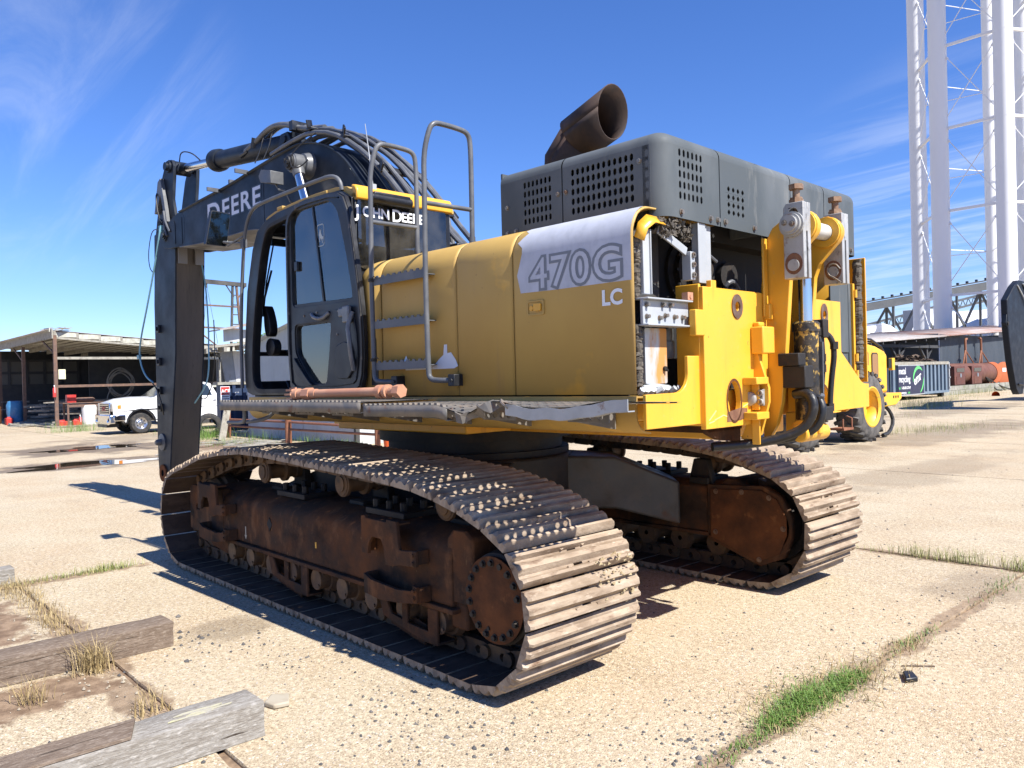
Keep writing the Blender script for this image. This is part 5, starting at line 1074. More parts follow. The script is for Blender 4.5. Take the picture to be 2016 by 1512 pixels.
# ------------------------------------------------------------------ ground: concrete slabs over dirt
def ground_mat(name, base, dark, warm, slabby=True):
    m = bpy.data.materials.new(name); m.use_nodes = True; nt = m.node_tree; N = nt.nodes; L = nt.links; bs = N['Principled BSDF']
    bs.inputs['Specular IOR Level'].default_value = .3
    ge = N.new('ShaderNodeNewGeometry'); pos = ge.outputs['Position']
    def nz(sc, det=5, st=(1,1,1), rg=.6, dist=0, off=(0,0,0)):
        mp = N.new('ShaderNodeMapping'); mp.inputs['Scale'].default_value = st; mp.inputs['Location'].default_value = off; L.new(pos, mp.inputs[0]); n = N.new('ShaderNodeTexNoise'); n.inputs['Scale'].default_value = sc
        n.inputs['Detail'].default_value = det; n.inputs['Roughness'].default_value = rg; n.inputs['Distortion'].default_value = dist; L.new(mp.outputs[0], n.inputs[0]); return n.outputs[0]
    def mr(x, lo, hi, a=0, b=1):
        n = N.new('ShaderNodeMapRange'); n.inputs[1].default_value = lo; n.inputs[2].default_value = hi; n.inputs[3].default_value = a; n.inputs[4].default_value = b; n.interpolation_type = 'SMOOTHSTEP'; L.new(x, n.inputs[0]); return n.outputs[0]
    def mix(f, a, b, bl='MIX'):
        n = N.new('ShaderNodeMix'); n.data_type = 'RGBA'; n.blend_type = bl
        for i, x in ((0, f), (6, a), (7, b)):
            if isinstance(x, tuple): n.inputs[i].default_value = (*x, 1)
            elif isinstance(x, (int, float)): n.inputs[i].default_value = x
            else: L.new(x, n.inputs[i])
        return n.outputs[2]
    def mth(op, a, b):
        n = N.new('ShaderNodeMath'); n.operation = op
        for i, x in enumerate((a, b)):
            if isinstance(x, (int, float)): n.inputs[i].default_value = x
            else: L.new(x, n.inputs[i])
        return n.outputs[0]
    c = mix(mr(nz(.55, 6, rg=.65), .35, .68), base, warm)
    c = mix(mth('MULTIPLY', mr(nz(.23, 5, off=(4,9,0)), .50, .72), .55), c, dark)
    c = mix(mth('MULTIPLY', mr(nz(1.7, 8, (.5,1,1), rg=.7), .52, .75), .42), c, dark)
    oi = N.new('ShaderNodeObjectInfo'); c = mix(mr(oi.outputs['Random'], 0, 1, 0, .22), c, warm)
    # aggregate showing through the worn surface
    vo = N.new('ShaderNodeTexVoronoi'); vo.inputs["Scale"].default_value = 130; L.new(pos, vo.inputs['Vector'])
    sp = N.new('ShaderNodeSeparateColor'); L.new(vo.outputs['Color'], sp.inputs[0])
    c = mix(mr(nz(.8, 4, off=(7,3,0)), .35, .65, .25, .75), c, mix(mr(sp.outputs[0], 0, 1), (.58,.54,.50), (1.22,1.20,1.16)), 'MULTIPLY')
    c = mix(mr(sp.outputs[1], .93, .98), c, (.24,.18,.12)); c = mix(mr(sp.outputs[2], .955, .985), c, (.62,.60,.56))
    g2 = nz(30, 4, rg=.7); c = mix(mr(g2, .30, .72), mix(1.0, c, (.66,.62,.58), 'MULTIPLY'), c)
    c = mix(mth('MULTIPLY', mr(nz(5.5, 6, rg=.75), .60, .74), .38), c, (.16,.12,.08))
    # damp and oil-dark patches with shapes of their own: (x, y, half sizes, strength)
    rough = None
    wet = None
    sx = N.new('ShaderNodeSeparateXYZ'); L.new(pos, sx.inputs[0])
    wob = mr(nz(.9, 5), .2, .8, -.55, .55)
    for x, y, rx, ry, st in ((20.4,-2.2,2.6,3.4,.9),(15.0,-.6,1.4,2.9,.9),(24.5,-5.5,2.5,4.0,.5),(.0,2.34,.30,.42,.5),(17.5,-5.2,2.6,1.6,.65),(2.2,-18.5,1.3,7.5,.55),(6.0,-31,1.5,9,.5),(-.4,-9.5,.8,5,.35),(-3.58,.55,.16,.75,.5),(-3.5,-2.5,.5,.7,.4),(.2,3.4,.4,.25,.5)):
        dx = mth('DIVIDE', mth('SUBTRACT', sx.outputs[0], x), rx); dy = mth('DIVIDE', mth('SUBTRACT', sx.outputs[1], y), ry)
        d = mth('ADD', mth('SQRT', mth('ADD', mth('MULTIPLY', dx, dx), mth('MULTIPLY', dy, dy)), 0), wob)
        w = mr(d, .55, 1.05, st, 0); wet = w if wet is None else mth('MAXIMUM', wet, w)
    c = mix(mth('MULTIPLY', wet, .78), c, (.085,.058,.036))
    # hairline cracks
    v2 = N.new('ShaderNodeTexVoronoi'); v2.feature = 'DISTANCE_TO_EDGE'; v2.inputs['Scale'].default_value = .33
    ad = N.new('ShaderNodeVectorMath'); ad.operation = 'ADD'; nn = N.new('ShaderNodeTexNoise'); nn.inputs['Scale'].default_value = 1.4; nn.inputs['Detail'].default_value = 6; L.new(pos, nn.inputs[0]); L.new(pos, ad.inputs[0]); L.new(nn.outputs['Color'], ad.inputs[1]); L.new(ad.outputs[0], v2.inputs['Vector'])
    crk = mth('MULTIPLY', mr(v2.outputs['Distance'], .0006, .0022, 1, 0), mr(nz(.35, 3, off=(11,2,0)), .50, .60)); c = mix(mth('MULTIPLY', crk, .75), c, (.13,.095,.065))
    soil = None
    for x, y, rx, ry, st in ((1.45,3.95,.95,.75,1),(-.42,3.75,.30,.62,1),(.45,4.2,.8,.6,1),(-.9,3.28,.40,.16,.8),(.6,3.22,1.4,.14,.8),(17.0,-5.0,2.4,1.5,.9),(2.72,3.0,.14,.9,.8),(-3.62,-.9,.10,1.6,.7),(-2.9,-3.06,.9,.10,.8),(-3.62,1.3,.08,.8,.8)):
        dx = mth('DIVIDE', mth('SUBTRACT', sx.outputs[0], x), rx); dy = mth('DIVIDE', mth('SUBTRACT', sx.outputs[1], y), ry)
        d = mth('ADD', mth('SQRT', mth('ADD', mth('MULTIPLY', dx, dx), mth('MULTIPLY', dy, dy)), 0), mr(nz(3.2, 6), .2, .8, -.45, .45)); w = mr(d, .72, 1.02, st, 0); soil = w if soil is None else mth('MAXIMUM', soil, w)
    c = mix(soil, c, mix(mr(nz(9, 6), .35, .65), (.15,.098,.062), (.27,.19,.125)))
    L.new(c, bs.inputs['Base Color']); L.new(mr(wet, 0, 1, .92, .55), bs.inputs['Roughness'])
    b1 = N.new('ShaderNodeBump'); b1.inputs['Strength'].default_value = .55; b1.inputs['Distance'].default_value = .006
    h = mth('ADD', mth('MULTIPLY', vo.outputs['Distance'], -1.0), mth('MULTIPLY', nz(16, 6, rg=.7), 1.6)); L.new(h, b1.inputs['Height'])
    L.new(b1.outputs[0], bs.inputs['Normal']); MATS[name] = m; return m
ground_mat('concrete', (.555,.487,.36), (.34,.275,.195), (.525,.43,.30))
M('dirt', (.17,.11,.068), .95, layers=[((.26,.18,.115),2.0,.4,.65,S1,6), ((.09,.06,.04),7,.5,.7,S1,6), ((.34,.27,.19),30,.6,.75,S1,4)], bump=(20,.6))
mb = MB(); n_ = 40; ex_ = 900.0
mb.add([(-ex_,-ex_,-.022),(ex_,-ex_,-.022),(ex_,ex_,-.022),(-ex_,ex_,-.022)], [(0,1,2,3)])
GR = mb.build('ground', m_['dirt'], smooth=False); tag(GR, kind='structure')
mb = MB(); mb.add([(59.5,-900,-.01),(900,-900,-.01),(900,900,-.01),(59.5,900,-.01)], [(0,1,2,3)]); mb.add([(-900,-900,-.01),(59.49,-900,-.01),(59.49,-65.62,-.01),(-900,-65.62,-.01)], [(0,1,2,3)]); mb.add([(-900,15.75,-.01),(59.49,15.75,-.01),(59.49,900,-.01),(-900,900,-.01)], [(0,1,2,3)]); mb.add([(-900,-65.61,-.01),(-16.3,-65.61,-.01),(-16.3,15.74,-.01),(-900,15.74,-.01)], [(0,1,2,3)])
FG = mb.build('yard_surface', m_['concrete'], smooth=False); tag(FG, kind='structure')
JX, JY, SX, SY = -3.62, -3.05, 6.32, 6.25
def slab_mesh(seed, tr=0.0):
    rnd = random.Random(seed); a, b = SX/2-.008, SY/2-.008; P = []
    def edge(p, q, n=40):
        p, q = Vector(p), Vector(q); nrm = Vector((-(q-p).y, (q-p).x)).normalized(); out = []; chip = 0
        for i in range(n):
            if rnd.random() < .07: chip = rnd.uniform(.01,.05)
            chip *= .55; out.append(tuple(p.lerp(q, i/n) + nrm*(rnd.uniform(0,.007) + chip)))
        return out
    P = edge((-a,-b),(a,-b)) + edge((a,-b),(a,b)) + edge((a,b),(-a,b)) + edge((-a,b),(-a,-b))
    n = len(P); mb = MB(); vs = [(x*.9985, y*.9985, 0) for x, y in P] + [(x, y, -.012) for x, y in P] + [(x, y, -.06) for x, y in P]
    fs = [tuple(range(n))] + [(i, i+n, (i+1) % n+n, (i+1) % n) for i in range(n)] + [(i+n, i+2*n, (i+1) % n+2*n, (i+1) % n+n) for i in range(n)]
    mb.add(vs, fs); return mb.mesh('paving_slab', m_['concrete'], smooth=False)
SLABS = [slab_mesh(k) for k in range(5)]
rnd = random.Random(21)
for i in range(-2, 10):
    for j in range(-10, 3):
        cx, cy = JX + SX*(i+.5), JY + SY*(j+.5)
        mt = Matrix.Translation((cx, cy, rnd.uniform(-.004,.002) if (i, j) != (0, 0) else 0)) @ Matrix.Rotation(rnd.uniform(-.0007,.0007), 4, 'X') @ Matrix.Rotation(math.pi*rnd.randint(0,1), 4, 'Z')
        if (i, j) == (0, 0): mt = Matrix.Translation((cx, cy, 0))
        inst('paving_slab', SLABS[rnd.randint(0,4)], GR, mt)
# earth patches over broken concrete at the timbers
def blob(name, x, y, rx, ry, z, mat, seed, n=64, par=None, kind=None, jag=.22, dome=0.0):
    rnd = random.Random(seed); ph = [rnd.uniform(0,6.28) for _ in range(6)]; mb = MB()
    ring = []
    for i in range(n):
        a = 2*math.pi*i/n; r = 1 + jag*(math.sin(2*a+ph[0])*.5 + math.sin(3*a+ph[1])*.4 + math.sin(5*a+ph[2])*.3 + math.sin(9*a+ph[3])*.18 + math.sin(17*a+ph[4])*.10)
        ring.append((x + rx*r*math.cos(a), y + ry*r*math.sin(a)))
    vs = [(px, py, z) for px, py in ring] + [(x+(px-x)*.6, y+(py-y)*.6, z+dome*.8) for px, py in ring] + [(x, y, z+dome)]
    fs = [(i, (i+1) % n, n+(i+1) % n, n+i) for i in range(n)] + [(n+i, n+(i+1) % n, 2*n) for i in range(n)]
    mb.add(vs, fs); o = mb.build(name, m_[mat], par, smooth=True, angle=80); tag(o, kind=kind); return o
# puddles
wm_ = bpy.data.materials.new('puddle_water'); wm_.use_nodes = True
_b = wm_.node_tree.nodes['Principled BSDF']; _b.inputs['Base Color'].default_value = (.035,.026,.018,1); _b.inputs['Roughness'].default_value = .02; _b.inputs['IOR'].default_value = 1.33; _b.inputs['Specular IOR Level'].default_value = .8
MATS['puddle_water'] = wm_
for (x, y, rx, ry, sd, jg) in ((14.9,-.55,.62,1.75,4,.45),(20.4,-2.1,.70,1.35,9,.5),(16.0,-3.0,.35,.6,12,.5)):
    blob('puddle', x, y, rx, ry, .005, 'puddle_water', sd, 96, kind='structure', jag=jg)
for o in [q for q in COL.objects if q.name.startswith('puddle')]:
    for v in o.data.vertices: v.co.z = .0055

# ------------------------------------------------------------------ loose stones
def stone_field(name, regs, seed, mat):
    rnd = random.Random(seed); mb = MB()
    for (n, fx, r0, r1) in regs:
        for _ in range(n):
            x, y = fx(rnd); r = rnd.uniform(r0, r1)*rnd.choice((.6,.8,1,1,1.4)); a = rnd.uniform(0,6.28); q = [rnd.uniform(.65,1.25) for _ in range(8)]
            vs = [(x + r*q[k]*math.cos(a+k*1.257), y + r*q[k]*.8*math.sin(a+k*1.257), .001 + r*.10) for k in range(5)] + [(x + r*.2*q[5], y - r*.2*q[6], .002 + r*.75*q[7])]
            mb.add(vs, [(i, (i+1) % 5, 5) for i in range(5)])
    return tag(mb.build(name, mat, smooth=False), kind='stuff')
cp = Vector((-5.67,4.72))
def near(rnd):
    while True:
        d = 1.6 + 9.0*rnd.random()**1.6; a = R(rnd.uniform(-80, -5)); x, y = cp.x + d*math.cos(a), cp.y + d*math.sin(a)
        return x, y
M('stone', (.075,.074,.074), .85, layers=[((.14,.13,.12),5,.4,.6,S1,3), ((.045,.045,.05),3,.5,.7,S1,3)], rvar=.1, spec=.2)
M('stone_pale', (.36,.32,.25), .9, layers=[((.30,.25,.18),6,.4,.6,S1,3)], rvar=.1)
stone_field('gravel', [(900, near, .004,.010), (260, lambda r: (-3.62+r.gauss(0,.22), r.uniform(-3,2.5)), .004,.011), (170, lambda r: (-2.35+r.gauss(0,.35), 2.25+r.gauss(0,.30)), .004,.012), (150, lambda r: (-3.5+r.gauss(0,.25), 1.6+r.gauss(0,.3)), .005,.014), (60, lambda r: (-1.0+r.gauss(0,.5), 2.35+r.gauss(0,.12)), .004,.012), (220, lambda r: (r.uniform(-3,6), r.uniform(-14,-2)), .006,.016), (60, lambda r:(.0+r.gauss(0,.3),2.75+r.gauss(0,.2)), .004,.02)], 5, m_['stone'])
stone_field('gravel', [(900, near, .003,.009), (160, lambda r: (-2.3+r.gauss(0,.4), 2.3+r.gauss(0,.35)), .003,.010), (120, lambda r: (r.uniform(-.8,1.5), 3.2+abs(r.gauss(0,.3))), .004,.014)], 6, m_['stone_pale'])

# ------------------------------------------------------------------ grass and weeds
def gmat(name, c0, c1):
    m = bpy.data.materials.new(name); m.use_nodes = True; N = m.node_tree.nodes; L = m.node_tree.links; bs = N['Principled BSDF']; bs.inputs['Roughness'].default_value = .6
    ge = N.new('ShaderNodeNewGeometry'); r = N.new('ShaderNodeMix'); r.data_type = 'RGBA'; r.inputs[6].default_value = (*c0,1); r.inputs[7].default_value = (*c1,1); L.new(ge.outputs['Random Per Island'], r.inputs[0]); L.new(r.outputs[2], bs.inputs['Base Color'])
    bs.inputs['Transmission Weight'].default_value = 0; MATS[name] = m
gmat('grass_green', (.075,.16,.022), (.16,.26,.05)); gmat('grass_dry', (.42,.32,.15), (.26,.19,.09)); gmat('grass_mixed', (.12,.19,.035), (.36,.32,.12))
def blades(mb, rnd, x, y, h, lean, w, z=0.0):
    a = rnd.uniform(0,6.28); d = Vector((math.cos(a), math.sin(a), 0)); s = Vector((-d.y, d.x, 0))*w
    p = Vector((x, y, z)); q1 = p + Vector((0,0,h*.5)) + d*h*lean*.3; q2 = p + Vector((0,0,h*(1-.35*lean))) + d*h*lean
    mb.add([p-s, p+s, q1+s*.75, q1-s*.75, q2], [(0,1,2,3),(3,2,4)])
def grass(name, spots, seed, mat, kind='stuff', label=None, cat=None, group=None):
    rnd = random.Random(seed); mb = MB()
    for (x, y, sx_, sy_, n, h, lean) in spots:
        for _ in range(n): blades(mb, rnd, x + rnd.gauss(0, sx_), y + rnd.gauss(0, sy_), h*rnd.uniform(.45,1.15), lean*rnd.uniform(.2,1.3), rnd.uniform(.0012,.0028)*(1 if h < .3 else 1.6))
    o = mb.build(name, m_[mat], smooth=False)
    if label: tag(o, label, cat, group)
    else: tag(o, kind=kind)
    return o
grass('grass', [(-3.61,1.06,.040,.07,420,.060,1.0),(-3.60,.74,.050,.15,1050,.085,1.1),(-3.62,.36,.040,.11,620,.065,1.1),(-3.50,.62,.12,.22,200,.045,1.4),(-3.63,1.38,.03,.18,160,.045,1.1),(-3.62,.9,.03,.5,300,.04,1.2),(-3.62,-.62,.04,.2,120,.05,1),(-3.62,-2.4,.06,.4,140,.06,1)], 3, 'grass_green')
grass('dry_grass', [(-3.60,.75,.09,.22,420,.06,1.5),(-3.62,1.05,.07,.12,160,.05,1.4),(-3.66,.15,.12,.22,280,.09,1.3),(-3.45,.85,.10,.22,160,.05,1.4),(-3.62,-.5,.06,.15,120,.06,1.2)], 4, 'grass_dry')
grass('weeds', [(-2.75,-3.06,.15,.05,160,.14,.7),(-3.1,-3.08,.14,.05,160,.16,.6),(-3.6,-3.1,.1,.06,150,.16,.7),(-1.9,-3.05,.3,.03,80,.07,.8),(2.72,3.0,.04,.28,260,.07,.9),(2.72,2.45,.05,.14,300,.10,.8),(3.3,-3.05,.8,.05,90,.12,.7)], 8, 'grass_mixed')
grass('weeds', [(8.6,-33.3,.8,1.6,420,.55,.6),(7.8,-32,.5,1.2,260,.45,.6),(3.0,-18.4,.35,1.1,420,.28,.7),(2.4,-19.8,.3,1.0,280,.25,.7),(9.6,-40,.3,1.2,140,.4,.6),(12.2,-53,.15,3.5,420,.5,.5),(6,-25,.4,2,120,.25,.7),(1.2,-22,.3,1.5,120,.2,.7),(10.5,-47,.5,2.5,160,.4,.6),(5.2,-10.6,.3,.3,60,.25,.6)], 9, 'grass_mixed')
grass('weeds', [(21.4,-6.0,.35,.45,420,.55,.6),(20.6,-5.4,.3,.3,200,.40,.6),(17.5,-5.0,.5,.5,200,.3,.7),(31.6,-4.3,.5,.6,420,.60,.6),(18.4,-6.3,.2,.5,160,.5,.5),(24.6,-7.2,.4,1.0,200,.35,.6),(13.8,-6.9,.4,.3,120,.3,.7),(16.0,-6.9,.8,.15,160,.35,.6)], 10, 'grass_green')
for x, y, n, h, lab in ((-.20,3.33,210,.24,'dry yellow grass tuft growing against the far timber'),(-.50,3.72,60,.19,'thin dry grass stalks in the soil between the two timbers'),(-1.12,3.30,60,.16,'sparse dry grass wisp at the far edge of the near timber')):
    grass('grass_tuft', [(x,y,.045,.05,n,h,.75),(x-.05,y-.02,.04,.05,n//6,h*.8,.5)], int(n+h*100), 'grass_dry', None, lab, 'grass tuft', 'dry tufts by the timbers')
grass('dry_grass', [(1.9,3.22,.5,.06,320,.10,1.1),(1.2,3.28,.22,.05,200,.10,1.0),(2.45,3.3,.2,.12,240,.14,1.4),(.75,3.22,.2,.05,90,.07,1.0)], 16, 'grass_dry')

# ------------------------------------------------------------------ old squared timbers
def wood_mat(name, c0, c1, c2):
    return M(name, c0, .88, layers=[(c1,7,.36,.66,(5,1.1,5),9), (c2,20,.52,.74,(4,1.2,4),8), (c1,34,.5,.7,(1.5,1,1.5),5), ((.045,.034,.026),9,.63,.68,(6,.22,6),6)], bump=(18,.8,(4,.7,4)), spec=.15)
wood_mat('timber_brown', (.20,.155,.12), (.13,.096,.072), (.32,.27,.22)); wood_mat('timber_grey', (.29,.275,.25), (.19,.17,.145), (.42,.40,.37))
def timber(x0, x1, y0, y1, h, mat, seed, label, split=None):
    rnd = random.Random(seed); rows = []; n = 60
    cs = [(x0,0),(x0,h*.33),(x0,h*.66),(x0,h*.97),(x0+.012,h),((x0+x1)/2,h),(x1-.012,h),(x1,h*.97),(x1,h*.5),(x1,0)]
    for i in range(n+1):
        y = y0 + (y1-y0)*i/n
        rows.append([(x + .004*noise.noise((x*9,y*6,z*9+seed)), y + (.010*noise.noise((x*20,z*22,seed)) if i == 0 else 0), max(.002, z + (.005*noise.noise((x*14,y*7,seed+5)) if z > .02 else 0))) for x, z in cs])
    mb = MB(); mb.sheet(rows); k = len(cs); b = len(mb.v) - (n+1)*k
    mb.f += [tuple(reversed(range(k))), tuple(n*k+i for i in range(k))]; mb.m += [0,0]
    o = mb.build('timber_beam', mat, smooth=True, angle=50); tag(o, label, 'timber beam', 'timbers on the ground'); return o
timber(-.09, .155, 2.80, 5.4, .165, m_['timber_brown'], 2, 'brown weathered squared timber lying on the ground, the one with grass growing against it')
t2 = timber(-1.86, -1.63, 2.975, 5.2, .176, m_['timber_grey'], 5, 'pale grey split timber with a yellow paint smear lying nearest the camera')
M('paint_smear', (.44,.415,.25), .9, layers=[((.34,.32,.285),22,.40,.60,(4,.5,4),6)], bump=(30,.5))
for q in ([(-1.775,3.12),(-1.765,3.10),(-1.755,3.30),(-1.77,3.33)],[(-1.75,3.16),(-1.735,3.14),(-1.722,3.33),(-1.74,3.38)],[(-1.79,3.22),(-1.782,3.20),(-1.775,3.40),(-1.785,3.42)]):
    mb = MB(); mb.plate(q, 'z', .178, .1822); mb.build('paint_smear', m_['paint_smear'], t2)
mb = MB(); mb.plate([(-1.845,3.60),(-1.64,3.52),(-1.64,4.8),(-1.845,4.8)], 'z', .179, .195); mb.build('top_board', m_['timber_brown'], t2, bevel=.003)
timber(2.82, 3.02, 3.20, 4.6, .14, m_['timber_grey'], 9, 'grey timber end at the left edge beyond the soil patch')
mb = MB(); mb.plate([(-1.62,2.72),(-1.50,2.66),(-1.44,2.74),(-1.52,2.82),(-1.60,2.80)], 'z', .002, .03); tag(mb.build('concrete_chunk', m_['stone_pale'], bevel=.008), 'flat white concrete chunk on the ground near the end of the grey timber', 'concrete chunk')
mb = MB(); mb.bar((-3.74,-.12,.006),(-3.88,-.24,.006),.010,.008); tag(mb.build('wood_splinter', m_['timber_brown']), 'thin wood splinter on the slab beside the grass joint', 'splinter')
mb = MB(); mb.plate([(-3.86,.13),(-3.80,.02),(-3.83,-.03),(-3.90,.06)], 'z', .003, .03); tag(mb.build('plastic_scrap', m_['black_plastic'], bevel=.006), 'crumpled black plastic scrap on the slab beside the grass joint', 'scrap')
# ------------------------------------------------------------------ left background: pickup truck
M('white_paint', (.78,.79,.80), .22, layers=[((.70,.71,.72),2,.4,.7,S1,4)], coat=.5, rvar=.05)
M('tyre', (.022,.022,.023), .8, layers=[((.07,.062,.052),9,.45,.7,S1,5,.9)], bump=(60,.3))
M('alloy', (.55,.56,.58), .28, metal=.9, rvar=.08)
M('bright_chrome', (.72,.73,.75), .10, metal=1.0, rvar=.04)
M('amber', (.62,.22,.03), .25, rvar=.03); M('lamp_lens', (.62,.60,.52), .12, rvar=.03)
M('dark_glass', (.020,.028,.032), .06, rvar=.02, spec=.9)
M('red_paint', (.48,.035,.028), .45, layers=[((.30,.03,.025),6,.5,.7,S1,4)]); M('white_plastic', (.66,.66,.64), .5, layers=[((.45,.43,.38),5,.55,.75,S1,5)])
M('blue_plastic', (.04,.17,.34), .45, layers=[((.10,.24,.40),5,.5,.7,S1,4)])
def wheel_parts(parent, x, y, z, r, w, s, rim_mat='alloy', rim_r=.60, hub=True, lug=True, treads=0):
    """axle along local y; s = outward sign"""
    mb = MB(); k = r*.97
    mb.lathe((x, y-w/2, z), (0,1,0), [(0,rim_r*r),(0,k*.93),(.04*w/.25,k),(w*.25,r),(w*.75,r),(w-.04*w/.25,k),(w,k*.93),(w,rim_r*r)], 36)
    if treads:
        for i in range(treads):
            a = 2*math.pi*i/treads
            for q in (0, 1):
                b = a + q*math.pi/treads; c = Vector((x + r*1.0*math.cos(b), y + (.25 if q else -.25)*w, z + r*1.0*math.sin(b))); t = Vector((-math.sin(b),(.55 if q else -.55),math.cos(b)))
                mb.bar(c - Vector((0,.22*w,0)) - t*r*.04, c + Vector((0,.22*w,0)) + t*r*.04, r*.075, r*.085, (math.cos(b),0,math.sin(b)))
    ty = mb.build('tyre', m_['tyre'], parent)
    mb = MB(); yo = y + s*w*.42
    mb.lathe((x, y - s*w*.45, z), (0,s,0), [(0,rim_r*r*1.02),(w*.80,rim_r*r*.98),(w*.86,rim_r*r*1.02),(w*.88,rim_r*r*.95),(w*.78,rim_r*r*.82),(w*.62,rim_r*r*.55),(w*.66,rim_r*r*.30),(w*.78,rim_r*r*.26),(w*.80,0)], 32)
    rm = mb.build('rim', m_[rim_mat], ty)
    if hub:
        mb = MB()
        for i in range(8):
            a = R(45*i+10); mb.plate([(x + rim_r*r*(.70)*math.cos(a+d) , z + rim_r*r*.70*math.sin(a+d)) for d in (-.16,.16)] + [(x + rim_r*r*.52*math.cos(a+d), z + rim_r*r*.52*math.sin(a+d)) for d in (.10,-.10)], 'y', y + s*(w*.285), y + s*(w*.30))
        mb.build('rim_opening', m_['dark_void'], ty)
        mb = MB()
        for i in range(8): a = R(45*i); mb.cyl((x + rim_r*r*.20*math.cos(a), y + s*w*.33, z + rim_r*r*.20*math.sin(a)), (x + rim_r*r*.20*math.cos(a), y + s*w*.38, z + rim_r*r*.20*math.sin(a)), .012, n=6)
        mb.build('wheel_nut', m_['bright_chrome'], ty)
    return ty
TK = empty('pickup_truck', (27.75, -5.45, 0), R(90)); tag(TK, 'white crew cab pickup truck with chrome grille parked by the open shed', 'pickup truck')
# local: x forward, y left (towards the camera), axle of the front wheel at the origin
def arch(cx, r, z0, n=10): return [(cx + r*math.cos(R(180-180*i/n)), z0 + r*math.sin(R(180-180*i/n))) for i in range(n+1)]
low = .42
lower = [(-5.1,.62),(-5.1,1.36),(-3.0,1.36),(-2.95,1.36),(-.95,1.36),(-.72,1.345),(.15,1.33),(.70,1.28),(.98,1.20),(1.0,1.0),(1.0,.62),(.60,.50),(.56,.42)] + arch(0,.50,.42)[::-1][1:-1] + [(-.54,.42),(-3.32,.42)] + [(x-.0, z) for x, z in arch(-3.9,.52,.42)[::-1][1:-1]] + [(-4.45,.55)]
mb = MB(); mb.plate(lower, 'y', .90, 1.0); mb.plate(lower, 'y', -1.0, -.90); bd = mb.build('body_side', m_['white_paint'], TK, bevel=.03)
mb = MB(); mb.box(-5.08,.55,-.91,.91,.55,1.0); mb.build('chassis', m_['dark_void'], TK)
mb = MB(); rows = [[(x, y*w, z + dz*(1-abs(y))) for y in (-1,-.75,-.4,0,.4,.75,1)] for x, z, w, dz in ((-.95,1.36,.95,.06),(-.5,1.345,.95,.08),(.15,1.33,.94,.10),(.70,1.285,.92,.09),(.96,1.21,.88,.05),(1.0,1.10,.86,0))]
mb.sheet(rows); hd = mb.build('hood', m_['white_paint'], TK, angle=60)
mb = MB(); mb.box(-.1,.35,-.28,-.02,1.355,1.40); mb.build('hood_scoop', m_['black_plastic'], hd, bevel=.02)
gh = [(-3.02,1.36),(-2.75,1.88),(-2.5,1.93),(-1.55,1.95),(-1.30,1.92),(-.52,1.34)]
mb = MB(); mb.sheet([[(-.52,y,1.345),(-1.32,y*.86,1.91),(-1.6,y*.84,1.955),(-2.5,y*.84,1.935),(-2.78,y*.86,1.87),(-3.04,y,1.36)] for y in (-.95,.95)]); mb.build('cab_roof', m_['white_paint'], TK, solid=.03, angle=25)
mb = MB(); mb.add([(-.58,-.84,1.385),(-.58,.84,1.385),(-1.27,.72,1.875),(-1.27,-.72,1.875)], [(0,1,2,3)]); o_ = mb.build('windscreen', m_['dark_glass'], TK); o_.location = (.03,0,.025)
def cabside(pts, name, mat, off):
    mb = MB()
    for s in (1,-1):
        q = [(x, s*(.955 - (z-1.36)*.235 + off), z) for x, z in pts]; mb.add(q, [tuple(range(len(q))) if s > 0 else tuple(reversed(range(len(q))))])
    return mb.build(name, m_[mat], TK)
cabside([(-.52,1.34),(-1.32,1.925),(-1.6,1.955),(-2.5,1.935),(-2.78,1.88),(-3.04,1.36)], 'cab_side', 'white_paint', .0)
cabside([(-.72,1.40),(-1.34,1.86),(-1.78,1.88),(-1.80,1.40)], 'side_window', 'dark_glass', .008); cabside([(-1.90,1.40),(-1.88,1.88),(-2.50,1.87),(-2.68,1.78),(-2.80,1.40)], 'side_window', 'dark_glass', .008)
mb = MB()
for x0 in (-.56,-1.86,-2.93): mb.box(x0-.006,x0+.006,1.0005,1.003,.55,1.34)
mb.box(-.95,-.5,1.0,1.004,.50,.53); mb.build('door_seam', m_['dark_void'], TK)
mb = MB()
for x in (-1.72,-2.80): mb.box(x-.12,x+.04,1.0,1.03,1.18,1.215)
mb.build('door_handle', m_['bright_chrome'], TK, bevel=.008)
mb = MB(); mb.box(-.95,-.72,.98,1.26,1.42,1.62); mb.build('door_mirror', m_['black_plastic'], TK, bevel=.03)
mb = MB(); mb.plate([(-.66,.74),(-.66,1.22),(.66,1.22),(.66,.74)], 'x', 1.0, 1.045); gl_ = mb.build('grille_frame', m_['bright_chrome'], TK, bevel=.02)
mb = MB(); mb.plate([(-.58,.79),(-.58,1.17),(.58,1.17),(.58,.79)], 'x', 1.046, 1.050); mb.build('grille_back', m_['dark_void'], gl_)
for i in range(5):
    mb = MB(); mb.box(1.05,1.065,-.58,.58,.815+.074*i,.842+.074*i); mb.build('grille_bar', m_['bright_chrome'], gl_)
lettering('maker_letters', [('GMC',.24,-.26,0,dict(bold=.008))], m_['red_paint'], gl_, (1.07,0,.915), (0,1,0), (0,0,1))
for s in (1,-1):
    mb = MB(); mb.box(.84,1.02,s*.68,s*.975,.88,1.20); hl = mb.build('headlight', m_['lamp_lens'], TK, bevel=.03)
    mb = MB(); mb.box(.72,.86,s*.93,s*1.006,.98,1.14); mb.build('turn_signal', m_['amber'], hl, bevel=.015)
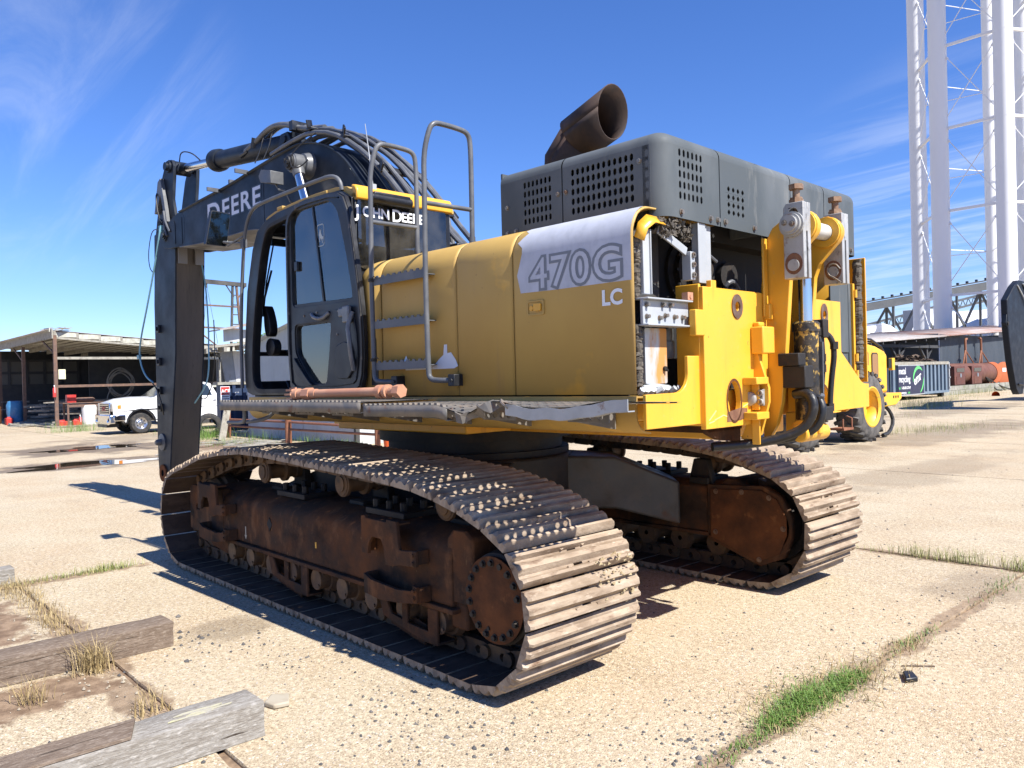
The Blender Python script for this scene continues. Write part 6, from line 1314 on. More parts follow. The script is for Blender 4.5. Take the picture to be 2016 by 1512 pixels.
mb = MB(); mb.plate([(-1.0,.44),(-.98,.76),(.98,.76),(1.0,.44),(.7,.36),(-.7,.36)], 'x', .93, 1.13, [[(-.88,.52),(-.62,.50),(-.62,.64),(-.86,.66)],[(.88,.52),(.62,.50),(.62,.64),(.86,.66)]]); mb.box(.56,1.0,.93,1.01,.52,.76); mb.box(.56,1.0,-1.01,-.93,.52,.76); bp_ = mb.build('front_bumper', m_['bright_chrome'], TK, bevel=.03)
mb = MB(); mb.box(.90,1.0,-.9,.9,.48,.68); mb.box(.7,1.14,-.6,.6,.28,.40); mb.build('air_dam', m_['black_plastic'], bp_)
mb = MB(); mb.plate([(.555*math.cos(R(180-18*i)), .42+.555*math.sin(R(180-18*i))) for i in range(11)] + [(.50*math.cos(R(18*i)), .42+.50*math.sin(R(18*i))) for i in range(11)], 'y', .98, 1.02); mb.build('arch_trim', m_['black_plastic'], TK)
mb = MB(); mb.box(-5.15,-4.9,-1,1,.55,.75); mb.build('rear_bumper', m_['bright_chrome'], TK, bevel=.02)
for x in (0,-3.9):
    for s in (1,-1): wheel_parts(TK, x, s*.86, .40, .40, .27, s)

# ------------------------------------------------------------------ open shed with timber roof
M('old_wood', (.24,.225,.19), .88, layers=[((.34,.325,.275),4,.4,.65,S1,6), ((.12,.10,.08),9,.55,.72,S1,6)], bump=(30,.5))
M('pale_wood', (.46,.455,.39), .85, layers=[((.30,.29,.24),5,.4,.7,S1,6)], bump=(30,.4)); M('rusty_post', (.12,.075,.058), .75, layers=[((.20,.11,.07),7,.45,.7,S1,5)], bump=(40,.2))
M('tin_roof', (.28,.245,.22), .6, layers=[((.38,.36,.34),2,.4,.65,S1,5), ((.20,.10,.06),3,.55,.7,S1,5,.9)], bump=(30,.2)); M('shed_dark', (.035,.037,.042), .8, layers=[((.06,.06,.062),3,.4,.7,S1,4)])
SH = empty('open_shed', (0,0,0)); tag(SH, 'open sided timber shed with a ragged tin roof and dark interior behind the truck', 'shed')
X0, Y0, YR_ = 36.4, -4.7, -13.5
for (x, y, h) in ((X0,Y0,4.35),(X0+6.7,Y0,4.1),(X0+13,Y0,4.1),(X0,-9.6,3.6),(X0+6.7,-12.6,3.4)):
    mb = MB(); mb.box(x-.075,x+.075,y-.075,y+.075,0,h); mb.box(x-.15,x+.15,y-.15,y+.15,0,.012); mb.build('post', m_['rusty_post'], SH)
def rz_(y): return 4.47 + (y-Y0)*.082
mb = MB(); mb.add([(X0-.04,Y0+.35,rz_(Y0)+.13),(X0+17,Y0+.35,rz_(Y0)+.13),(X0+17,YR_,rz_(YR_)+.13),(X0-.04,YR_,rz_(YR_)+.13)], [(0,1,2,3)]); mb.build('roof_sheet', m_['tin_roof'], SH, solid=.03)
# eave beam, joists with light blocking between them
mb = MB(); mb.plate([(Y0+.1,rz_(Y0)-.28),(Y0+.1,rz_(Y0)-.19),(YR_,rz_(YR_)-.19),(YR_,rz_(YR_)-.28)], 'x', X0-.06, X0+.06); mb.build('eave_beam', m_['old_wood'], SH)
k = 0
y = Y0
while y > YR_:
    mb = MB(); mb.box(X0-.03, X0+15, y-.05, y+.05, rz_(y)-.18, rz_(y)+.08); mb.build('joist', m_['old_wood'], SH)
    mb = MB(); mb.box(X0-.02, X0+.01, y-.93, y-.055, rz_(y-.5)-.17, rz_(y-.5)+.06); mb.build('blocking', m_['pale_wood'], SH)
    y -= .98
mb = MB(); mb.plate([(X0-.3,4.18),(X0-.3,4.62),(X0+16,4.55),(X0+16,4.15)], 'y', Y0+.12, Y0+.18); mb.build('barge_board', m_['old_wood'], SH)
mb = MB(); mb.plate([(X0-.1,4.50),(X0+.9,4.56),(X0+.9,4.72),(X0-.1,4.68)], 'y', Y0+.2, Y0+.24); mb.build('loose_board', m_['pale_wood'], SH)
random.seed(31)
for i in range(7):
    mb = MB(); x = X0 + random.uniform(-.4,9); mb.bar((x, Y0+random.uniform(-.2,.4), rz_(Y0)+.22),(x+random.uniform(-.5,1.4), Y0+random.uniform(-1.2,-.3), rz_(Y0)+random.uniform(.15,.42)),.22,.02); mb.build('loose_sheet', m_['tin_roof'], SH)
for a, b in (((X0+.05,Y0-.05,4.62),(X0+.1,Y0-.75,4.72)),((X0,Y0,4.58),(X0,Y0-.7,4.60)),((X0,Y0-.15,4.45),(X0+.1,Y0-.5,4.75))):
    mb = MB(); mb.bar(a, b, .05, .03); mb.build('loose_stick', m_['old_wood'], SH)
# slatted ceiling boards that catch the light
for i in range(16):
    y = Y0 - .55 - .5*i; mb = MB(); mb.box(X0+.3, X0+6.5, y-.13, y+.16, rz_(y)-.225, rz_(y)-.20); mb.build('ceiling_board', m_['pale_wood'], SH)
for (z, m__, w) in ((3.31,'old_wood',.10),(1.98,'rusty_post',.10)):
    mb = MB(); mb.box(X0-.03, X0+.03, YR_+.2, Y0, z-w, z+w*.2); mb.build('cross_rail', m_[m__], SH)
for a, b in (((X0,Y0,3.45),(X0+2.2,Y0+.05,4.2)),((X0+6.7,Y0,3.3),(X0+9,Y0,4.1))):
    mb = MB(); mb.bar(a, b, .06, .06); mb.build('knee_brace', m_['rusty_post'], SH)
# back and side walls: boarded below, lattice windows above
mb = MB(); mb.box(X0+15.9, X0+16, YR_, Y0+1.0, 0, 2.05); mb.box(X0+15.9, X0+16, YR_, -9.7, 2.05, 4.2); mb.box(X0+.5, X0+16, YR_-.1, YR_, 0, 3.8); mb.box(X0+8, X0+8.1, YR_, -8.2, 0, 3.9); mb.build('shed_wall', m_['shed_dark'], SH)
M('lattice', (.16,.155,.14), .8)
mb = MB(); mb.box(X0+16.6, X0+16.7, YR_, Y0+1.2, 2.0, 4.3); mb.build('dark_backing', m_['shed_dark'], SH)  # dark sheet added behind the lattice so its openings read dark
for i in range(6):
    for (z0, z1) in ((2.15,2.82),(2.98,3.62)):
        mb = MB(); y1 = Y0+.9 - .98*i; y0 = y1-.82; st = .10; t = y0 - (z1-z0)
        while t < y1:
            a0 = max(t, y0); a1 = min(t+(z1-z0), y1)
            if a1 > a0: mb.bar((X0+15.9,a0,z0+(a0-t)),(X0+15.9,a1,z0+(a1-t)),.035,.012,(1,0,0)); mb.bar((X0+15.92,a0,z1-(a0-t)),(X0+15.92,a1,z1-(a1-t)),.035,.012,(1,0,0))
            t += st
        o_ = mb.build('lattice_panel', m_['lattice'], SH); o_['kind'] = 'stuff'
mb = MB()
for i in range(7): mb.box(X0+15.85, X0+15.95, Y0+.9-.98*i+.0, Y0+.9-.98*i+.16, 2.05, 3.75)
for z in (2.05,2.84,3.64): mb.box(X0+15.86, X0+15.96, -10, Y0+1.0, z, z+.13)
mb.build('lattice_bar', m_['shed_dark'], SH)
mb = MB(); mb.box(X0-.02,X0+.0,-5.12,-4.82,2.28,2.74); mb.build('notice_board', M('notice', (.62,.60,.42), .7), SH)
def ext(x, y, z, lab, par=None):
    e = empty('fire_extinguisher', (x,y,z)); tag(e, lab, 'fire extinguisher')
    mb = MB(); mb.lathe((0,0,0),(0,0,1),[(0,0),(0,.075),(.40,.075),(.46,.03),(.50,.03),(.50,0)],16); mb.build('cylinder', m_['red_paint'], e)
    mb = MB(); mb.box(-.02,.10,-.02,.02,.50,.56); mb.tube([(.0,0,.52),(-.08,0,.46),(-.09,0,.2)],.012,6); mb.build('valve', m_['white_plastic'], e)
ext(36.25,-4.60,1.44,'red fire extinguisher hanging on the shed corner post')
# work bench and things about it
BN = empty('work_bench', (37.2,-5.9,0)); tag(BN, 'rusty steel work bench standing in the shed mouth', 'bench')
mb = MB(); mb.box(-.45,.45,-.95,.85,1.10,1.14); mb.build('bench_top', m_['rusty_post'], BN)
for sx in (-.38,.38):
    for sy in (-.72,.62): mb = MB(); mb.box(sx-.04,sx+.04,sy-.04,sy+.04,0,1.10); mb.build('leg', m_['rusty_post'], BN)
mb = MB(); mb.box(-.38,.38,-.72,-.66,.90,1.0); mb.box(-.4,-.36,-.72,.62,.92,1.05); mb.build('apron', m_['rusty_post'], BN)
def thing_mesh(name, mb, mat, label, cat, **k): return tag(mb.build(name, m_[mat], **k), label, cat)
thing_mesh('gas_cylinder', MB().lathe((37.1,-6.55,1.265),(0,1,0),[(0,0),(.02,.06),(.10,.115),(.80,.115),(.88,.06),(.90,0)],18), 'rusty_post', 'rusty horizontal cylinder lying on the work bench', 'cylinder')
mb = MB(); mb.box(36.95,37.25,-5.68,-5.28,1.145,1.52); mb.box(36.94,36.95,-5.62,-5.40,1.20,1.36); thing_mesh('fuel_can', mb, 'red_paint', 'red fuel can standing on the work bench', 'fuel can', bevel=.03)
thing_mesh('barrel', MB().lathe((37.0,-6.25,0),(0,0,1),[(0,0),(0,.33),(.28,.35),(.55,.33),(.88,.345),(.98,.33),(1.0,.28),(.97,0)],22), 'white_plastic', 'white plastic barrel under the work bench', 'barrel')
thing_mesh('barrel', MB().lathe((43.6,-4.35,0),(0,0,1),[(0,0),(0,.40),(.30,.42),(.45,.38),(.62,.42),(1.0,.42),(1.22,.34),(1.25,.25),(1.25,0)],22), 'blue_plastic', 'blue plastic barrel beside the second shed post', 'barrel')
for (x, y, w, d, h, lab) in ((36.7,-4.98,.42,.30,.28,'low red tool box on the ground left of the bench legs'),(36.6,-5.55,.30,.30,.30,'red jerry can on the ground under the work bench'),(43.1,-3.95,.30,.5,.36,'red jerry can on the ground left of the blue barrel')):
    mb = MB(); mb.box(x-d/2,x+d/2,y-w/2,y+w/2,.0,h); mb.box(x-.03,x+.03,y-w*.3,y+w*.3,h,h+.06); thing_mesh('red_container', mb, 'red_paint', lab, 'container', bevel=.02)
ext(36.5,-5.72,0,'small red fire extinguisher standing under the bench')
random.seed(77)
# racks of pipe and scrap stored in the shed
mb = MB()
for i in range(170):
    x = random.uniform(38.5,49); y = random.uniform(-12.5,-4.2); z = random.choice((.15,.35,.55,.75,.95,1.15)); l = random.uniform(.6,2.6); mb.bar((x,y,z),(x+random.uniform(-.3,.3),y-l,z+random.uniform(-.02,.02)),random.uniform(.04,.12),random.uniform(.04,.10))
M('scrap', (.16,.145,.125), .8, layers=[((.34,.31,.27),1.5,.4,.6,S1,4), ((.05,.045,.04),2,.5,.7,S1,4)])
tag(mb.build('stored_scrap', m_['scrap'], smooth=False), kind='stuff')
mb = MB()
for i in range(34): mb.bar((random.uniform(38.0,44), random.uniform(-5.6,-3.4), random.uniform(.02,.14)),(random.uniform(38.0,44), random.uniform(-5.6,-3.4), random.uniform(.02,.12)),.10,.05)
tag(mb.build('timber_litter', m_['old_wood'], smooth=False), kind='stuff')
mb = MB()
for k in range(7):
    r = (.62,.60,.56,.63,.5,.58,.52)[k]; c = Vector((39.6,-8.5+.07*math.sin(k*2.3),2.05-.06*math.cos(k*3.1))); P_ = [c + Vector((.03*k*math.cos(3*a), r*math.cos(a), r*1.2*math.sin(a))) for a in [2*math.pi*i/28 for i in range(29)]]; mb.tube(P_, .024, 6)
mb.tube([(39.5,-8.0,1.9),(39.4,-7.7,1.2),(39.4,-7.8,.8)],.03,6,1)
thing_mesh('hose_coil', mb, 'lattice', 'large coil of pale hose hanging in the dark of the shed', 'hose')
mb = MB(); mb.box(44.6,45.6,-3.9,-2.6,0,1.0); thing_mesh('rusty_tank', mb, 'rust', 'rusty orange tank standing at the left edge of the shed', 'tank', bevel=.12, seg=3)
# shed floor edge
mb = MB(); mb.plate([(X0-.8,Y0+.4),(X0+16,Y0+.4),(X0+16,YR_),(X0-1.2,YR_),(X0-1.4,-8)], 'z', .0, .07); tag(mb.build('pavement', M('shed_floor', (.33,.29,.23), .9, layers=[((.16,.13,.10),1.2,.42,.65,S1,6)], bump=(25,.3))), kind='structure')

# ------------------------------------------------------------------ hoist frame, grey lean-to, blue skip, white shed
HO = empty('hoist_frame', (0,0,0)); tag(HO, 'tall steel hoist frame with a ladder leg and hanging chain above the lean-to roof', 'hoist frame')
def hb(a, b, w=.09, mat='rusty_post', name='strut'): mb = MB(); mb.bar(a, b, w, w); return mb.build(name, m_[mat], HO)
hx = 34.0
hb((hx,-10.0,7.05),(hx,-13.05,6.95),.20,'leg_paint','top_beam')
hb((hx,-12.35,6.9),(hx,-12.0,0),.10,'leg_paint','post'); hb((hx,-12.55,6.9),(hx,-13.0,0),.10,'rusty_post','post'); hb((hx,-10.2,6.9),(hx,-10.75,0),.10,'rusty_post','post'); hb((hx,-9.8,6.9),(hx,-9.6,0),.10,'rusty_post','post')
for z in (6.4,5.9,5.4,4.9,4.4): hb((hx,-12.35+(6.9-z)*.05,z),(hx,-12.55-(6.9-z)*.065,z),.05,'leg_paint','rung')
hb((hx,-9.9,5.85),(hx,-12.6,5.8),.08); hb((hx,-9.8,4.75),(hx,-12.8,4.65),.08); hb((hx,-12.0,6.9),(hx,-12.4,6.3),.05,'leg_paint'); hb((hx,-13.0,6.9),(hx,-12.55,6.1),.05); hb((hx,-10.3,4.7),(hx,-11.7,3.6),.06)
mb = MB(); mb.tube([(hx,-11.0,6.9),(hx+.05,-10.9,5.4),(hx+.1,-10.75,3.9)],.010,5); mb.tube([(hx,-11.0,6.9),(hx,-11.25,5.4),(hx,-11.5,3.9)],.010,5); mb.cyl((hx,-11.0,6.9),(hx,-11.0,6.7),.05,n=8); mb.build('hanging_chain', m_['leg_paint'], HO)
LT = empty('lean_to', (0,0,0)); tag(LT, 'weathered grey lean-to building with sagging roof behind the truck bed', 'building')
M('grey_sheet', (.19,.21,.235), .6, layers=[((.26,.28,.30),1.5,.4,.7,S1,5), ((.12,.12,.12),4,.55,.7,(1,1,.3),5)]); M('pale_sheet', (.46,.47,.47), .6, layers=[((.36,.36,.35),2,.4,.7,(1,1,.3),5)])
def lp_(name, mat, *boxes):
    mb = MB()
    for b in boxes: mb.box(*b)
    return mb.build(name, m_[mat], LT)
lp_('wall','grey_sheet',(31.5,31.6,-13.5,-10.4,0,3.3)); lp_('wall','shed_dark',(32.4,32.5,-10.4,-8.9,0,3.2)); lp_('wall','pale_sheet',(31.2,31.3,-9.5,-8.9,0,2.9))
mb = MB(); mb.plate([(-10.35,3.35),(-10.95,3.4),(-11.15,1.7),(-10.62,1.7)], 'x', 31.0, 31.05); mb.build('leaning_sheet', m_['grey_sheet'], LT)
mb = MB(); mb.plate([(-10.95,3.4),(-11.5,3.4),(-11.6,1.4),(-11.16,1.4)], 'x', 30.98, 31.03); mb.build('leaning_sheet', m_['pale_sheet'], LT)
mb = MB(); mb.plate([(-8.6,3.38),(-12.6,3.82),(-12.6,3.96),(-8.6,3.48)], 'x', 29.6, 34); mb.build('roof', m_['old_wood'], LT)
for i in range(5): lp_('rafter_end','old_wood',(29.5,30.2,-9.2-.8*i-.07,-9.2-.8*i+.07,3.22+.09*i,3.42+.09*i))
mb = MB(); mb.plate([(-10.6,4.4),(-12.6,4.75),(-12.6,4.9),(-10.6,4.46)], 'x', 31.5, 33); mb.build('upper_roof', m_['tin_roof'], LT); lp_('upper_wall','pale_sheet',(32,32.1,-12.6,-11.0,3.9,4.5))
RK = empty('timber_rack', (0,0,0)); tag(RK, 'pale timber rack of posts and rails behind the truck cab', 'rack')
for b in ((30.2,30.3,-10.1,-8.8,2.98,3.08),(30.2,30.3,-10.1,-8.8,1.72,1.82)):
    mb = MB(); mb.box(*b); mb.build('rail', m_['pale_wood'], RK)
for y in (-10.05,-8.85): mb = MB(); mb.box(30.2,30.3,y,y+.08,0,3.1); mb.build('post', m_['old_wood'], RK)
BS = empty('blue_skip', (22.6,-7.4,0)); tag(BS, 'dark blue steel skip with a white ACE sign behind the leaning plank', 'skip')
M('blue_steel', (.018,.035,.085), .5, layers=[((.03,.05,.10),3,.4,.7,S1,5), ((.10,.06,.04),8,.64,.74,S1,5)])
mb = MB(); mb.box(0,.30,-1.6,.55,.12,1.82); mb.build('skip_body', m_['blue_steel'], BS, bevel=.02)
for y in (.5,.05,-.35,-.9,-1.5): mb = MB(); mb.box(-.09,.0,y-.06,y+.06,.12,1.78); mb.build('rib', m_['blue_steel'], BS)
mb = MB(); mb.box(-.12,.36,-1.7,.66,1.80,1.90); mb.build('rim', m_['old_wood'], BS)
mb = MB(); mb.box(-.115,-.10,.22,.56,1.10,1.74); sg = mb.build('sign', m_['letter_white'], BS)
mb = MB(); mb.box(-.118,-.1155,.235,.545,1.44,1.72); mb.build('sign_field', m_['red_paint'], sg)
lettering('sign_letters', [('ACE',.20,-.145,0,dict(bold=.004))], m_['letter_white'], sg, (-.1195,.39,1.50), (0,-1,0), (0,0,1), xs=.85)
mb = MB()
for z in (1.36,1.28,1.2): mb.box(-.118,-.1155,.26,.52,z,z+.03)
mb.build('sign_lines', m_['decal_grey'], sg)
lettering('skip_number', [('JU-7',.15,0,0,dict(bold=.003))], m_['letter_white'], BS, (-.094,.02,1.42), (0,-1,0), (0,0,1), xs=.55)
WS = empty('white_shed', (0,0,0)); tag(WS, 'low white corrugated metal shed seen through and under the excavator cab', 'shed')
M('white_tin', (.50,.52,.53), .5, metal=.1, layers=[((.42,.44,.45),1.5,.4,.7,(1,1,.3),5), ((.30,.27,.22),6,.64,.75,(1,1,.2),5)])
mb = MB(); n = 260; t_ = []; b_ = []
for i in range(n+1):
    x = 13.75 + (21.0-13.75)*i/n; yy = -7.2 + .018*math.cos(i*2*math.pi/4); b_.append((x,yy,.0)); t_.append((x,yy,3.05 + (21.0-x)*.17))
mb.sheet([b_, t_]); mb.build('corrugated_wall', m_['white_tin'], WS)
mb = MB(); mb.add([(21.0,-7.2,0),(21.0,-11.2,0),(21.0,-11.2,3.05),(21.0,-7.2,3.05)], [(0,1,2,3)]); mb.add([(13.75,-7.2,0),(13.75,-11.2,0),(13.75,-11.2,4.28),(13.75,-7.2,4.28)], [(0,1,2,3)]); mb.build('end_wall', m_['white_tin'], WS)
mb = MB(); mb.add([(21.15,-7.0,3.06),(21.15,-11.3,3.06),(13.6,-11.3,4.34),(13.6,-7.0,4.34)], [(0,1,2,3)]); mb.build('roof', m_['white_tin'], WS, solid=.04)
mb = MB(); mb.box(13.62,13.74,-7.12,-7.0,0,2.6); mb.build('corner_post', m_['leg_paint'], WS)
# blue tarp-covered load, railing, tyre, plank, bucket, boards
mb = MB(); mb.box(10.6,13.2,-9.6,-8.2,.0,.42); thing_mesh('blue_crate', mb, 'blue_steel', 'low blue crate beyond the railing under the excavator frame', 'crate', bevel=.02)
RL = empty('pipe_railing', (0,0,0)); tag(RL, 'rust brown pipe railing standing in front of the white shed', 'railing')
M('rail_brown', (.20,.075,.038), .7, layers=[((.30,.13,.07),6,.4,.7,S1,5)], bump=(40,.15))
for x, h, w in ((20.9,1.15,.20),(16.47,.98,.18),(11.6,.62,.14)):
    mb = MB(); mb.cyl((x,-6.4,0),(x,-6.4,h),w*.55,n=12); mb.build('post', m_['rail_brown'], RL)
for z0, z1 in ((.40,.42),(.62,.60)):
    mb = MB(); mb.tube([(21.3,-6.4,z0),(16.47,-6.4,z0+.01),(11.2,-6.4,z1)],.035,8); mb.build('rail', m_['rail_brown'], RL)
TY = empty('old_tyre', (22.0,-6.2,.40), R(70)); tag(TY, 'old black tyre standing on edge in the weeds behind the plank', 'tyre')
mb = MB(); mb.lathe((0,-.12,0),(0,1,0),[(0,.26),(-.0,.36),(.04,.42),(.20,.42),(.24,.36),(.24,.26),(.18,.24),(.06,.24),(0,.26)],32); mb.build('tyre_body', m_['tyre'], TY)
mb = MB(); mb.bar((19.5,-5.61,.0),(19.75,-5.92,1.0),.22,.045,(1,0,0)); thing_mesh('plank', mb, 'old_wood', 'grey weathered plank leaning in front of the blue skip', 'plank')
BK = empty('orange_bucket', (12.0,-7.0,0)); tag(BK, 'small orange bucket with a white lid by the railing end', 'bucket')
mb = MB(); mb.lathe((0,0,0),(0,0,1),[(0,0),(0,.12),(.26,.15)],18); mb.build('bucket_body', M('orange_plastic', (.62,.10,.02), .5), BK)
mb = MB(); mb.lathe((0,0,.26),(0,0,1),[(0,.15),(.0,.155),(.12,.145),(.13,0)],18); mb.build('bucket_lid', m_['white_plastic'], BK)
random.seed(15); mb = MB()
for i in range(22):
    x = random.uniform(15.5,18.8); y = random.uniform(-6.3,-4.3); mb.bar((x,y,.03+random.random()*.05),(x+random.uniform(-.9,.9),y+random.uniform(-1.0,1.0),.03+random.random()*.06),random.uniform(.05,.2),.025)
tag(mb.build('board_litter', m_['old_wood'], smooth=False), kind='stuff')
# trees far behind the sheds
# ------------------------------------------------------------------ right background: wheel loader
M('loader_yellow', (.78,.44,.03), .42, layers=[((.66,.36,.03),2,.4,.7,S1,4), ((.35,.20,.05),6,.62,.75,S1,5)])
M('loader_brown', (.30,.16,.07), .7, layers=[((.22,.12,.05),30,.4,.7,(1,1,4),3)])
LO = empty('wheel_loader', (0,0,0)); tag(LO, 'yellow wheel loader with big dusty tyres behind the excavator', 'wheel loader')
M('loader_tyre', (.05,.048,.046), .85, layers=[((.13,.12,.11),4,.4,.65,S1,5)], bump=(40,.3))
def lwheel(y, x_out, sgn):
    w = .62; r = .84; x = x_out - sgn*w/2
    mb = MB(); mb.lathe((x-w/2, y, r), (1,0,0), [(0,.50),(0,.70),(.04,.78),(.10,.82),(w-.10,.82),(w-.04,.78),(w,.70),(w,.50)], 40)
    for i in range(22):
        a = 2*math.pi*i/22
        for q in (0,1):
            b = a + q*math.pi/22; c = Vector((x + (.15 if q else -.15), y + .815*math.cos(b), r + .815*math.sin(b))); up_ = Vector((0,math.cos(b),math.sin(b))); tg = Vector((0,-math.sin(b),math.cos(b)))
            mb.bar(c - Vector((.155,0,0)) + tg*.05*(1 if q else -1), c + Vector((.155,0,0)) - tg*.05*(1 if q else -1), .085, .075, up_)
    ty = mb.build('tyre', m_['loader_tyre'], LO)
    mb = MB(); mb.lathe((x_out-sgn*.30, y, r), (sgn,0,0), [(0,.0),(0,.30),(.02,.33),(.10,.34),(.24,.42),(.27,.46),(.30,.50),(.31,.47),(.27,.40)], 36); mb.build('rim', m_['loader_yellow'], ty)
    mb = MB(); mb.lathe((x_out-sgn*.33, y, r), (sgn,0,0), [(0,0),(.0,.27),(.06,.24),(.06,.10),(.14,.08),(.14,0)], 24); mb.build('hub', m_['loader_yellow'], ty)
for y in (-14.85,-11.7):
    lwheel(y, 2.70, -1); lwheel(y, 4.9, 1)
mb = MB(); hp_ = [(-14.0,1.15),(-16.55,1.15),(-16.55,2.12),(-16.40,2.22),(-15.9,2.34),(-15.0,2.45),(-14.0,2.48)]; mb.plate(hp_, 'x', 3.02, 4.6); hd_ = mb.build('engine_hood', m_['loader_yellow'], LO, bevel=.06, seg=3)
for y0, y1, z0, z1 in ((-15.36,-15.16,1.25,2.18),(-15.92,-15.60,1.20,2.15)):
    mb = MB(); mb.plate(rrect(y1,y0,z0,z1,.08) if False else rrect(y0,y1,z0,z1,.08), 'x', 3.0, 3.019); mb.build('louvre', m_['loader_brown'], hd_)
    mb = MB(); mb.plate(rrect(y0-.03,y1+.03,z0-.03,z1+.03,.09), 'x', 3.005, 3.0195, [rrect(y0,y1,z0,z1,.08)]); mb.build('louvre_rim', m_['dark_void'], hd_)
mb = MB(); mb.box(2.97,3.0,-15.45,-15.06,1.72,1.86); mb.build('hood_bar', m_['loader_yellow'], hd_)
mb = MB(); mb.tube([(3.1,-15.0,2.55),(3.08,-15.7,2.52),(3.08,-16.3,2.34),(3.1,-16.55,2.18)],.03,8); mb.tube([(3.5,-15.0,2.60),(3.5,-15.8,2.52),(3.5,-16.5,2.30)],.03,8); mb.tube([(3.1,-15.4,2.55),(3.5,-15.4,2.58)],.025,8); mb.tube([(3.1,-16.0,2.46),(3.5,-16.0,2.50)],.025,8); mb.build('hood_rail', m_['black_plastic'], LO)
mb = MB(); mb.plate([(-16.1,.78),(-16.1,1.12),(-17.25,1.12),(-17.25,.98),(-16.85,.80)], 'x', 2.95, 4.7, ); cw = mb.build('rear_bumper', m_['loader_yellow'], LO, bevel=.02)
for k in range(3): mb = MB(); mb.cyl((2.945,-16.72-.14*k,1.02),(2.952,-16.72-.14*k,1.02),.04,n=12); mb.build('bumper_hole', m_['dark_void'], cw)
mb = MB(); mb.box(3.0,3.1,-16.75,-16.58,1.78,2.02); rl_ = mb.build('rear_lamp', m_['dark_void'], LO); mb = MB(); mb.box(2.98,3.08,-16.93,-16.76,1.72,2.04); mb.build('lamp_housing', m_['loader_yellow'], rl_, bevel=.01)
mb = MB(); mb.tube([(3.1,-16.5,.80),(3.05,-16.75,.62),(3.0,-16.8,.36),(2.95,-16.4,.10),(2.95,-16.0,.06)],.05,6,1); mb.build('hanging_strap', m_['rubber'], LO)
mb = MB(); mb.box(3.2,4.4,-16,-10.5,.62,1.15); mb.box(3.0,4.6,-13.9,-12.6,1.15,1.5); mb.build('loader_frame', m_['dark_void'], LO)
mb = MB(); mb.box(3.15,4.45,-13.9,-12.5,1.5,2.9); mb.build('loader_cab', m_['dark_glass'], LO, bevel=.05)
mb = MB(); mb.box(2.75,3.1,-13.9,-13.4,.35,.40); mb.tube([(2.78,-13.88,.38),(2.78,-13.88,.62),(2.9,-13.88,.66)],.02,6); mb.tube([(2.78,-13.42,.38),(2.78,-13.42,.62)],.02,6); mb.build('step', m_['rail_brown'], LO)
# ------------------------------------------------------------------ roll-off container with sign
CN = empty('scrap_container', (0,0,0)); tag(CN, 'blue grey roll-off scrap container with a metal recycling sign on its side', 'container')
M('container_blue', (.11,.155,.21), .55, layers=[((.17,.225,.29),1.5,.4,.7,(1,1,.4),5), ((.16,.10,.07),5,.62,.74,(1,1,.4),5)])
cx0, ya, yb = 11.8, -38.6, -46.75
mb = MB(); mb.box(cx0+.12, cx0+2.4, yb, ya, .28, .40); mb.box(cx0+.12, cx0+.16, yb, ya, .36, 2.0); mb.box(cx0+2.36, cx0+2.4, yb, ya, .36, 2.0); mb.box(cx0+.12, cx0+2.4, yb, yb+.05, .36, 2.0); mb.box(cx0+.12, cx0+2.4, ya-.05, ya, .36, 2.0); mb.build('shell', m_['container_blue'], CN)
mb = MB(); mb.box(cx0-.02, cx0+.16, yb-.04, ya, 1.93, 2.10); mb.build('top_rail', m_['old_wood'], CN); mb = MB(); mb.box(cx0, cx0+.14, yb, ya, .26, .40); mb.build('bottom_rail', m_['container_blue'], CN)
y = ya - .25
while y > yb: mb = MB(); mb.box(cx0, cx0+.12, y-.13, y+.13, .40, 1.93); mb.build('side_rib', m_['container_blue'], CN); y -= .58
mb = MB(); mb.box(cx0-.03,cx0+.15,yb-.12,yb,.3,2.05)
for z in (.5,1.1,1.7): mb.box(cx0-.06,cx0+.2,yb-.16,yb-.02,z,z+.09)
mb.build('gate_frame', m_['steel_grey'], CN)
for y in (yb+.6, ya-.9): mb = MB(); mb.cyl((cx0+.15,y,.15),(cx0+.4,y,.15),.15,n=16); mb.build('wheel', m_['rubber'], CN)
mb = MB(); mb.box(cx0-.028, cx0-.003, -42.85, -39.3, .30, 1.90); bo = mb.build('sign_board', M('sign_navy', (.012,.014,.05), .4, rvar=.05), CN)
mb = MB(); mb.box(cx0-.035,cx0-.029,-42.87,-39.28,1.88,1.93); mb.box(cx0-.035,cx0-.029,-42.87,-39.28,.27,.32); mb.build('sign_edge', m_['steel_grey'], bo)
sx_ = cx0 - .031; B0 = dict(bold=.006)
lettering('sign_words', [('metal',.50,0,.46,B0),('recycling',.50,0,.02,B0)], m_['letter_white'], bo, (sx_,-39.38,.98), (0,-1,0), (0,0,1), xs=.86)
lettering('sign_phone', [('1-800-88 SCRAP',.21,.32,0,dict(bold=.004))], m_['letter_white'], bo, (sx_,-39.38,.62), (0,-1,0), (0,0,1), xs=.86)
lettering('sign_tel', [('tel',.21,0,0,dict(bold=.004))], M('sign_green', (.12,.62,.16), .5, rvar=.05), bo, (sx_,-39.38,.62), (0,-1,0), (0,0,1), xs=.86)
lettering('sign_web', [('www.emrgroup',.19,0,0,dict(bold=.004))], m_['letter_white'], bo, (sx_,-39.38,.37), (0,-1,0), (0,0,1), xs=.80)
lettering('sign_web_end', [('.com',.19,1.16,0,dict(bold=.004))], m_['sign_green'], bo, (sx_,-39.38,.37), (0,-1,0), (0,0,1), xs=.80)
lettering('logo_letters', [('emr',.72,0,0,dict(bold=.012))], m_['letter_white'], bo, (sx_-.002,-41.48,.78), (0,-.94,.34), (0,.34,.94), xs=.92)
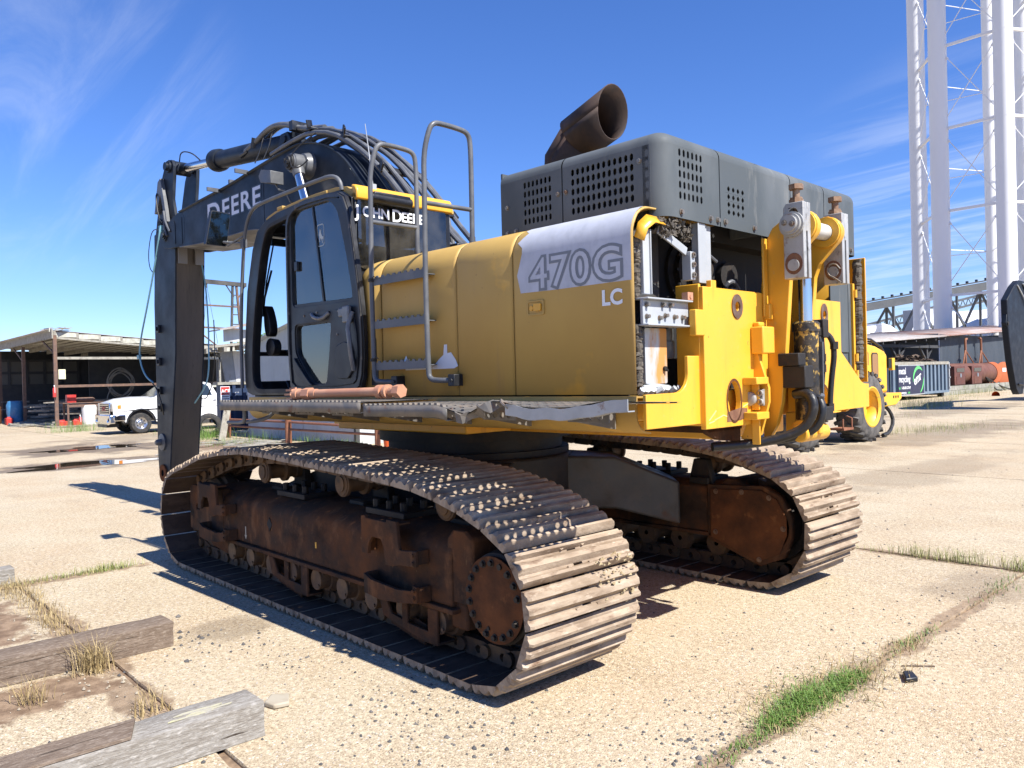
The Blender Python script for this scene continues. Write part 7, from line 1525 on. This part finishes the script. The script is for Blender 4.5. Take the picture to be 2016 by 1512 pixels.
def crescent(cy, cz, r, a0, a1, w0, n=24):
    P_ = []; Q_ = []
    for i in range(n+1):
        a = R(a0 + (a1-a0)*i/n); w = w0*math.sin(math.pi*i/n)**.7
        P_.append((cy - r*math.cos(a), cz + r*math.sin(a))); Q_.append((cy - (r-w)*math.cos(a), cz + (r-w)*math.sin(a)))
    return P_ + Q_[::-1]
mb = MB(); mb.plate(crescent(-42.05,1.10,.76,40,190,.17), 'x', sx_-.003, sx_); mb.plate(crescent(-42.05,1.10,.76,-75,10,.10), 'x', sx_-.003, sx_); mb.build('logo_swoosh', m_['sign_green'], bo)
mb = MB(); random.seed(8)
for i in range(160):
    a = Vector((cx0+random.uniform(.3,2.1), random.uniform(yb+.3,ya-.3), 0)); h = 2.0 + .45*math.exp(-((a.y+44.3)/1.3)**2) + random.uniform(-.12,.06); r = random.uniform(.12,.4); a.z = h
    mb.add([a + Vector((random.uniform(-r,r),random.uniform(-r,r),random.uniform(-r,r)*.35)) for _ in range(5)], [(0,1,2),(2,3,4),(4,0,1),(1,3,0),(2,4,0)])
tag(mb.build('scrap_heap', M('scrap_brown', (.075,.05,.038), .85, layers=[((.13,.09,.06),1,.4,.6,S1,4)]), smooth=False), kind='stuff')
# ------------------------------------------------------------------ warehouse and lean-to
WH = empty('warehouse', (0,0,0)); tag(WH, 'dark grey corrugated warehouse with a rusty tin roof at the right edge', 'warehouse')
M('wall_slate', (.05,.065,.085), .6, layers=[((.075,.09,.112),.8,.4,.7,(1,1,.3),5), ((.07,.06,.055),3,.6,.75,(1,1,.2),5)]); M('rusty_roof', (.25,.17,.145), .75, layers=[((.36,.33,.31),.35,.42,.6,S1,5), ((.24,.10,.065),.6,.45,.62,S1,5)], bump=(10,.2))
mb = MB(); n = 400; b_ = []; t_ = []
for i in range(n+1):
    y = -51.8 - 24*i/n; xx = 14.0 + .03*(1 if i % 4 < 2 else -1); b_.append((xx,y,0)); t_.append((xx,y,3.95))
mb.sheet([b_, t_]); mb.build('corrugated_wall', m_['wall_slate'], WH)
mb = MB(); mb.box(14.05,14.1,-60,-39.5,0,.01); mb.box(14.1,24,-51.85,-51.8,0,4.0); mb.box(20,20.1,-51.8,-37,0,3.6); mb.box(14.0,24,-76.1,-76,0,4.5); mb.build('inner_wall', m_['wall_slate'], WH)
mb = MB(); mb.add([(13.5,-37.5,3.12),(13.5,-51.6,3.78),(18.0,-51.6,4.22),(18.0,-37.5,3.52)], [(0,1,2,3)]); mb.build('lean_to_roof', m_['tin_roof'], WH, solid=.05)
mb = MB(); mb.add([(13.4,-51.6,3.80),(13.4,-77,4.95),(18.5,-77,5.45),(18.5,-51.6,4.26)], [(0,1,2,3)]); mb.build('main_roof', m_['rusty_roof'], WH, solid=.06)
mb = MB()
for i in range(9): mb.box(13.5,17.9,-38.5-1.6*i-.06,-38.5-1.6*i+.06,3.02+.066*i,3.14+.066*i)
mb.build('rafter', m_['shed_dark'], WH)
for y in (-41.5,-45.2,-49.6):
    mb = MB(); mb.box(14.0,14.2,y-.1,y+.1,0,3.3); mb.build('post', m_['shed_dark'], WH)
    for s in (1,-1): mb = MB(); mb.bar((14.1,y,2.2),(14.1,y+s*1.2,3.2),.12,.12); mb.build('knee_brace', m_['shed_dark'], WH)
mb = MB(); mb.box(13.9,14.1,-51.4,-38,3.02,3.2); mb.build('eave_beam', m_['shed_dark'], WH)
mb = MB(); mb.box(18.6,19.5,-46,-40,0,2.7); thing_mesh('blue_bin', mb, 'blue_plastic', 'blue bin in the shade of the lean-to behind the container', 'bin', bevel=.05)
# kerb wall of blocks, tanks, dispensers
KW = empty('block_wall', (12.5,0,0)); tag(KW, 'low concrete block wall in front of the orange tanks', 'wall')
M('block', (.30,.29,.255), .9, layers=[((.20,.20,.165),1.5,.4,.65,S1,5), ((.13,.15,.08),2.5,.55,.7,S1,5)], bump=(20,.3), rnd=.12)
bm2 = MB().box(-.10,.10,-.61,.61,0,.27).mesh('block', m_['block'])
for i in range(21):
    for k in range(2): inst('block', bm2, KW, Matrix.Translation((0, -48.3 - 1.25*i - .62*k, .005 + .285*k)))
M('tank_orange', (.10,.034,.02), .65, layers=[((.15,.058,.032),1.2,.4,.7,S1,5), ((.12,.05,.03),2,.5,.7,S1,5)]); M('tank_end', (.46,.12,.04), .5, layers=[((.50,.14,.05),2,.4,.7,S1,4)])
for (ax, lab, y1) in ((13.25,'long orange cylindrical tank nearest the container',-58.3),(14.6-.35,'orange cylindrical tank set back beside the first tank',-61.2)):
    y0 = -50.2 if ax < 13.5 else -57.0
    t = empty('storage_tank', (ax,y0,0)); tag(t, lab, 'tank'); mb = MB(); mb.cyl((0,0,1.28),(0,y1-y0,1.28),.70,n=32); mb.build('tank_shell', m_['tank_orange'], t)
    mb = MB(); mb.lathe((0,y1-y0,1.28),(0,-1,0),[(-.02,.70),(-.02,.74),(.03,.74),(.06,.66),(.09,.3),(.10,0)],32); mb.lathe((-.02,y1-y0,1.28),(-1,-.55,0),[(0,0)],4) if False else None; mb.build('tank_end', m_['tank_end'], t)
    mb = MB(); mb.box(-.5,.5,-1.0,-.8,0,.7); mb.box(-.5,.5,y1-y0+.8,y1-y0+1.0,0,.7); mb.build('saddle', m_['rail_brown'], t)
DISC = ((13.0,-58.7),(13.1,-61.6))
for k, (x, y) in enumerate(DISC):
    mb = MB(); d = Vector((-.55,.30,0)); mb.lathe((x,y,1.24),(d.x,d.y,0),[(0,0),(0,.80),(.05,.80),(.06,.70),(.08,0)],32); o_ = mb.build('flange_disc', m_['tank_end']); tag(o_, ('orange disc with a white label propped against the tank end','second orange disc half hidden behind the black stick')[k], 'disc')
    mb = MB(); p = Vector((x,y,1.45)) + d.normalized()*.09; s_ = Vector((-d.y,d.x,0)).normalized()*.16; mb.add([p-s_-Vector((0,0,.14)),p+s_-Vector((0,0,.14)),p+s_+Vector((0,0,.14)),p-s_+Vector((0,0,.14))],[(0,1,2,3)]); mb.build('disc_label', m_['letter_white'], o_)
M('pump_red', (.085,.028,.02), .6, layers=[((.13,.045,.028),2,.4,.7,S1,5)])
for y, lab in ((-50.8,'red-brown fuel dispenser cabinet beside the container end'),(-54.0,'red-brown fuel dispenser cabinet with an open front, right of its neighbour')):
    t = empty('fuel_dispenser', (12.75,y,.58)); tag(t, lab, 'fuel dispenser', 'fuel dispensers on the block wall'); mb = MB(); mb.box(-.25,.25,-.95,.95,0,1.22); mb.build('cabinet', m_['pump_red'], t, bevel=.02)
    mb = MB(); mb.box(-.27,-.25,-.75,.6,.84,1.08); mb.build('display', m_['dark_glass'], t); mb = MB(); mb.box(-.27,-.25,-.78,.62,.06,.55); mb.build('panel', m_['tank_orange'] if y < -52 else m_['pump_red'], t); mb = MB(); mb.cyl((-.28,-.1,.62),(-.27,-.1,.62),.14,n=16); mb.build('badge', m_['decal_grey'], t); mb = MB(); mb.box(-.2,.2,-1.08,-.95,.35,1.15); mb.build('nozzle_holder', m_['steel_grey'], t)
for y, lab in ((-55.3,'rusty vent pipe standing behind the dispensers, left of the pair'),(-58.5,'rusty braced vent pipe rising above the orange disc')):
    t = empty('vent_pipe', (13.6,y,0)); tag(t, lab, 'vent pipe', 'vent pipes on the tanks'); mb = MB(); mb.tube([(0,0,1.9),(0,0,3.55),(0,-.08,3.66),(0,-.30,3.66)] if y > -57 else [(0,0,1.9),(0,0,3.65),(0,.08,3.75),(0,.35,3.75)], .08, 8, 1); mb.build('riser', m_['rail_brown'], t)
    for s in (1,-1): mb = MB(); mb.tube([(0,0,2.9),(-.2,s*1.1,1.9)], .045, 6); mb.build('brace', m_['rail_brown'], t)
mb = MB(); mb.tube([(12.6,-56.2,.9),(12.5,-57.2,.5),(12.3,-57.0,.1),(12.2,-58,.05)],.05,6,2); mb.tube([(12.6,-56.0,1.0),(12.4,-58.5,.3),(12.2,-60,.05)],.05,6,1); thing_mesh('black_hose', mb, 'hose', 'black hose hanging over the block wall below the orange disc', 'hose')
mb = MB(); mb.lathe((9.5,-47.4,.05),(0,-1,.0),[(0,.22),(.6,.05),(.62,0)],14); thing_mesh('traffic_cone', mb, 'orange_plastic', 'orange traffic cone lying on its side by the block wall', 'cone')
# ------------------------------------------------------------------ detached black excavator stick at the right edge
BK2 = empty('second_excavator', (4.5,-32.4,0)); tag(BK2, 'black hanging stick of a second excavator cut off by the right edge', 'excavator')
pr = [(-.55+.85,.55),(-.35+.85-1.0,.55),(-.62-.1,.80),(-1.0-.3,3.4),(-1.85,4.3),(-1.85,5.15),(-1.1,5.25),(-.0,5.22),(.75,5.0),(1.55,4.4),(1.50,3.3),(1.0,1.6),(.55,.75)]
pr = [(.32,.58),(-.15,.58),(-.35,.85),(-.85,2.4),(-1.35,3.6),(-1.75,4.25),(-1.80,5.1),(-1.1,5.22),(-.02,5.22),(.62,4.95),(1.58,4.35),(1.52,3.2),(1.15,1.9),(.62,.80)]
M('navy_paint', (.006,.009,.016), .5, layers=[((.016,.02,.028),3,.55,.8,S1,5,.6)], spec=.25)
mb = MB(); mb.plate(pr, 'x', -.30, -.06); sb = mb.build('stick_plate', m_['navy_paint'], BK2, bevel=.03)
mb = MB(); mb.bar((-.18,-.25,.60),(-.18,-1.28,3.35),.26,.10,(0,1,0)); mb.build('stick_edge', M('worn_edge', (.30,.29,.28), .45, metal=.4), sb)
mb = MB(); mb.plate([(1.35,3.25),(1.62,3.3),(1.70,3.45),(1.5,3.9)], 'x', -.28, -.1); mb.build('stick_lug', m_['navy_paint'], sb, bevel=.02); mb = MB(); mb.cyl((-.34,-1.45,3.95),(-.30,-1.45,3.95),.16,n=20); mb.cyl((-.33,1.55,3.42),(-.2,1.55,3.42),.07,n=16); mb.build('pin_boss', m_['rubber'], sb)
mb = MB()
for k in range(4): mb.tube([(-.34,-.4-.12*k,5.1),(-.38,-1.0-.12*k,4.7),(-.38,-1.2-.1*k,4.1),(-.36,-1.0-.2*k,3.9)],.035,6,1)
mb.tube([(-.32,.3,5.0),(-.36,-.6,4.4),(-.36,-.9,4.1)],.03,6); mb.build('hose_lines', m_['steel_grey'], BK2)
mb = MB(); mb.tube([(-.34,.5,1.0),(-.42,-.1,.95),(-.42,-.75,1.05),(-.36,-1.0,.9),(-.3,-1.05,.6)],.035,6,2); mb.build('hose_loop', m_['hose'], BK2)
mb = MB(); mb.plate([(-.6,3.6),(-1.2,4.5),(-6,6.2),(-9,5.2),(-9,4.4),(-6,5.1),(-1.6,3.4)], 'x', -.25, .05); mb.build('boom_end', m_['navy_paint'], BK2, bevel=.03); mb = MB(); mb.box(-1.4,1.2,-14,-8,0,1.1); mb.build('undercarriage', m_['shed_dark'], BK2, bevel=.2); mb = MB(); mb.box(-1.3,1.1,-13.5,-8.2,1.1,3.0); mb.plate([(-8.6,2.6),(-9.4,2.6),(-9.4,5.2),(-8.6,5.2)],'x',-.25,.05); mb.build('upper_body', m_['loader_yellow'], BK2, bevel=.1)
# ------------------------------------------------------------------ water tower legs with struts and rods
WT = empty('water_tower', (0,0,0)); tag(WT, 'tall white water tower on tubular legs with cross rods at the right', 'water tower')
M('tower_white', (.74,.75,.76), .55, layers=[((.68,.695,.715),.25,.4,.7,(1,1,.4),5), ((.55,.53,.49),.9,.66,.76,(1,1,.12),5)], spec=.3)
legs = [(24.6,-77.6),(21.05,-72.9),(15.78,-72.8),(12.0,-79.5),(18.28,-87.9)]
HT = 52.0
for (x, y) in legs:
    prof = [(0,.76),(HT,.76)]
    mb = MB(); mb.lathe((x,y,0),(0,0,1),prof,24); lg_ = mb.build('leg', m_['tower_white'], WT)
    for k in range(1, 7): mb = MB(); mb.lathe((x,y,k*7.4+.8),(0,0,1),[(0,.76),(0,.768),(.05,.768),(.05,.76)],24); mb.build('leg_joint', m_['tower_white'], lg_)
mb = MB(); mb.lathe((18.42,-78.04,0),(0,0,1),[(0,.55),(HT,.55)],20); mb.build('riser_pipe', m_['tower_white'], WT)
ctr = Vector((19.0,-79.5,0))
for k, z in enumerate((8.2,15.8,23.2,30.6,38.0,45.4)):
    for i in range(5):
        if i == 4: continue
        a = Vector((*legs[i],z)); b = Vector((*legs[(i+1) % 5],z)); mb = MB(); mb.bar(a, b, .22, .22); mb.build('strut', m_['tower_white'], WT)
        for (p, q) in ((a, b), (b, a)):
            q2 = Vector((q.x,q.y,z-7.4)); mb = MB(); mb.cyl(p, q2, .04, n=6); m_d = (q2-p).normalized(); mb.cyl(p+m_d*1.0, p+m_d*1.5, .10, n=6); mb.build('tie_rod', m_['tower_white'], WT)
    for i in range(3):
        a = Vector((*legs[i],z-3.4)); mb = MB(); mb.cyl(a, (18.6,-78.3,z-3.4), .04, n=6); mb.build('stay_rod', m_['tower_white'], WT)
# ------------------------------------------------------------------ conveyor gallery, dome and plant far behind
CG = empty('conveyor_gallery', (0,0,0)); tag(CG, 'elevated grey conveyor gallery on steel trestles beyond the warehouse', 'conveyor')
M('gallery_grey', (.085,.092,.10), .6, layers=[((.12,.128,.135),.5,.4,.7,S1,4)]); M('gallery_roof', (.06,.065,.07), .6)
A = Vector((46.0,-102.0,9.3)); B = Vector((27.5,-122.0,13.4)); d = (B-A)
def gp(t, dz=0, off=0): return A + d*t + Vector((0,0,dz)) + Vector((-d.y,d.x,0)).normalized()*off
for off, dz, w, h, mt in ((0,.95,2.8,.12,'gallery_roof'),(1.2,.35,.12,.75,'gallery_grey'),(-1.2,.35,.12,.75,'gallery_grey'),(0,-.10,2.6,.5,'gallery_grey')):
    mb = MB(); mb.bar(gp(0,dz,off), gp(1,dz,off), w, h); mb.build('gallery_panel', m_[mt], CG)
for i in range(22): mb = MB(); c = gp(i/21,1.12); mb.box(c.x-.15,c.x+.15,c.y-.15,c.y+.15,c.z-.1,c.z+.2); mb.build('ridge_vent', m_['gallery_roof'], CG)
ts = [0,.16,.32,.48,.64,.80,.96]
for i, t in enumerate(ts):
    for off in (1.0,-1.0):
        c = gp(t,-.2,off); mb = MB(); mb.bar((c.x,c.y,0),c,.28,.28); mb.build('trestle_post', m_['gallery_grey'], CG)
    if i:
        for (p, q) in ((ts[i-1],t),(t,ts[i-1])):
            a = gp(p,-.3,1.0); b = gp(q,0,1.0); b.z = 3.0; mb = MB(); mb.bar(a, b, .26, .26); mb.build('trestle_brace', m_['gallery_grey'], CG)
C2 = empty('far_conveyor', (0,0,0)); tag(C2, 'thin inclined conveyor truss far beyond the gallery', 'conveyor')
for dz, w in ((0,.3),(1.3,1.2)): mb = MB(); mb.bar((60,-131,6.6+dz),(40,-152,13.5+dz),w,.35); mb.build('chord', m_['gallery_grey'], C2)
mb = MB(); A2 = Vector((60,-131,6.6)); B2 = Vector((40,-152,13.5))
for i in range(30): a = A2.lerp(B2, i/30); b = A2.lerp(B2, (i+.5)/30) + Vector((0,0,1.3)); c = A2.lerp(B2, (i+1)/30); mb.bar(a,b,.1,.1); mb.bar(b,c,.1,.1)
mb.build('web_bars', m_['gallery_grey'], C2)['kind'] = 'stuff'
M('dome_white', (.80,.80,.79), .5)
for x, y, rx, h, lab in ((38.5,-88.0,7.5,6.9,'white fabric dome roof behind the loader'),(36.0,-128,9.5,10.2,'white domed store far beyond the water tower')):
    mb = MB(); rows = []
    for i in range(13):
        a = R(180*i/12); rows.append([(x-6,y+rx*math.cos(a),h*math.sin(a)**.8),(x+6,y+rx*math.cos(a),h*math.sin(a)**.8)])
    mb.sheet(rows); mb.add([(x-6,y+rx*math.cos(R(180*i/12)),h*math.sin(R(180*i/12))**.8) for i in range(13)],[tuple(range(13))]); tag(mb.build('fabric_dome', m_['dome_white'], angle=50), lab, 'dome')
mb = MB(); mb.box(42,46,-140,-128,0,11); mb.box(43,46,-146,-141,0,8); tag(mb.build('plant_building', M('plant_grey', (.42,.44,.46), .6), bevel=.05), 'pale plant building far beyond the water tower', 'building')
# ------------------------------------------------------------------ trees seen in gaps behind the left buildings
def tree(x, y, h, r, seed, lab):
    rnd = random.Random(seed); t = empty('tree', (x,y,0)); tag(t, lab, 'tree', 'trees behind the sheds')
    mb = MB(); mb.tube([(0,0,0),(.1,.05,h*.35),(.0,.1,h*.6),(.1,0,h*.85)], [.28,.22,.15,.06], 8)
    for k in range(7): a = rnd.uniform(0,6.28); z = h*rnd.uniform(.35,.7); mb.tube([(0,0,z),(r*.45*math.cos(a),r*.45*math.sin(a),z+h*.12),(r*.8*math.cos(a),r*.8*math.sin(a),z+h*.18)],[.10,.06,.02],6)
    mb.build('trunk', m_['old_wood'], t)
    mb = MB(); cl_ = [(rnd.gauss(0,r*.42), rnd.gauss(0,r*.42), h*rnd.uniform(.42,.95), rnd.uniform(.5,1.0)*r*.38) for _ in range(26)]
    for cx, cy, cz, cr_ in cl_:
        for _ in range(90):
            v = Vector((rnd.gauss(0,1),rnd.gauss(0,1),rnd.gauss(0,1))).normalized()*cr_*rnd.uniform(.5,1.05); p = Vector((cx,cy,cz)) + v; a = Vector((rnd.uniform(-1,1),rnd.uniform(-1,1),rnd.uniform(-1,1))).normalized()*.16; b = a.orthogonal().normalized()*.09
            mb.add([p-a, p+b, p+a, p-b], [(0,1,2,3)])
    mb.build('crown', m_['leaf'], t, smooth=False)['kind'] = 'stuff'
gmat('leaf', (.035,.085,.018), (.09,.15,.035))
tree(46,-21,5.0,2.6,4,'round green tree in the gap between the lean-to and the cab'); tree(60,-30,5.6,3.0,5,'green tree farther back behind the hoist frame')
